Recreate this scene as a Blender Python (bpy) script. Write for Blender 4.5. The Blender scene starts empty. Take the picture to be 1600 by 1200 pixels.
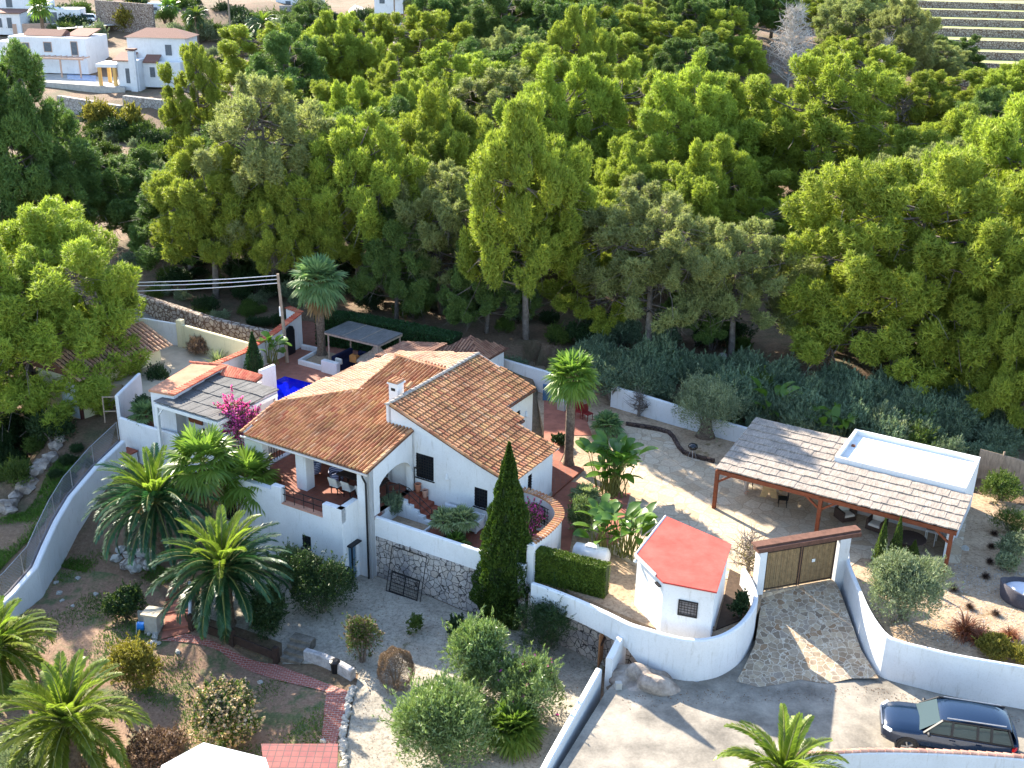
import bpy, bmesh, math, random
import numpy as np
from math import sin, cos, pi, radians
C = bpy.context.scene.collection
SC = bpy.context.scene
# ---------------- camera, sky, sun, exposure ----------------
F = 1750.0; PITCH = radians(22.5); ROLL = radians(1.2); CH = 29.0
_f = np.array([0, cos(PITCH), -sin(PITCH)]); _r0 = np.array([1., 0, 0]); _u0 = np.cross(_r0, _f)
_R = cos(ROLL)*_r0 + sin(ROLL)*_u0; _U = -sin(ROLL)*_r0 + cos(ROLL)*_u0
CAM = np.array([0, 0, CH])
from mathutils import Matrix, Vector
cd = bpy.data.cameras.new('camera'); cam = bpy.data.objects.new('camera', cd); C.objects.link(cam)
cd.sensor_width = 36; cd.lens = 36*F/1600; cd.clip_end = 2000; cd.clip_start = .5
m = Matrix.Identity(4)
for i in range(3):
    m[i][0] = _R[i]; m[i][1] = _U[i]; m[i][2] = -_f[i]; m[i][3] = CAM[i]
cam.matrix_world = m
SC.camera = cam
SUN_EL = radians(31); SUNV = Vector((-.616*cos(SUN_EL), .788*cos(SUN_EL), sin(SUN_EL)))
w = bpy.data.worlds.new("World"); SC.world = w; w.use_nodes = True
nt = w.node_tree; bg = nt.nodes['Background']
sky = nt.nodes.new('ShaderNodeTexSky'); sky.sky_type = 'NISHITA'; sky.sun_disc = False
sky.sun_elevation = SUN_EL; sky.sun_rotation = math.atan2(SUNV.x, SUNV.y)
sky.air_density = 1.0; sky.dust_density = .6; sky.ozone_density = 1.5
nt.links.new(sky.outputs[0], bg.inputs[0]); bg.inputs[1].default_value = .15
sd = bpy.data.lights.new('sun', 'SUN'); sd.energy = 5.0; sd.angle = radians(.5); sd.color = (1, .9, .74)
so = bpy.data.objects.new('sun', sd); C.objects.link(so); so.rotation_euler = SUNV.to_track_quat('Z', 'Y').to_euler()
so.location = (0, 60, 60)
SC.view_settings.view_transform = 'Standard'; SC.view_settings.look = 'None'
SC.view_settings.exposure = 1.95; SC.view_settings.gamma = 1
SC.cycles.max_bounces = 6; SC.cycles.diffuse_bounces = 3; SC.cycles.transparent_max_bounces = 6
SC.cycles.transmission_bounces = 3; SC.cycles.caustics_reflective = False; SC.cycles.caustics_refractive = False

# ---------------- geometry helpers ----------------
def at(x, y, z):
    d = _f + _R*(x-800)/F - _U*(y-600)/F
    return CAM + d*((z-CH)/d[2])
def P(x, y, z):
    p = at(x, y, z); return (float(p[0]), float(p[1]), float(p[2]))
def proj(p):
    d = np.array(p, float)-CAM; z = d@_f
    return (800+F*(d@_R)/z, 600-F*(d@_U)/z)
def up(base, ytop):
    lo, hi = 0, 40
    for _ in range(40):
        mm = (lo+hi)/2
        if proj((base[0], base[1], base[2]+mm))[1] > ytop: lo = mm
        else: hi = mm
    return lo
AX = np.array([cos(radians(-30)), sin(radians(-30))]); BX = np.array([-AX[1], AX[0]])
OH = at(573, 738, 5.)[:2]
def hw(a, b, z): return (float(OH[0]+AX[0]*a+BX[0]*b), float(OH[1]+AX[1]*a+BX[1]*b), z)
def hab(p): q = np.array(p[:2])-OH; return float(q@AX), float(q@BX)
def fr(ox, oy, deg):
    r = radians(deg); ax = (cos(r), sin(r)); bx = (-sin(r), cos(r))
    return lambda a, b, z: (ox+ax[0]*a+bx[0]*b, oy+ax[1]*a+bx[1]*b, z)
HF = lambda a, b, z: hw(a, b, z)
def rnd(s): return random.Random(s)

class MB:
    def __init__(s): s.v = []; s.f = []; s.mi = []; s.cur = 0
    def add(s, vs, fs):
        n = len(s.v); s.v += [tuple(map(float, q)) for q in vs]
        for q in fs: s.f.append([n+i for i in q]); s.mi.append(s.cur)
    def box(s, fn, a0, a1, b0, b1, z0, z1, bev=0):
        if bev > 0:
            e = bev
            pts = []
            for z, i in ((z0, 0), (z1-e, 0), (z1, e)):
                pts += [fn(a0+i, b0+i, z), fn(a1-i, b0+i, z), fn(a1-i, b1-i, z), fn(a0+i, b1-i, z)]
            fs = [[3, 2, 1, 0], [8, 9, 10, 11]]
            for k in (0, 4):
                for j in range(4): fs.append([k+j, k+(j+1) % 4, k+4+(j+1) % 4, k+4+j])
            s.add(pts, fs); return s
        pts = [fn(a0, b0, z0), fn(a1, b0, z0), fn(a1, b1, z0), fn(a0, b1, z0), fn(a0, b0, z1), fn(a1, b0, z1), fn(a1, b1, z1), fn(a0, b1, z1)]
        s.add(pts, [[3, 2, 1, 0], [4, 5, 6, 7], [0, 1, 5, 4], [1, 2, 6, 5], [2, 3, 7, 6], [3, 0, 4, 7]]); return s
    def prism(s, poly, z0, z1):
        # poly list of (x,y) or (x,y,z); z0 / z1 scalars or offsets functions
        n = len(poly); ar = sum(poly[i][0]*poly[(i+1) % n][1]-poly[(i+1) % n][0]*poly[i][1] for i in range(n))
        if ar < 0: poly = poly[::-1]
        zt = [z1(q) if callable(z1) else z1 for q in poly]; zb = [z0(q) if callable(z0) else z0 for q in poly]
        s.add([(q[0], q[1], z) for q, z in zip(poly, zb)]+[(q[0], q[1], z) for q, z in zip(poly, zt)],
              [list(range(n))[::-1], list(range(n, 2*n))]+[[i, (i+1) % n, n+(i+1) % n, n+i] for i in range(n)]); return s
    def tube(s, pts, rad, n=6, cap=True):
        pts = [Vector(p) for p in pts]; k = len(pts)
        if not hasattr(rad, '__len__'): rad = [rad]*k
        vs = []; nx = None
        for i, p in enumerate(pts):
            t = (pts[min(i+1, k-1)]-pts[max(i-1, 0)])
            if t.length < 1e-9: t = Vector((0, 0, 1))
            t.normalize()
            if nx is None:
                nx = t.orthogonal().normalized()
            else:
                nx = (nx-t*nx.dot(t)); nx = nx.normalized() if nx.length > 1e-6 else t.orthogonal().normalized()
            by = t.cross(nx)
            for j in range(n):
                a = 2*pi*(j+.5)/n; vs.append(p+(nx*cos(a)+by*sin(a))*rad[i])
        fs = [[i*n+j, i*n+(j+1) % n, (i+1)*n+(j+1) % n, (i+1)*n+j] for i in range(k-1) for j in range(n)]
        if cap: fs += [list(range(n))[::-1], [(k-1)*n+j for j in range(n)]]
        s.add(vs, fs); return s
    def lathe(s, c, prof, n=16, sx=1, sy=1, rot=0):
        vs = []
        for r, z in prof:
            for j in range(n):
                a = 2*pi*j/n; x, y = r*cos(a)*sx, r*sin(a)*sy
                vs.append((c[0]+x*cos(rot)-y*sin(rot), c[1]+x*sin(rot)+y*cos(rot), c[2]+z))
        k = len(prof)
        fs = [[i*n+j, i*n+(j+1) % n, (i+1)*n+(j+1) % n, (i+1)*n+j] for i in range(k-1) for j in range(n)]
        fs += [list(range(n))[::-1], [(k-1)*n+j for j in range(n)]]
        s.add(vs, fs); return s
    def beam(s, p, q, w, h):
        p = Vector(p); q = Vector(q); t = (q-p).normalized(); up_ = Vector((0, 0, 1))
        if abs(t.z) > .95: up_ = Vector((0, 1, 0))
        sd_ = t.cross(up_).normalized()*w/2; u = sd_.cross(t).normalized()*h/2
        vs = [p-sd_-u, p+sd_-u, p+sd_+u, p-sd_+u, q-sd_-u, q+sd_-u, q+sd_+u, q-sd_+u]
        s.add(vs, [[0, 1, 2, 3], [7, 6, 5, 4], [0, 4, 5, 1], [1, 5, 6, 2], [2, 6, 7, 3], [3, 7, 4, 0]]); return s
    def strip(s, path, w, z0, z1, closed=False):
        # wall along path [(x,y)], width w to both sides; z0,z1 scalar or per point
        n = len(path); L = []; Rr = []
        for i in range(n):
            a = np.array(path[max(i-1, 0)][:2]); b = np.array(path[min(i+1, n-1)][:2]); t = b-a; t = t/np.linalg.norm(t)
            nn = np.array([-t[1], t[0]])*w/2; p = np.array(path[i][:2]); L.append(p+nn); Rr.append(p-nn)
        zb = z0 if hasattr(z0, '__len__') else [z0]*n; zt = z1 if hasattr(z1, '__len__') else [z1]*n
        vs = []; e = .05
        for i in range(n):
            l, r, c = L[i], Rr[i], np.array(path[i][:2]); li = l+(c-l)*e/w*2*.9; ri = r+(c-r)*e/w*2*.9
            vs += [(*l, zb[i]), (*l, zt[i]-e), (*li, zt[i]), (*ri, zt[i]), (*r, zt[i]-e), (*r, zb[i])]
        fs = []
        for i in range(n-1):
            a = i*6; b = a+6
            for j in range(5): fs.append([a+j, a+j+1, b+j+1, b+j])
        fs += [[5, 4, 3, 2, 1, 0], [(n-1)*6+j for j in range(6)]]
        s.add(vs, fs); return s
    def build(s, name, mats, parent=None, smooth=False, local=False):
        me = bpy.data.meshes.new(name)
        vs = s.v
        if parent is not None and not local:
            M_ = pmat(parent).inverted(); vs = [tuple(M_ @ Vector(q)) for q in vs]
        me.from_pydata(vs, [], s.f)
        if not isinstance(mats, (list, tuple)): mats = [mats]
        for q in mats: me.materials.append(q)
        if len(mats) > 1: me.polygons.foreach_set('material_index', s.mi)
        if smooth: me.polygons.foreach_set('use_smooth', [True]*len(s.f))
        me.update()
        o = bpy.data.objects.new(name, me); C.objects.link(o)
        if parent is not None: o.parent = parent
        return o
def pmat(o):
    m = Matrix.LocRotScale(o.location, o.rotation_euler, o.scale)
    return pmat(o.parent) @ m if o.parent else m
def nmesh(name, V, Fc, mats, parent=None, mi=None, smooth=False):
    # numpy mesh, Fc (n,3) or (n,4), local coordinates
    me = bpy.data.meshes.new(name); V = np.asarray(V, np.float32); Fc = np.asarray(Fc, np.int32); k = Fc.shape[1]
    me.vertices.add(len(V)); me.vertices.foreach_set('co', V.ravel())
    me.loops.add(Fc.size); me.loops.foreach_set('vertex_index', Fc.ravel())
    me.polygons.add(len(Fc)); me.polygons.foreach_set('loop_start', np.arange(0, Fc.size, k, dtype=np.int32))
    if not isinstance(mats, (list, tuple)): mats = [mats]
    for q in mats: me.materials.append(q)
    if mi is not None: me.polygons.foreach_set('material_index', np.asarray(mi, np.int32))
    if smooth: me.polygons.foreach_set('use_smooth', [True]*len(Fc))
    me.update(calc_edges=True)
    o = bpy.data.objects.new(name, me); C.objects.link(o)
    if parent is not None: o.parent = parent
    return o
def tag(o, label=None, cat=None, group=None, kind=None):
    if label: o['label'] = label
    if cat: o['category'] = cat
    if group: o['group'] = group
    if kind: o['kind'] = kind
    return o
def thing(name, label, cat, loc=(0, 0, 0), rotz=0, group=None):
    o = bpy.data.objects.new(name, None); C.objects.link(o); o.empty_display_size = .3
    o.location = loc; o.rotation_euler = (0, 0, rotz); return tag(o, label, cat, group)
def copy_tree(o, loc=None, rotz=None, scale=None, label=None, group=None, parent=None):
    c = o.copy(); C.objects.link(c); c.parent = parent
    if loc is not None: c.location = loc
    if rotz is not None: c.rotation_euler = (0, 0, rotz)
    if scale is not None: c.scale = scale if hasattr(scale, '__len__') else (scale,)*3
    if label: c['label'] = label
    if group: c['group'] = group
    for ch in list(o.children): copy_tree(ch, parent=c)
    return c
def struct(o): o['kind'] = 'structure'; return o

# ---------------- materials ----------------
def ramp(nt, stops):
    r = nt.nodes.new('ShaderNodeValToRGB'); e = r.color_ramp.elements
    while len(e) < len(stops): e.new(.5)
    for q, (p, c) in zip(e, stops): q.position = p; q.color = (*c, 1)
    return r
def newmat(name):
    m = bpy.data.materials.new(name); m.use_nodes = True; nt = m.node_tree
    return m, nt, nt.nodes['Principled BSDF']
def coords(nt, obj=False, scale=(1, 1, 1)):
    t = nt.nodes.new('ShaderNodeTexCoord') if obj else nt.nodes.new('ShaderNodeNewGeometry')
    mp = nt.nodes.new('ShaderNodeMapping'); mp.inputs['Scale'].default_value = scale
    nt.links.new(t.outputs['Object' if obj else 'Position'], mp.inputs[0]); return mp.outputs[0]
def noise(nt, vec, scale, detail=4, rough=.6):
    n = nt.nodes.new('ShaderNodeTexNoise'); n.inputs['Scale'].default_value = scale
    n.inputs['Detail'].default_value = detail; n.inputs['Roughness'].default_value = rough
    nt.links.new(vec, n.inputs['Vector']); return n.outputs['Fac']
def mix(nt, fac, a, b, mode='MIX'):
    x = nt.nodes.new('ShaderNodeMix'); x.data_type = 'RGBA'; x.blend_type = mode
    for k, s_ in ((0, fac), (6, a), (7, b)):
        if hasattr(s_, 'is_output') or hasattr(s_, 'links'): nt.links.new(s_, x.inputs[k])
        elif isinstance(s_, tuple): x.inputs[k].default_value = (*s_, 1)
        else: x.inputs[k].default_value = s_
    return x.outputs[2]
def math_(nt, op, a, b=0):
    x = nt.nodes.new('ShaderNodeMath'); x.operation = op
    for k, s_ in ((0, a), (1, b)):
        if hasattr(s_, 'links'): nt.links.new(s_, x.inputs[k])
        else: x.inputs[k].default_value = s_
    return x.outputs[0]
def bump(nt, bs, h, st=.3, dist=.02):
    b = nt.nodes.new('ShaderNodeBump'); b.inputs['Strength'].default_value = st; b.inputs['Distance'].default_value = dist
    nt.links.new(h, b.inputs['Height']); nt.links.new(b.outputs[0], bs.inputs['Normal'])
def mat(name, c, var=.2, scale=2., rough=.85, bmp=.15, obj=False, sc=(1, 1, 1), c2=None, fine=25, metallic=0, spec=.3):
    m, nt, bs = newmat(name); v = coords(nt, obj, sc)
    n1 = noise(nt, v, scale, 5, .65); n2 = noise(nt, v, fine, 3, .6)
    hi = c2 or tuple(min(1, q*(1+var)) for q in c); lo = tuple(q*(1-var) for q in c)
    r = ramp(nt, [(.3, lo), (.7, hi)]); nt.links.new(n1, r.inputs[0])
    f = ramp(nt, [(.25, (1-var*.6,)*3), (.75, (1, 1, 1))]); nt.links.new(n2, f.inputs[0])
    col = mix(nt, 1., r.outputs[0], f.outputs[0], 'MULTIPLY'); nt.links.new(col, bs.inputs['Base Color'])
    bs.inputs['Roughness'].default_value = rough; bs.inputs['Metallic'].default_value = metallic
    bs.inputs['Specular IOR Level'].default_value = spec
    if bmp: bump(nt, bs, n2, bmp)
    return m
def leafmat(name, c, c2, trans=.45, rough=.55, objvar=.12, spec=.25):
    m, nt, bs = newmat(name); out = nt.nodes['Material Output']
    g = nt.nodes.new('ShaderNodeNewGeometry'); oi = nt.nodes.new('ShaderNodeObjectInfo')
    r = ramp(nt, [(0., c), (1., c2)]); nt.links.new(g.outputs['Random Per Island'], r.inputs[0])
    n = noise(nt, coords(nt, True), .55, 3, .6)
    k = ramp(nt, [(.32, (.72,)*3), (.68, (1.2, 1.12, 1.))]); nt.links.new(n, k.inputs[0])
    col = mix(nt, 1., r.outputs[0], k.outputs[0], 'MULTIPLY')
    hs = nt.nodes.new('ShaderNodeHueSaturation')
    v = math_(nt, 'MULTIPLY_ADD', oi.outputs['Random'], objvar*2); v.node.inputs[2].default_value = 1-objvar
    nt.links.new(v, hs.inputs['Value'])
    h = math_(nt, 'MULTIPLY_ADD', oi.outputs['Random'], .014); h.node.inputs[2].default_value = .49; nt.links.new(h, hs.inputs['Hue'])
    nt.links.new(col, hs.inputs['Color'])
    nt.links.new(hs.outputs[0], bs.inputs['Base Color']); bs.inputs['Roughness'].default_value = rough
    bs.inputs['Specular IOR Level'].default_value = spec
    t = nt.nodes.new('ShaderNodeBsdfTranslucent')
    tc = mix(nt, 1., hs.outputs[0], (1., 1.1, .75), 'MULTIPLY'); nt.links.new(tc, t.inputs[0])
    mx = nt.nodes.new('ShaderNodeMixShader'); mx.inputs[0].default_value = trans
    nt.links.new(bs.outputs[0], mx.inputs[1]); nt.links.new(t.outputs[0], mx.inputs[2]); nt.links.new(mx.outputs[0], out.inputs[0])
    return m
def stonemat(name, scale, cols, mortar, edge=.06, obj=False, sc=(1, 1, 1), rnd_=1., bmp=.5, rough=.9, dirt=None):
    m, nt, bs = newmat(name); v = coords(nt, obj, sc)
    nz = nt.nodes.new('ShaderNodeTexNoise'); nz.inputs['Scale'].default_value = scale*1.5; nt.links.new(v, nz.inputs['Vector'])
    ad = nt.nodes.new('ShaderNodeMix'); ad.data_type = 'VECTOR'; ad.inputs[0].default_value = .12
    nt.links.new(v, ad.inputs[4]); nt.links.new(nz.outputs['Color'], ad.inputs[5]); vv = ad.outputs[1]
    a = nt.nodes.new('ShaderNodeTexVoronoi'); a.feature = 'DISTANCE_TO_EDGE'; b = nt.nodes.new('ShaderNodeTexVoronoi'); b.feature = 'F1'
    for q in (a, b): q.inputs['Scale'].default_value = scale; q.inputs['Randomness'].default_value = rnd_; nt.links.new(vv, q.inputs['Vector'])
    sp = nt.nodes.new('ShaderNodeSeparateColor'); nt.links.new(b.outputs['Color'], sp.inputs[0])
    r = ramp(nt, [(i/(len(cols)-1), c) for i, c in enumerate(cols)]); nt.links.new(sp.outputs[0], r.inputs[0])
    n = noise(nt, v, 9, 5, .7); k = ramp(nt, [(.3, (.65,)*3), (.7, (1.05,)*3)]); nt.links.new(n, k.inputs[0])
    col = mix(nt, 1., r.outputs[0], k.outputs[0], 'MULTIPLY')
    if dirt:
        dn = noise(nt, v, dirt[1], 4, .6); dr = ramp(nt, [(.5, (0, 0, 0)), (.65, (1, 1, 1))]); nt.links.new(dn, dr.inputs[0])
        col = mix(nt, dr.outputs[0], col, mix(nt, .7, col, dirt[0]))
    e = ramp(nt, [(edge*.5, (0, 0, 0)), (edge, (1, 1, 1))]); nt.links.new(a.outputs['Distance'], e.inputs[0])
    col = mix(nt, e.outputs[0], mortar, col); nt.links.new(col, bs.inputs['Base Color']); bs.inputs['Roughness'].default_value = rough
    bs.inputs['Specular IOR Level'].default_value = .2
    bump(nt, bs, mix(nt, .3, e.outputs[0], n), bmp, .04)
    return m
def brickmat(name, c1, c2, mortar, w, h, obj=True, off=.5, rot=0, ms=.02, rough=.8, axis=None):
    m, nt, bs = newmat(name); v = coords(nt, obj)
    v.node.inputs['Rotation'].default_value = axis or (0, 0, rot)
    b = nt.nodes.new('ShaderNodeTexBrick'); nt.links.new(v, b.inputs['Vector'])
    b.inputs['Color1'].default_value = (*c1, 1); b.inputs['Color2'].default_value = (*c2, 1); b.inputs['Mortar'].default_value = (*mortar, 1)
    b.inputs['Scale'].default_value = 1; b.inputs['Brick Width'].default_value = w; b.inputs['Row Height'].default_value = h
    b.inputs['Mortar Size'].default_value = ms; b.offset = off
    n = noise(nt, v, 3, 5, .7); k = ramp(nt, [(.3, (.7,)*3), (.7, (1.08,)*3)]); nt.links.new(n, k.inputs[0])
    n2 = noise(nt, v, 30, 3, .7); k2 = ramp(nt, [(.3, (.8,)*3), (.7, (1.05,)*3)]); nt.links.new(n2, k2.inputs[0])
    col = mix(nt, 1., mix(nt, 1., b.outputs[0], k.outputs[0], 'MULTIPLY'), k2.outputs[0], 'MULTIPLY')
    nt.links.new(col, bs.inputs['Base Color']); bs.inputs['Roughness'].default_value = rough
    return m
def tilemat(name, cols):
    m, nt, bs = newmat(name); g = nt.nodes.new('ShaderNodeNewGeometry')
    r = ramp(nt, [(i/(len(cols)-1), c) for i, c in enumerate(cols)]); nt.links.new(g.outputs['Random Per Island'], r.inputs[0])
    v = coords(nt); n = noise(nt, v, .7, 4, .65); n2 = noise(nt, v, 22, 4, .7)
    k = ramp(nt, [(.33, (.6, .56, .53)), (.55, (1.08, 1.04, 1.))]); nt.links.new(n, k.inputs[0])
    k2 = ramp(nt, [(.3, (.6, .6, .6)), (.65, (1.06,)*3)]); nt.links.new(n2, k2.inputs[0])
    col = mix(nt, .8, r.outputs[0], k.outputs[0], 'MULTIPLY'); col = mix(nt, 1., col, k2.outputs[0], 'MULTIPLY')
    nt.links.new(col, bs.inputs['Base Color']); bs.inputs['Roughness'].default_value = .85; bs.inputs['Specular IOR Level'].default_value = .25
    bump(nt, bs, n2, .2, .01); return m
def whitemat(name, c=(.67, .67, .67)):
    m, nt, bs = newmat(name); v = coords(nt)
    n = noise(nt, v, .8, 6, .65); n2 = noise(nt, v, 14, 5, .7)
    st = noise(nt, coords(nt, False, (2.5, 2.5, .35)), 2.2, 4, .7)
    k = ramp(nt, [(.3, tuple(q*.9 for q in c)), (.6, c)]); nt.links.new(n, k.inputs[0])
    k2 = ramp(nt, [(.28, (.88, .87, .85)), (.5, (1, 1, 1))]); nt.links.new(n2, k2.inputs[0])
    k3 = ramp(nt, [(.3, (.72, .69, .64)), (.43, (1, 1, 1))]); nt.links.new(st, k3.inputs[0])
    col = mix(nt, .6, mix(nt, 1., k.outputs[0], k2.outputs[0], 'MULTIPLY'), k3.outputs[0], 'MULTIPLY')
    nt.links.new(col, bs.inputs['Base Color']); bs.inputs['Roughness'].default_value = .9; bs.inputs['Specular IOR Level'].default_value = .2
    bump(nt, bs, n2, .25, .015); return m
MT = {}
MT['white'] = whitemat('white_render'); MT['cream'] = whitemat('cream_render', (.74, .66, .42))
MT['farwhite'] = whitemat('far_white_render', (.78, .77, .76))
MT['black'] = mat('black_iron', (.012, .012, .014), .2, 5, .5, 0); MT['glass'] = mat('dark_glass', (.02, .024, .03), .2, 2, .08, 0, spec=.6)
MT['tile'] = tilemat('roof_tile', [(.34, .15, .075), (.46, .22, .11), (.53, .29, .15), (.4, .18, .085), (.52, .31, .14), (.36, .13, .07), (.58, .36, .21)])
MT['tile_pale'] = tilemat('pale_roof_tile', [(.46, .26, .17), (.55, .33, .23), (.5, .3, .18), (.58, .4, .28)])
MT['tile_old'] = tilemat('old_roof_tile', [(.2, .1, .07), (.3, .15, .1), (.36, .2, .13), (.24, .14, .1)])
MT['tile_red'] = tilemat('red_roof_tile', [(.5, .1, .06), (.56, .16, .09), (.6, .22, .13)])
MT['under'] = mat('roof_underlay', (.13, .06, .04), .3, 4)
MT['terra'] = brickmat('terracotta_floor', (.24, .065, .035), (.29, .085, .045), (.2, .1, .075), .3, .3, off=0, ms=.012)
MT['deck'] = brickmat('deck_tiles', (.33, .12, .075), (.38, .15, .1), (.3, .16, .12), .3, .3, off=0, ms=.01)
MT['step'] = mat('terracotta_step', (.3, .085, .05), .2, 3)
MT['wood'] = mat('stained_wood', (.2, .055, .022), .35, 6, .7, .2, sc=(1, 1, 4)); MT['darkwood'] = mat('dark_wood', (.05, .03, .022), .4, 5, .8, .2)
MT['beamwood'] = mat('lintel_wood', (.13, .06, .04), .3, 4)
MT['rawwood'] = mat('raw_timber', (.3, .23, .17), .3, 8, .85, .2, sc=(1, 1, .3))
MT['whitewood'] = mat('white_painted_wood', (.72, .72, .7), .1, 4, .6, .05)
MT['pinewood'] = mat('yellow_pine_wood', (.62, .42, .2), .2, 6, .6, .05)
MT['metal'] = mat('grey_metal', (.35, .35, .36), .1, 4, .4, 0, metallic=.8)
MT['cushion'] = mat('cream_cushion', (.66, .62, .54), .08, 4, .9, .05); MT['navy'] = mat('navy_cushion', (.01, .014, .05), .2, 4, .9, .05)
MT['rattan'] = mat('brown_rattan', (.07, .045, .035), .4, 20, .8, .3); MT['greyrattan'] = mat('grey_rattan', (.06, .055, .065), .3, 25, .8, .3)
MT['pot'] = mat('terracotta_pot', (.42, .17, .1), .2, 4); MT['redplastic'] = mat('red_plastic', (.2, .02, .018), .1, 4, .4, 0)
MT['blue'] = mat('blue_plastic', (.01, .05, .3), .15, 4, .4, 0)
MT['concrete'] = mat('pale_concrete', (.4, .38, .34), .2, 2)
# ---------------- terrain ----------------
_cp = [(567,893,-1.2),(650,935,-1.25),(750,965,-1.3),(900,1000,-1.3),(935,1050,-1.3),(600,1050,-1.5),(860,1190,-1.5),(600,1190,-1.9),(400,1050,-2.0),
 (300,1120,-2.1),(100,1180,-2.3),(350,965,-1.3),(200,930,-1.9),(100,900,-1.9),(260,850,-1.1),(300,740,-.6),(210,720,.2),(195,690,.4),(420,930,-1.2),(470,960,-1.3),
 (100,720,-.6),(20,800,-1.8),(50,700,-2.2),(0,750,-2.6),(150,670,.2),(130,655,.5),(30,640,-.8),(-100,900,-2.5),(0,940,-2.0),(-80,1150,-2.4),
 (200,590,1.6),(100,540,1.6),(0,520,1.2),
 (300,500,2.3),(230,480,2.6),(430,500,2.6),(700,520,2.4),(830,530,2.5),(1000,560,2.2),(1200,580,2.2),(1300,560,3),(1400,640,1.8),(1590,700,1.0),(1500,650,1.4),(1590,780,1.0),(1700,800,1.0),(600,500,2.4),
 (1700,1150,0),(1200,1150,-.2),(1000,1150,-.5),(1000,1250,-.5)]
_cw = [tuple(P(*q)) for q in _cp]
_cw += [(-60,95,2.5),(-30,95,3),(0,95,4.5),(30,90,5.5),(60,90,4),(-60,130,-1),(-30,120,4),(0,130,6.5),(60,130,8.5),(-45,150,.5),(-66,150,-.3),(-30,150,6),(-62,172,3.8),(-90,165,4),(-77,165,3.6),(-57,156,.2),(-85,157,1),(-66,163,.2),(-52,154,.4),(-49,158,1),(-82,186,4.1),(-75,183,4.1),(-70,187,4.2),(-60,180,4),(-50,168,4.2),(-62,195,8),(-90,195,8),(-30,190,9.5),
 (30,190,13),(90,190,10),(110,250,14),(100,290,19),(0,260,18),(-60,240,13),(-100,300,20),(-150,200,10),(-140,150,5),(150,150,9),(150,80,5),(-120,100,4),(0,350,26),(130,350,24),(0,450,34),(60,30,0),(-60,40,-3),(200,300,18),(-200,300,20),(90,60,2)]
_cw = np.array(_cw)
def HT(x, y):
    x = np.asarray(x, float); y = np.asarray(y, float); sh = x.shape
    q = np.stack([x.ravel(), y.ravel()], 1); out = np.empty(len(q))
    for i in range(0, len(q), 4000):
        d = np.sqrt(((q[i:i+4000, None]-_cw[None, :, :2])**2).sum(2))+.3; wt = d**-3.2
        out[i:i+4000] = (wt*_cw[None, :, 2]).sum(1)/wt.sum(1)
    xr, yr = q[:, 0], q[:, 1]
    far = np.clip((yr-70)/30, 0, 1)
    out += far*(np.sin(xr*.13+1)*np.cos(yr*.11)*.5+np.sin(xr*.31+yr*.23)*.2)
    out += .04*np.sin(xr*1.7+yr*.9)+.03*np.sin(xr*.8-yr*2.1)
    return out.reshape(sh)
def ht(x, y): return float(HT(np.array([x]), np.array([y]))[0])
def G(px, py):   # the terrain point seen at this pixel
    z = 2.
    for _ in range(25):
        p = at(px, py, z); z = .5*z+.5*ht(p[0], p[1])
    return (float(p[0]), float(p[1]), z)
def inpoly(x, y, poly):
    ins = np.zeros(x.shape, bool); n = len(poly)
    for i in range(n):
        x0, y0 = poly[i][:2]; x1, y1 = poly[(i+1) % n][:2]
        c = ((y0 > y) != (y1 > y)); xx = (x1-x0)*(y-y0)/((y1-y0) if y1 != y0 else 1e-9)+x0; ins ^= c & (x < xx)
    return ins
PLAT = []
def W(pts, z): return [P(x, y, z) for x, y in pts]
def plat(name, poly, z1, m, depth=3.5):
    b = MB(); b.prism(poly, z1-depth, z1); o = b.build(name, m); struct(o); PLAT.append(([q[:2] for q in poly], z1)); return o
def drape(name, poly, off, m, step=.6, zf=None):
    bm = bmesh.new(); vs = [bm.verts.new((q[0], q[1], 0)) for q in poly]; bm.faces.new(vs)
    xs = [q[0] for q in poly]; ys = [q[1] for q in poly]
    for ax, lo, hi in ((0, min(xs), max(xs)), (1, min(ys), max(ys))):
        t = lo+step
        while t < hi:
            co = (t, 0, 0) if ax == 0 else (0, t, 0); no = (1, 0, 0) if ax == 0 else (0, 1, 0)
            bmesh.ops.bisect_plane(bm, geom=bm.verts[:]+bm.edges[:]+bm.faces[:], plane_co=co, plane_no=no); t += step
    for v in bm.verts: v.co.z = (zf(v.co.x, v.co.y) if zf else ht(v.co.x, v.co.y))+off
    bmesh.ops.recalc_face_normals(bm, faces=bm.faces)
    if sum(f.normal.z*f.calc_area() for f in bm.faces) < 0: bmesh.ops.reverse_faces(bm, faces=bm.faces[:])
    me = bpy.data.meshes.new(name); bm.to_mesh(me); bm.free(); me.materials.append(m)
    o = bpy.data.objects.new(name, me); C.objects.link(o); return struct(o)

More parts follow.
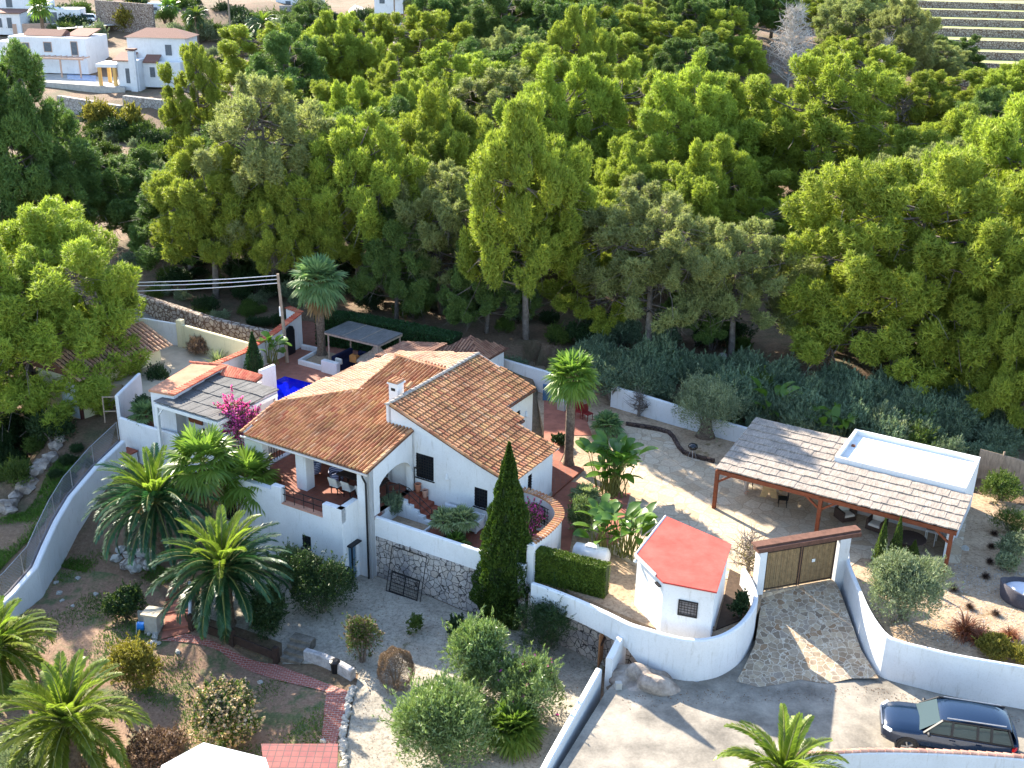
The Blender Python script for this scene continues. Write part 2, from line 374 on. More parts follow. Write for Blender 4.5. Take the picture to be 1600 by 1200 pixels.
# ground materials
def groundmat():
    m, nt, bs = newmat('woodland_ground'); v = coords(nt)
    n = noise(nt, v, .35, 5, .7); n2 = noise(nt, v, 6, 5, .75); n3 = noise(nt, v, .9, 4, .6)
    r = ramp(nt, [(.3, (.12, .07, .04)), (.55, (.2, .125, .075)), (.75, (.28, .2, .13))]); nt.links.new(n2, r.inputs[0])
    g = ramp(nt, [(.35, (.035, .05, .018)), (.7, (.08, .09, .035))]); nt.links.new(n2, g.inputs[0])
    k = ramp(nt, [(.45, (0, 0, 0)), (.7, (.8, .8, .8))]); nt.links.new(n, k.inputs[0])
    col = mix(nt, k.outputs[0], r.outputs[0], g.outputs[0]); nt.links.new(col, bs.inputs['Base Color']); bs.inputs['Roughness'].default_value = .95
    bump(nt, bs, n2, .8, .15); return m
def dirtmat():
    m, nt, bs = newmat('dry_lawn_soil'); v = coords(nt)
    n = noise(nt, v, .55, 6, .7); n2 = noise(nt, v, 9, 5, .75); n3 = noise(nt, v, .22, 3, .6)
    r = ramp(nt, [(.3, (.14, .075, .045)), (.7, (.31, .2, .13))]); nt.links.new(n2, r.inputs[0])
    g = ramp(nt, [(.35, (.035, .07, .02)), (.7, (.1, .13, .045))]); nt.links.new(n2, g.inputs[0])
    k = ramp(nt, [(.5, (0, 0, 0)), (.6, (.85,)*3)]); nt.links.new(n, k.inputs[0])
    col = mix(nt, k.outputs[0], r.outputs[0], g.outputs[0]); nt.links.new(col, bs.inputs['Base Color']); bs.inputs['Roughness'].default_value = .95
    bump(nt, bs, n2, .6, .06); return m
def gravelmat(name, c, c2):
    m, nt, bs = newmat(name); v = coords(nt); n = noise(nt, v, .9, 5, .7); n2 = noise(nt, v, 7, 8, .85); n3 = noise(nt, v, .5, 6, .75)
    r = ramp(nt, [(.3, c), (.7, c2)]); nt.links.new(n, r.inputs[0]); k = ramp(nt, [(.36, (.42, .41, .4)), (.5, (.95,)*3), (.62, (1.15,)*3)]); nt.links.new(n2, k.inputs[0])
    w_ = ramp(nt, [(.6, (1, 1, 1)), (.68, (.55, .55, .42))]); nt.links.new(n3, w_.inputs[0])
    nt.links.new(mix(nt, 1., mix(nt, 1., r.outputs[0], k.outputs[0], 'MULTIPLY'), w_.outputs[0], 'MULTIPLY'), bs.inputs['Base Color']); bs.inputs['Roughness'].default_value = .95; bs.inputs['Specular IOR Level'].default_value = .1
    bump(nt, bs, n2, .8, .06); return m
MT['ground'] = groundmat(); MT['dirt'] = dirtmat()
MT['gravel'] = gravelmat('pale_gravel', (.3, .265, .215), (.46, .41, .33))
MT['greygravel'] = mat('grey_gravel', (.3, .3, .3), .4, 1.5, .95, .7, c2=(.42, .42, .42), fine=30)
MT['tangravel'] = gravelmat('tan_gravel', (.32, .22, .14), (.5, .37, .25))
MT['sand'] = mat('sandy_drive', (.46, .38, .28), .15, 1., .95, .3)
MT['road'] = mat('worn_concrete_road', (.19, .17, .145), .4, .55, .95, .6, c2=(.4, .355, .29), fine=10)
MT['farroad'] = mat('pale_far_road', (.5, .46, .4), .1, .5)
MT['flag'] = stonemat('pale_flagstone', 1.7, [(.46, .34, .22), (.56, .44, .31), (.5, .4, .28), (.6, .49, .36)], (.33, .25, .17), .035, bmp=.15)
MT['driveflag'] = stonemat('drive_flagstone', 3.9, [(.28, .17, .095), (.43, .32, .21), (.32, .26, .2), (.47, .37, .25), (.23, .17, .12), (.41, .32, .22), (.5, .4, .27)], (.5, .43, .33), .05, bmp=.2, dirt=((.2, .14, .09), 1.1))
MT['rubble'] = stonemat('rubble_wall', 3.6, [(.42, .36, .31), (.5, .45, .4), (.38, .35, .33), (.56, .5, .45), (.46, .4, .36)], (.05, .045, .045), .05, bmp=.8, dirt=((.12, .12, .14), .7))
MT['farrubble'] = stonemat('far_rubble_wall', 2.2, [(.42, .38, .34), (.5, .46, .4), (.36, .33, .3)], (.2, .17, .15), .1, bmp=.5)
MT['dryrubble'] = stonemat('dry_stone_wall', 3.2, [(.34, .28, .23), (.44, .37, .3), (.3, .25, .22), (.5, .43, .36)], (.12, .08, .06), .13, bmp=.9)
MT['brick'] = brickmat('brick_path', (.36, .09, .06), (.3, .075, .05), (.42, .32, .27), .24, .12, ms=.012)
MT['redroof'] = mat('red_painted_roof', (.46, .062, .045), .25, 1.1, .8, .15, c2=(.55, .09, .07), fine=9)
MT['rock'] = mat('weathered_rock', (.28, .2, .15), .5, 1.3, .95, 1., c2=(.5, .42, .35), fine=7)
MT['path'] = mat('red_path', (.32, .12, .08), .25, 1.5, .9, .2)

# --- platforms (higher made ground) ---
zR = 0.0
road = plat('road', W([(946,1082),(985,1040),(1090,1066),(1140,1035),(1180,1000),(1335,1000),(1362,1045),(1600,1105),(1760,1160),(1760,1290),(840,1290),(870,1205)], zR), zR, MT['road'], 2)
def drv_z(x, y):   # drive rises from the road to the gate
    p = np.array((x, y)); a = np.array(P(1250,1062,0)[:2]); b = np.array(P(1245,915,1.17)[:2]); t = float((p-a)@(b-a)/((b-a)@(b-a))); return .014+max(0, min(1, t))*1.16
drive = drape('driveway', [P(x, y, z) for x, y, z in [(1150,1065,0),(1185,1074,0),(1215,1070,0),(1250,1062,0),(1290,1069,0),(1330,1063,0),(1372,1064,0),(1345,1020,.3),(1325,965,.7),(1302,903,1.17),(1184,927,1.17),(1188,950,.9),(1180,1005,.4)]], 0.0, MT['driveflag'], .5, drv_z)
PLAT.append(([P(x, y, .3)[:2] for x, y in [(1120,1060),(1380,1060),(1310,890),(1176,910)]], .0))
ZP = 1.2
patio = plat('patio', W([(950,690),(978,665),(1045,678),(1068,712),(1120,725),(1195,740),(1330,770),(1330,700),(1520,745),(1500,880),(1345,872),(1305,906),(1186,928),(1165,905),(1040,905),(985,880),(930,850),(985,760)], ZP), ZP, MT['flag'])
pgar = plat('gravel_garden', W([(826,560),(905,600),(1050,640),(1200,690),(1340,725),(1640,800),(1760,830),(1760,1080),(1600,1048),(1480,1026),(1395,1000),(1362,955),(1328,880),(1301,904),(1192,926),(1188,940),(1160,985),(1100,1003),(1050,992),(990,968),(838,900),(826,880),(880,800),(868,760)], ZP-.02), ZP-.02, MT['tangravel'])
# terracotta paths right of the house
def sheet(name, poly, z, m): o = MB().prism(poly, z-.05, z).build(name, m); return struct(o)
sheet('side_path', W([(850,690),(850,600),(905,625),(925,680),(880,680),(885,700),(866,740),(880,750),(935,760),(905,780),(890,860),(830,880),(826,800),(862,772)], ZP+.012), ZP+.012, MT['path'])
sheet('side_path', W([(925,855),(960,770),(985,770),(965,850)], ZP+.016), ZP+.016, MT['path'])
ZT = 1.32; ZU = 2.2
terr = plat('terrace_floor', [hw(a, b, 0) for a, b in [(-1.2,1.15),(5.8,1.0),(8.0,.9),(8.25,2.5),(8.1,4.1),(7.4,4.9),(5.3,5.4),(5.2,12.5),(-1.2,12.5)]], ZT, MT['terra'])
ZD = 2.1
deck = plat('pool_deck', [P(x, y, ZD) for x, y in [(240,650),(345,560),(420,545),(470,500),(500,505),(700,535),(760,552),(620,640),(500,720),(420,720),(330,700)]], ZD, MT['deck'])
drv2 = plat('forecourt', W([(150,600),(230,495),(400,545),(345,590),(250,650),(190,600)], 2.12), 2.12, MT['sand'])
# lower garden sheets
drape('lawn', [P(x, y, -2) for x, y in [(0,950),(90,890),(240,915),(290,995),(520,1080),(540,1200),(560,1300),(-200,1300),(-200,1100)]], .03, MT['dirt'])
drape('gravel_bed', [P(x, y, -1.4) for x, y in [(560,897),(650,930),(760,970),(900,1020),(945,1040),(940,1060),(845,1215),(840,1300),(500,1300),(530,1200),(548,1110),(560,1050),(520,1035),(440,1025),(440,1000),(310,965),(305,930),(420,900),(500,890)]], .04, MT['gravel'])
# --- terrain grid ---
xs = np.concatenate([np.linspace(-260, -60, 26)[:-1], np.linspace(-60, 60, 181), np.linspace(60, 260, 26)[1:]])
ys = np.concatenate([np.linspace(12, 28, 8)[:-1], np.linspace(28, 100, 110), np.linspace(100, 480, 90)[1:]])
X, Y = np.meshgrid(xs, ys); Z = HT(X, Y)
for poly, z in PLAT:
    Z = np.where(inpoly(X, Y, poly), np.minimum(Z, z-.6), Z)
n1, n2 = X.shape; ii = np.arange(n1*n2).reshape(n1, n2)
Fc = np.stack([ii[:-1, :-1], ii[:-1, 1:], ii[1:, 1:], ii[1:, :-1]], -1).reshape(-1, 4)
struct(nmesh('ground', np.stack([X, Y, Z], -1).reshape(-1, 3), Fc, MT['ground'], smooth=True))

# ---------------- garden and street walls ----------------
def wallthing(name, label, path, w_, z0, z1, m, cat='wall'):
    o = MB().strip(path, w_, z0, z1).build(name, m); return tag(o, label, cat)
def crv(pts, n=6):   # smooth catmull path through points
    pts = [np.array(q, float) for q in pts]; out = []
    for i in range(len(pts)-1):
        p0 = pts[max(i-1, 0)]; p1 = pts[i]; p2 = pts[i+1]; p3 = pts[min(i+2, len(pts)-1)]
        for k in range(n):
            t = k/n; out.append(.5*((2*p1)+(-p0+p2)*t+(2*p0-5*p1+4*p2-p3)*t*t+(-p0+3*p1-3*p2+p3)*t**3))
    out.append(pts[-1]); return [tuple(q) for q in out]
# white band over the stone retaining wall, terrace side
zt = [2.15]*2
tw = [hw(-.35, .95, 0)[:2], hw(8.1, .95, 0)[:2]]
wallthing('terrace_parapet', 'long plain white parapet wall above the rubble wall, left of the tall cypress', tw, .22, 1.1, 2.15, MT['white'])
wallthing('rubble_retaining_wall', 'rubble stone retaining wall with dark joints under the white parapet, left of the cypress', [hw(-1.0, 1.0, 0)[:2], hw(8.2, .95, 0)[:2]], .3, -2.2, 1.1, MT['rubble'])
# curved white front wall sweeping round the red-roofed cabin
fw_top = [(832,910,1.75),(862,920,1.8),(905,937,1.8),(952,958,1.85),(985,974,1.95),(1015,983,2),(1045,992,2),(1075,998,2),(1102,998,2),(1130,991,2),(1156,975,2.0),(1174,953,2.0),(1181,930,2.0),(1172,905,2.05),(1162,888,2.1)]
pp = crv([P(*q) for q in fw_top], 4)
MBw = MB().strip([q[:2] for q in pp], .22, [(.75 if i < 16 else .75-(i-16)*.22 if i < 21 else -.4) for i in range(len(pp))], [q[2] for q in pp])
tag(MBw.build('curved_garden_wall', MT['white']), 'white wall that curves round the small red-roofed cabin', 'wall')
p2 = [P(*q)[:2] for q in [(828,922,.9),(905,952,.9),(975,985,.9),(1000,1010,.0)]]
wallthing('rubble_retaining_wall', 'rubble stone wall below the white wall, between the cypress and the small wooden gate', p2, .26, -2.2, [.8, .8, .75, .3], MT['rubble'])
# right curved wall
rw = [(1324,862,2.25),(1326,880,2.25),(1335,902,2.2),(1345,925,2.15),(1355,948,2.1),(1370,973,2.05),(1388,993,2),(1412,1003,1.95),(1445,1011,1.95),(1490,1022,1.95),(1545,1032,1.95),(1610,1043,1.95),(1700,1060,1.95)]
pp = crv([P(*q) for q in rw], 3)
tag(MB().strip([q[:2] for q in pp], .2, -.4, [q[2] for q in pp]).build('curved_garden_wall', MT['white']), 'long white wall that curves from the gate pillar to the parked car', 'wall')
# drain hole pairs
for k, (x, y, z) in enumerate([(1134,1051,.35),(1140,1049,.35)]):
    pass
# small walls by the wooden gate
A0 = P(975,985,1.2); A1 = P(952,1030,.9)
wallthing('gate_pier_wall', 'short white wall standing between the brown wooden door and the rock outcrop', [A0[:2], A1[:2]], .3, -1, [1.25, .95], MT['white'])
B0 = P(936,1044,.6); B1 = P(858,1185,.35); B2 = P(800,1300,.3)
wallthing('boundary_wall', 'long straight white wall running down between the oleanders and the road', [B0[:2], B1[:2], B2[:2]], .26, -2, [.6, .4, .35], MT['white'])
g = thing('wooden_door', 'brown wooden garden door hung open beside the short white wall', 'door', P(935,1042,-.6))
b = MB(); q0 = np.array(P(934,1043,-.9)); q1 = np.array(P(944,1040,-.9)); 
b.beam((q0[0], q0[1], -.1), (q0[0]+.25, q0[1]+.75, -.1), .06, 1.7); b.build('door_panel', MT['pinewood'] if 0 else mat('brown_door_wood', (.3, .15, .07), .3, 6), g)
MB().beam((q0[0]+.08, q0[1]+.1, .2), (q0[0]+.3, q0[1]+.66, .2), .1, .08).build('door_brace', MT['darkwood'], g)
# coping wall, bottom right
cw = crv([P(1235,1176,1.5), P(1300,1171,1.5), P(1380,1168,1.5), P(1490,1171,1.5), P(1610,1179,1.5), P(1700,1190,1.5)], 3)
t = thing('tile_topped_wall', 'white wall topped with small terracotta tiles in front of the parked car', 'wall', cw[0])
low = [(q[0]+.0, q[1]-.12) for q in cw]
MB().strip(low, .25, -1.0, 1.46).build('wall', MT['white'], t)
b = MB(); r = rnd(3)
L = 0; pts = [np.array(q) for q in cw]; acc = 0
def pathpts(pts, step):
    out = []; d = 0
    for i in range(len(pts)-1):
        a, c = np.array(pts[i][:3], float), np.array(pts[i+1][:3], float); l = np.linalg.norm(c-a)
        while d <= l: out.append((a+(c-a)*d/l, (c-a)/l)); d += step
        d -= l
    return out
def halftile(b, c, along, across, w_, l_, h_, tilt=0, n=5):
    # half-barrel, axis 'along' (3-vector unit), width dir 'across'
    c = np.array(c, float); al = np.array(along, float); ac = np.array(across, float); upv = np.cross(al, ac); upv = upv if upv[2] > 0 else -upv
    vs = []
    for e, s_ in ((-.5, 1.), (.5, .86)):
        for j in range(n+1):
            t_ = pi*j/n; vs.append(c+al*l_*e+ac*cos(t_)*w_/2*s_+upv*(sin(t_)*h_*s_+tilt*(-e)))
    b.add(vs, [[j, j+1, n+2+j, n+1+j] for j in range(n)]+[list(range(n+1))])
def coping(b, path, w_=.2, l_=.4, h_=.08, along=False, z=None):
    for p, d in pathpts(path, l_*.9 if along else w_):
        nn = np.array([-d[1], d[0], 0]); nn /= np.linalg.norm(nn)
        if along: halftile(b, p, d, nn, w_, l_, h_, .03)
        else: halftile(b, p, nn, d, w_*.96, l_, h_)
coping(b, [(q[0], q[1]-.1, 1.46) for q in cw], .24, .34, .07, along=True)
b.build('coping_tiles', tilemat('faded_coping_tile', [(.45, .25, .2), (.55, .33, .26), (.5, .3, .22)]), t)
# ---------------- main house ----------------
def wallH(b, fn, u0, u1, v0, v1, zb, zt, holes=(), axis='a', extra=()):
    """wall running along axis from u0 to u1, thickness v0..v1, top zt (number or f(u)); holes (u0,u1,zlo,zhi or f(u))"""
    ztf = zt if callable(zt) else (lambda u: zt)
    us = {u0, u1, *extra}
    for h in holes:
        us |= {h[0], h[1]}
        if callable(h[3]): us |= {h[0]+(h[1]-h[0])*k/14 for k in range(15)}
    us = sorted(q for q in us if u0-1e-6 <= q <= u1+1e-6)
    pt = (lambda u, v, z: fn(u, v, z)) if axis == 'a' else (lambda u, v, z: fn(v, u, z))
    def cell(a, c, zl0, zl1, zh0, zh1):
        if zh0-zl0 < 1e-4 and zh1-zl1 < 1e-4: return
        vs = [pt(a, v0, zl0), pt(c, v0, zl1), pt(c, v1, zl1), pt(a, v1, zl0), pt(a, v0, zh0), pt(c, v0, zh1), pt(c, v1, zh1), pt(a, v1, zh0)]
        fs = [[3, 2, 1, 0], [4, 5, 6, 7], [0, 1, 5, 4], [1, 2, 6, 5], [2, 3, 7, 6], [3, 0, 4, 7]]
        if axis == 'b': fs = [q[::-1] for q in fs]
        b.add(vs, fs)
    for a, c in zip(us[:-1], us[1:]):
        if c-a < 1e-5: continue
        m_ = (a+c)/2; hs = sorted([h for h in holes if h[0]-1e-6 <= m_ <= h[1]+1e-6], key=lambda h: h[2])
        l0 = l1 = zb
        for h in hs:
            cell(a, c, l0, l1, h[2], h[2]) if h[2] > l0+1e-4 else None
            l0, l1 = (h[3](a), h[3](c)) if callable(h[3]) else (h[3], h[3])
        cell(a, c, l0, l1, ztf(a), ztf(c))
def window(parent, fn, u0, u1, v, z0, z1, axis='a', grille=True, nx=5, nz=7, inward=1, depth=.18, sill=True, frm=None, gl=None, label=None):
    """window in a hole; v = outer face; inward=+1/-1 direction into the wall"""
    bx = (lambda b, p0, p1, q0, q1, r0, r1: b.box(fn, p0, p1, min(q0, q1), max(q0, q1), r0, r1)) if axis == 'a' else (lambda b, p0, p1, q0, q1, r0, r1: b.box(fn, min(q0, q1), max(q0, q1), p0, p1, r0, r1))
    i = inward; f = MB(); t = .06
    for (p0, p1, r0, r1) in ((u0, u1, z0, z0+t), (u0, u1, z1-t, z1), (u0, u0+t, z0+t, z1-t), (u1-t, u1, z0+t, z1-t)): bx(f, p0, p1, v+i*.03, v+i*.12, r0, r1)
    wd = f.build('window', frm or MT['black'], parent)
    if label: wd['label'] = label
    p = MB(); bx(p, u0+t, u1-t, v+i*.1, v+i*.11, z0+t, z1-t); p.build('pane', gl or MT['glass'], wd)
    if grille:
        g = MB()
        for k in range(1, nx): q = u0+(u1-u0)*k/nx; bx(g, q-.012, q+.012, v-i*.02, v+i*.004, z0+.01, z1-.01)
        for k in range(1, nz): q = z0+(z1-z0)*k/nz; bx(g, u0+.01, u1-.01, v-i*.024, v-i*.001, q-.012, q+.012)
        g.build('grille', MT['black'], wd)
    if sill:
        s_ = MB(); bx(s_, u0-.06, u1+.06, v-i*.06, v+i*.02, z0-.05, z0-.003); s_.build('sill', MT['black'] if grille else MT['white'], wd)
    return wd
def tile_roof(b, fn3, poly, across, tw_=.21, tl=.42, r=None, amp=.055, n=4, wf=.37, hh_=.032):
    """fn3(u,v)->surface xyz, v downslope; across = unit world vec of u; poly in (u,v)"""
    us = [q[0] for q in poly]; vs_ = [q[1] for q in poly]; r = r or rnd(5)
    u = min(us)+tw_/2
    cols = []
    while u < max(us):
        v = min(vs_)-tl*.5+ (0)
        while v < max(vs_)+tl:
            cols.append((u, v)); v += tl*.86
        u += tw_
    A = np.array(cols); ok = inpoly(A[:, 0], A[:, 1], poly)
    for (u, v), k in zip(cols, ok):
        if not k: continue
        u += r.gauss(0, .006); v += r.gauss(0, .012); rot = r.gauss(0, .02); lift = r.uniform(0, .012)
        vs = []
        for e, s_, hh in ((-.5, .84, .0), (.5, 1., hh_)):
            for j in range(n+1):
                t_ = pi*j/n; uu = u+cos(t_)*tw_*wf*s_+rot*e*tl; vv = v+e*tl
                x, y, z = fn3(uu, vv); vs.append((x, y, z+hh+lift+sin(t_)*amp*s_))
        b.add(vs, [[n+1+j, n+2+j, j+1, j] for j in range(n)]+[[2*n+1-j for j in range(n+1)]])
H0 = hw(0, 0, ZT); ANG = radians(-30)
house = thing('house', 'large white villa with terracotta roofs and a covered terrace in the middle', 'house', H0, ANG)
kR1 = .19
def zr1(b): return 4.72+kR1*b
def zr2(a): return 6.6+.21*(a+1.65)
def zr3(a):
    z = 6.6-.36*(a+1.65); return z+max(0, a-3.2)*.03*max(0, a-3.2)
mb = MB(); Wm = mb
# arched wall (under the verge, faces the stairs), runs along b at a=-.45..-.15
arch = lambda u: 3.3+.85*math.sqrt(max(0, 1-((u-2.75)/1.62)**2)) if u < 2.75 else 3.3+.85*math.sqrt(max(0, 1-((u-2.75)/1.2)**2))
wallH(mb, HF, .5, 4.05, -.55, -.25, -1.25, lambda u: zr1(u)-.06, [(1.25, 3.9, 2.2, arch)], 'b')
# front lower block: walls under the terrace
wallH(mb, HF, -9.2, -1.3, -.75, -.45, -1.6, 2.3, [(-3.55, -3.0, .2, .95), (-8.6, -7.8, .3, 1.5)], 'a')
wallH(mb, HF, -.75, .52, -1.3, -1.0, -1.6, 3.05, [(-.35, .25, -1.2, .85)], 'b')
mb.box(HF, -1.0, -.25, .5, .8, -1.6, 4.75)
mb.box(HF, -9.2, -9.0, -.45, 6, -1.6, 2.9)
# terrace pillars in the parapet
wallH(mb, HF, -2.15, -1.0, -.76, -.44, 2.3, 3.05, [], 'a'); 
mb.box(HF, -5.35, -4.75, -.76, -.44, 2.3, 3.15)
wallH(mb, HF, -9.2, -5.35, -.75, -.45, 2.3, 2.9, [], 'a')
# roof carrying pillars at the eave
mb.box(HF, -5.3, -4.65, 1.05, 1.65, 2.2, 4.9); mb.box(HF, -8.3, -7.2, .75, 1.2, 2.2, 4.85)
mb.box(HF, -8.2, -.26, .62, .86, 4.42, 4.78)
# back wall of covered terrace, side walls, windowed gable wall
wallH(mb, HF, -8.3, -.56, 4.4, 4.7, 2.2, 5.0, [(-7.0, -5.4, 2.25, 4.3), (-3.6, -1.9, 2.25, 4.3)], 'a')
wallH(mb, HF, .8, 9.6, -8.45, -8.15, -1, lambda u: 4.92 if u > 3.3 else zr1(u)-.05, [(1.35, 4.2, 2.25, 4.45)], 'b', extra=(3.6,))
wallH(mb, HF, -1.75, 5.25, 4.15, 4.4, ZT-.1, lambda u: zr3(u)-.04, [(-.12, .95, 2.95, 4.3), (3.35, 4.1, 2.3, 3.35)], 'a', extra=[k*.5 for k in range(6, 11)])
wallH(mb, HF, 4.4, 8.75, 4.95, 5.2, ZT-.2, lambda u: zr3(5.1)-.04, [(6.2, 6.6, 2.5, 3.55)], 'b')
wallH(mb, HF, 3.0, 4.95, 8.5, 8.75, ZT-.2, lambda u: zr3(u)-.05, [], 'a')
wallH(mb, HF, 8.75, 12.35, 1.7, 1.95, ZT-.2, lambda u: zr3(1.8)-.05, [(10.0, 11.0, 3.1, 4.6), (11.1, 11.7, 1.35, 2.6)], 'b')
wallH(mb, HF, 8.6, 9.3, 2.85, 3.0, ZT-.2, lambda u: zr3(2.95)-.05, [], 'b')
mb.box(HF, 1.95, 2.84, 9.05, 9.3, ZT-.2, zr3(2.9)-.12)
wallH(mb, HF, -8.15, 1.7, 12.35, 12.6, ZT-.2, lambda u: min(zr2(u), zr3(u))-.06, [], 'a', extra=(-1.65,))
wallH(mb, HF, 4.15, 12.35, -1.9, -1.62, 2, lambda u: 6.55, [], 'b')
wallH(mb, HF, 4.7, 9.6, -5.2, -4.9, 2, lambda u: min(zr1(u), 6.5)-.05, [], 'b')
wallH(mb, HF, -4.9, -1.9, 9.4, 9.65, 2, lambda u: 6.45, [], 'a')
# planter parapet on the stairs side
mb.build('wall', MT['white'], house)
# grey plinth at the right corner
MB().box(HF, 5.202, 5.24, 7.2, 8.78, ZT-.2, ZT+.22).build('plinth', MT['concrete'], house)
# floors
MB().box(HF, -9.0, -1.3, -.45, 4.4, 2.0, ZU).build('terrace_floor', MT['terra'], house)
MB().box(HF, -1.3, -.25, .8, 4.4, 2.0, ZU).build('porch_floor', MT['terra'], house)
b = MB(); b.box(HF, -4.73, -2.17, -.78, -.42, 2.3, 2.345); b.build('sill_tiles', mat('coping_clay', (.5, .25, .16), .2, 8), house)
# railing on the front opening
b = MB()
for k in range(5): a = -4.65+k*.6; b.beam(HF(a, -.6, 2.34), HF(a, -.6, 3.1), .03, .03)
for z in (3.1, 2.75): b.beam(HF(-4.75, -.6, z), HF(-2.15, -.6, z), .035, .035)
b.beam(HF(-1.15, -.4, 3.25), HF(-1.15, .5, 3.25), .03, .03)
b.build('railing', MT['black'], house)
window(house, HF, -3.55, -3.0, -.75, .2, .95, 'a', nx=3, nz=3)
window(house, HF, -8.6, -7.8, -.75, .3, 1.5, 'a')
window(house, HF, -.12, .95, 4.15, 2.95, 4.3, 'a', nx=7, nz=9, label='largest grilled window, beside the stairs')
window(house, HF, 3.35, 4.1, 4.15, 2.3, 3.35, 'a', nx=5, nz=6)
window(house, HF, 6.2, 6.6, 5.2, 2.5, 3.55, 'b', nx=3, nz=7, inward=-1)
window(house, HF, 10.0, 11.0, 1.95, 3.1, 4.6, 'b', inward=-1)
window(house, HF, 11.1, 11.7, 1.95, 1.35, 2.6, 'b', inward=-1, sill=False)
# low door on the front block
bluedoor = mat('blue_grey_door', (.09, .16, .22), .1, 3, .4)
dd = MB().box(HF, -1.12, -1.06, -.33, .23, -1.2, .83).build('door', bluedoor, house)
MB().box(HF, -1.05, -1.0, -.08, -.02, -1.15, .8).build('door_frame', MT['black'], dd)
MB().box(HF, -1.0, -.72, -.45, .35, .88, .95).build('door_hood', MT['black'], dd)
# terrace doors
dg = mat('greenish_door', (.06, .12, .12), .15, 3, .3)
for a0, a1 in ((-7.0, -5.4), (-3.6, -1.9)):
    d2 = MB().box(HF, a0, a1, 4.5, 4.56, 2.2, 4.3).build('door', dg, house)
    f = MB()
    for k in range(4): q = a0+(a1-a0-.06)*k/3; f.box(HF, q, q+.06, 4.44, 4.495, 2.2, 4.3)
    f.build('door_frame', MT['whitewood'], d2)
# downpipe and gutter
b = MB(); b.tube([HF(-.62, .38, 4.62), HF(-.5, .3, 4.45), HF(-.42, .42, 4.1), HF(-.42, .42, -1.2)], .05, 8)
b.build('downpipe', MT['black'], house)
b = MB(); b.tube([HF(-8.2, .3, 4.66), HF(-.25, .3, 4.62)], .06, 8); b.build('gutter', mat('pale_gutter', (.55, .5, .45), .1), house)
# vents on the walls
b = MB(); b.box(HF, -.75, -.5, 4.08, 4.146, 4.95, 5.05); b.build('wall_vent', MT['black'], house)
for a_, b_, z_, ax in ((1.75, 4.1, 3.55, 'a'), (5.25, 5.6, 3.2, 'b'), (2.0, 11.6, 4.2, 'b')):
    s_ = MB()
    c = HF(a_, b_, z_); s_.lathe((c[0], c[1], c[2]-.22), [(.11, 0), (.12, .04), (.06, .25), (.02, .3)], 10); s_.build('wall_lamp', MT['white'], house)
# --- tiled roofs ---
rA = (AX[0], AX[1], 0)
def slab(b, pts, th=.1):   # pts local (a,b,z) polygon
    top = [hw(*q) for q in pts]; bot = [(q[0], q[1], q[2]-th) for q in top]; n = len(pts)
    b.add(top+bot, [list(range(n)), [n+i for i in range(n)][::-1]]+[[n+i, n+(i+1) % n, (i+1) % n, i] for i in range(n)])
# front roof: slopes towards the camera (v = -b)
R1 = [(-8.05, .42), (-.22, .32), (-.22, 4.15), (-1.75, 4.15), (-1.75, 9.55), (-5.25, 9.75), (-5.1, 6.1), (-8.45, 3.3)]
mb = MB(); slab(mb, [(a, b_, zr1(b_)-.01) for a, b_ in R1], .09)
rf = mb.build('roof', MT['under'], house)
b = MB(); tile_roof(b, lambda u, v: hw(u, -v, zr1(-v)), [(a, -b_) for a, b_ in R1], rA, r=rnd(1), amp=.1, tw_=.215, tl=.5, wf=.33, hh_=.012)
b.build('roof_tiles', MT['tile'], rf)
# rear-left roof: slopes away to the pool (v = -a)
R2 = [(-8.85, 3.55), (-8.6, 9.6), (-8.5, 10.3), (-7.3, 12.9), (-1.7, 12.6), (-1.65, 9.5), (-5.05, 9.5), (-5.0, 6.0)]
mb = MB(); slab(mb, [(a, b_, zr2(a)-.02) for a, b_ in R2[::-1]], .09)
rf = mb.build('roof', MT['under'], house); rf['label'] = 'pale sunlit roof on the pool side'
b = MB(); tile_roof(b, lambda u, v: hw(-v, u, zr2(-v)), [(b_, -a) for a, b_ in R2], rA, r=rnd(2), wf=.42)
b.build('roof_tiles', MT['tile_pale'], rf)
# right roof: slopes to the right (v = a)
R3 = [(-1.62, 4.05), (5.6, 4.0), (5.42, 8.75), (3.15, 8.78), (3.15, 9.4), (2.05, 9.42), (2.05, 12.75), (-1.5, 12.4)]
mb = MB()
fr_ = [(-1.62, 1), (0, 1), (1.2, 1), (2.05, 1), (3.15, 1), (3.9, 1), (4.7, 1), (5.5, 1)]
def r3b(a): return 12.5 if a <= 2.05 else (9.4 if a <= 3.15 else 8.76)
for (a0, _), (a1, _) in zip(fr_[:-1], fr_[1:]): slab(mb, [(a0, 4.04, zr3(a0)-.01), (a1, 4.04, zr3(a1)-.01), (a1, r3b(a1), zr3(a1)-.01), (a0, r3b(a1), zr3(a0)-.01)], .09)
rf = mb.build('roof', MT['under'], house)
b = MB(); tile_roof(b, lambda u, v: hw(v, u, zr3(v)), [(b_, a) for a, b_ in R3], rA, r=rnd(3), tw_=.24, amp=.07)
b.build('roof_tiles', MT['tile'], rf)
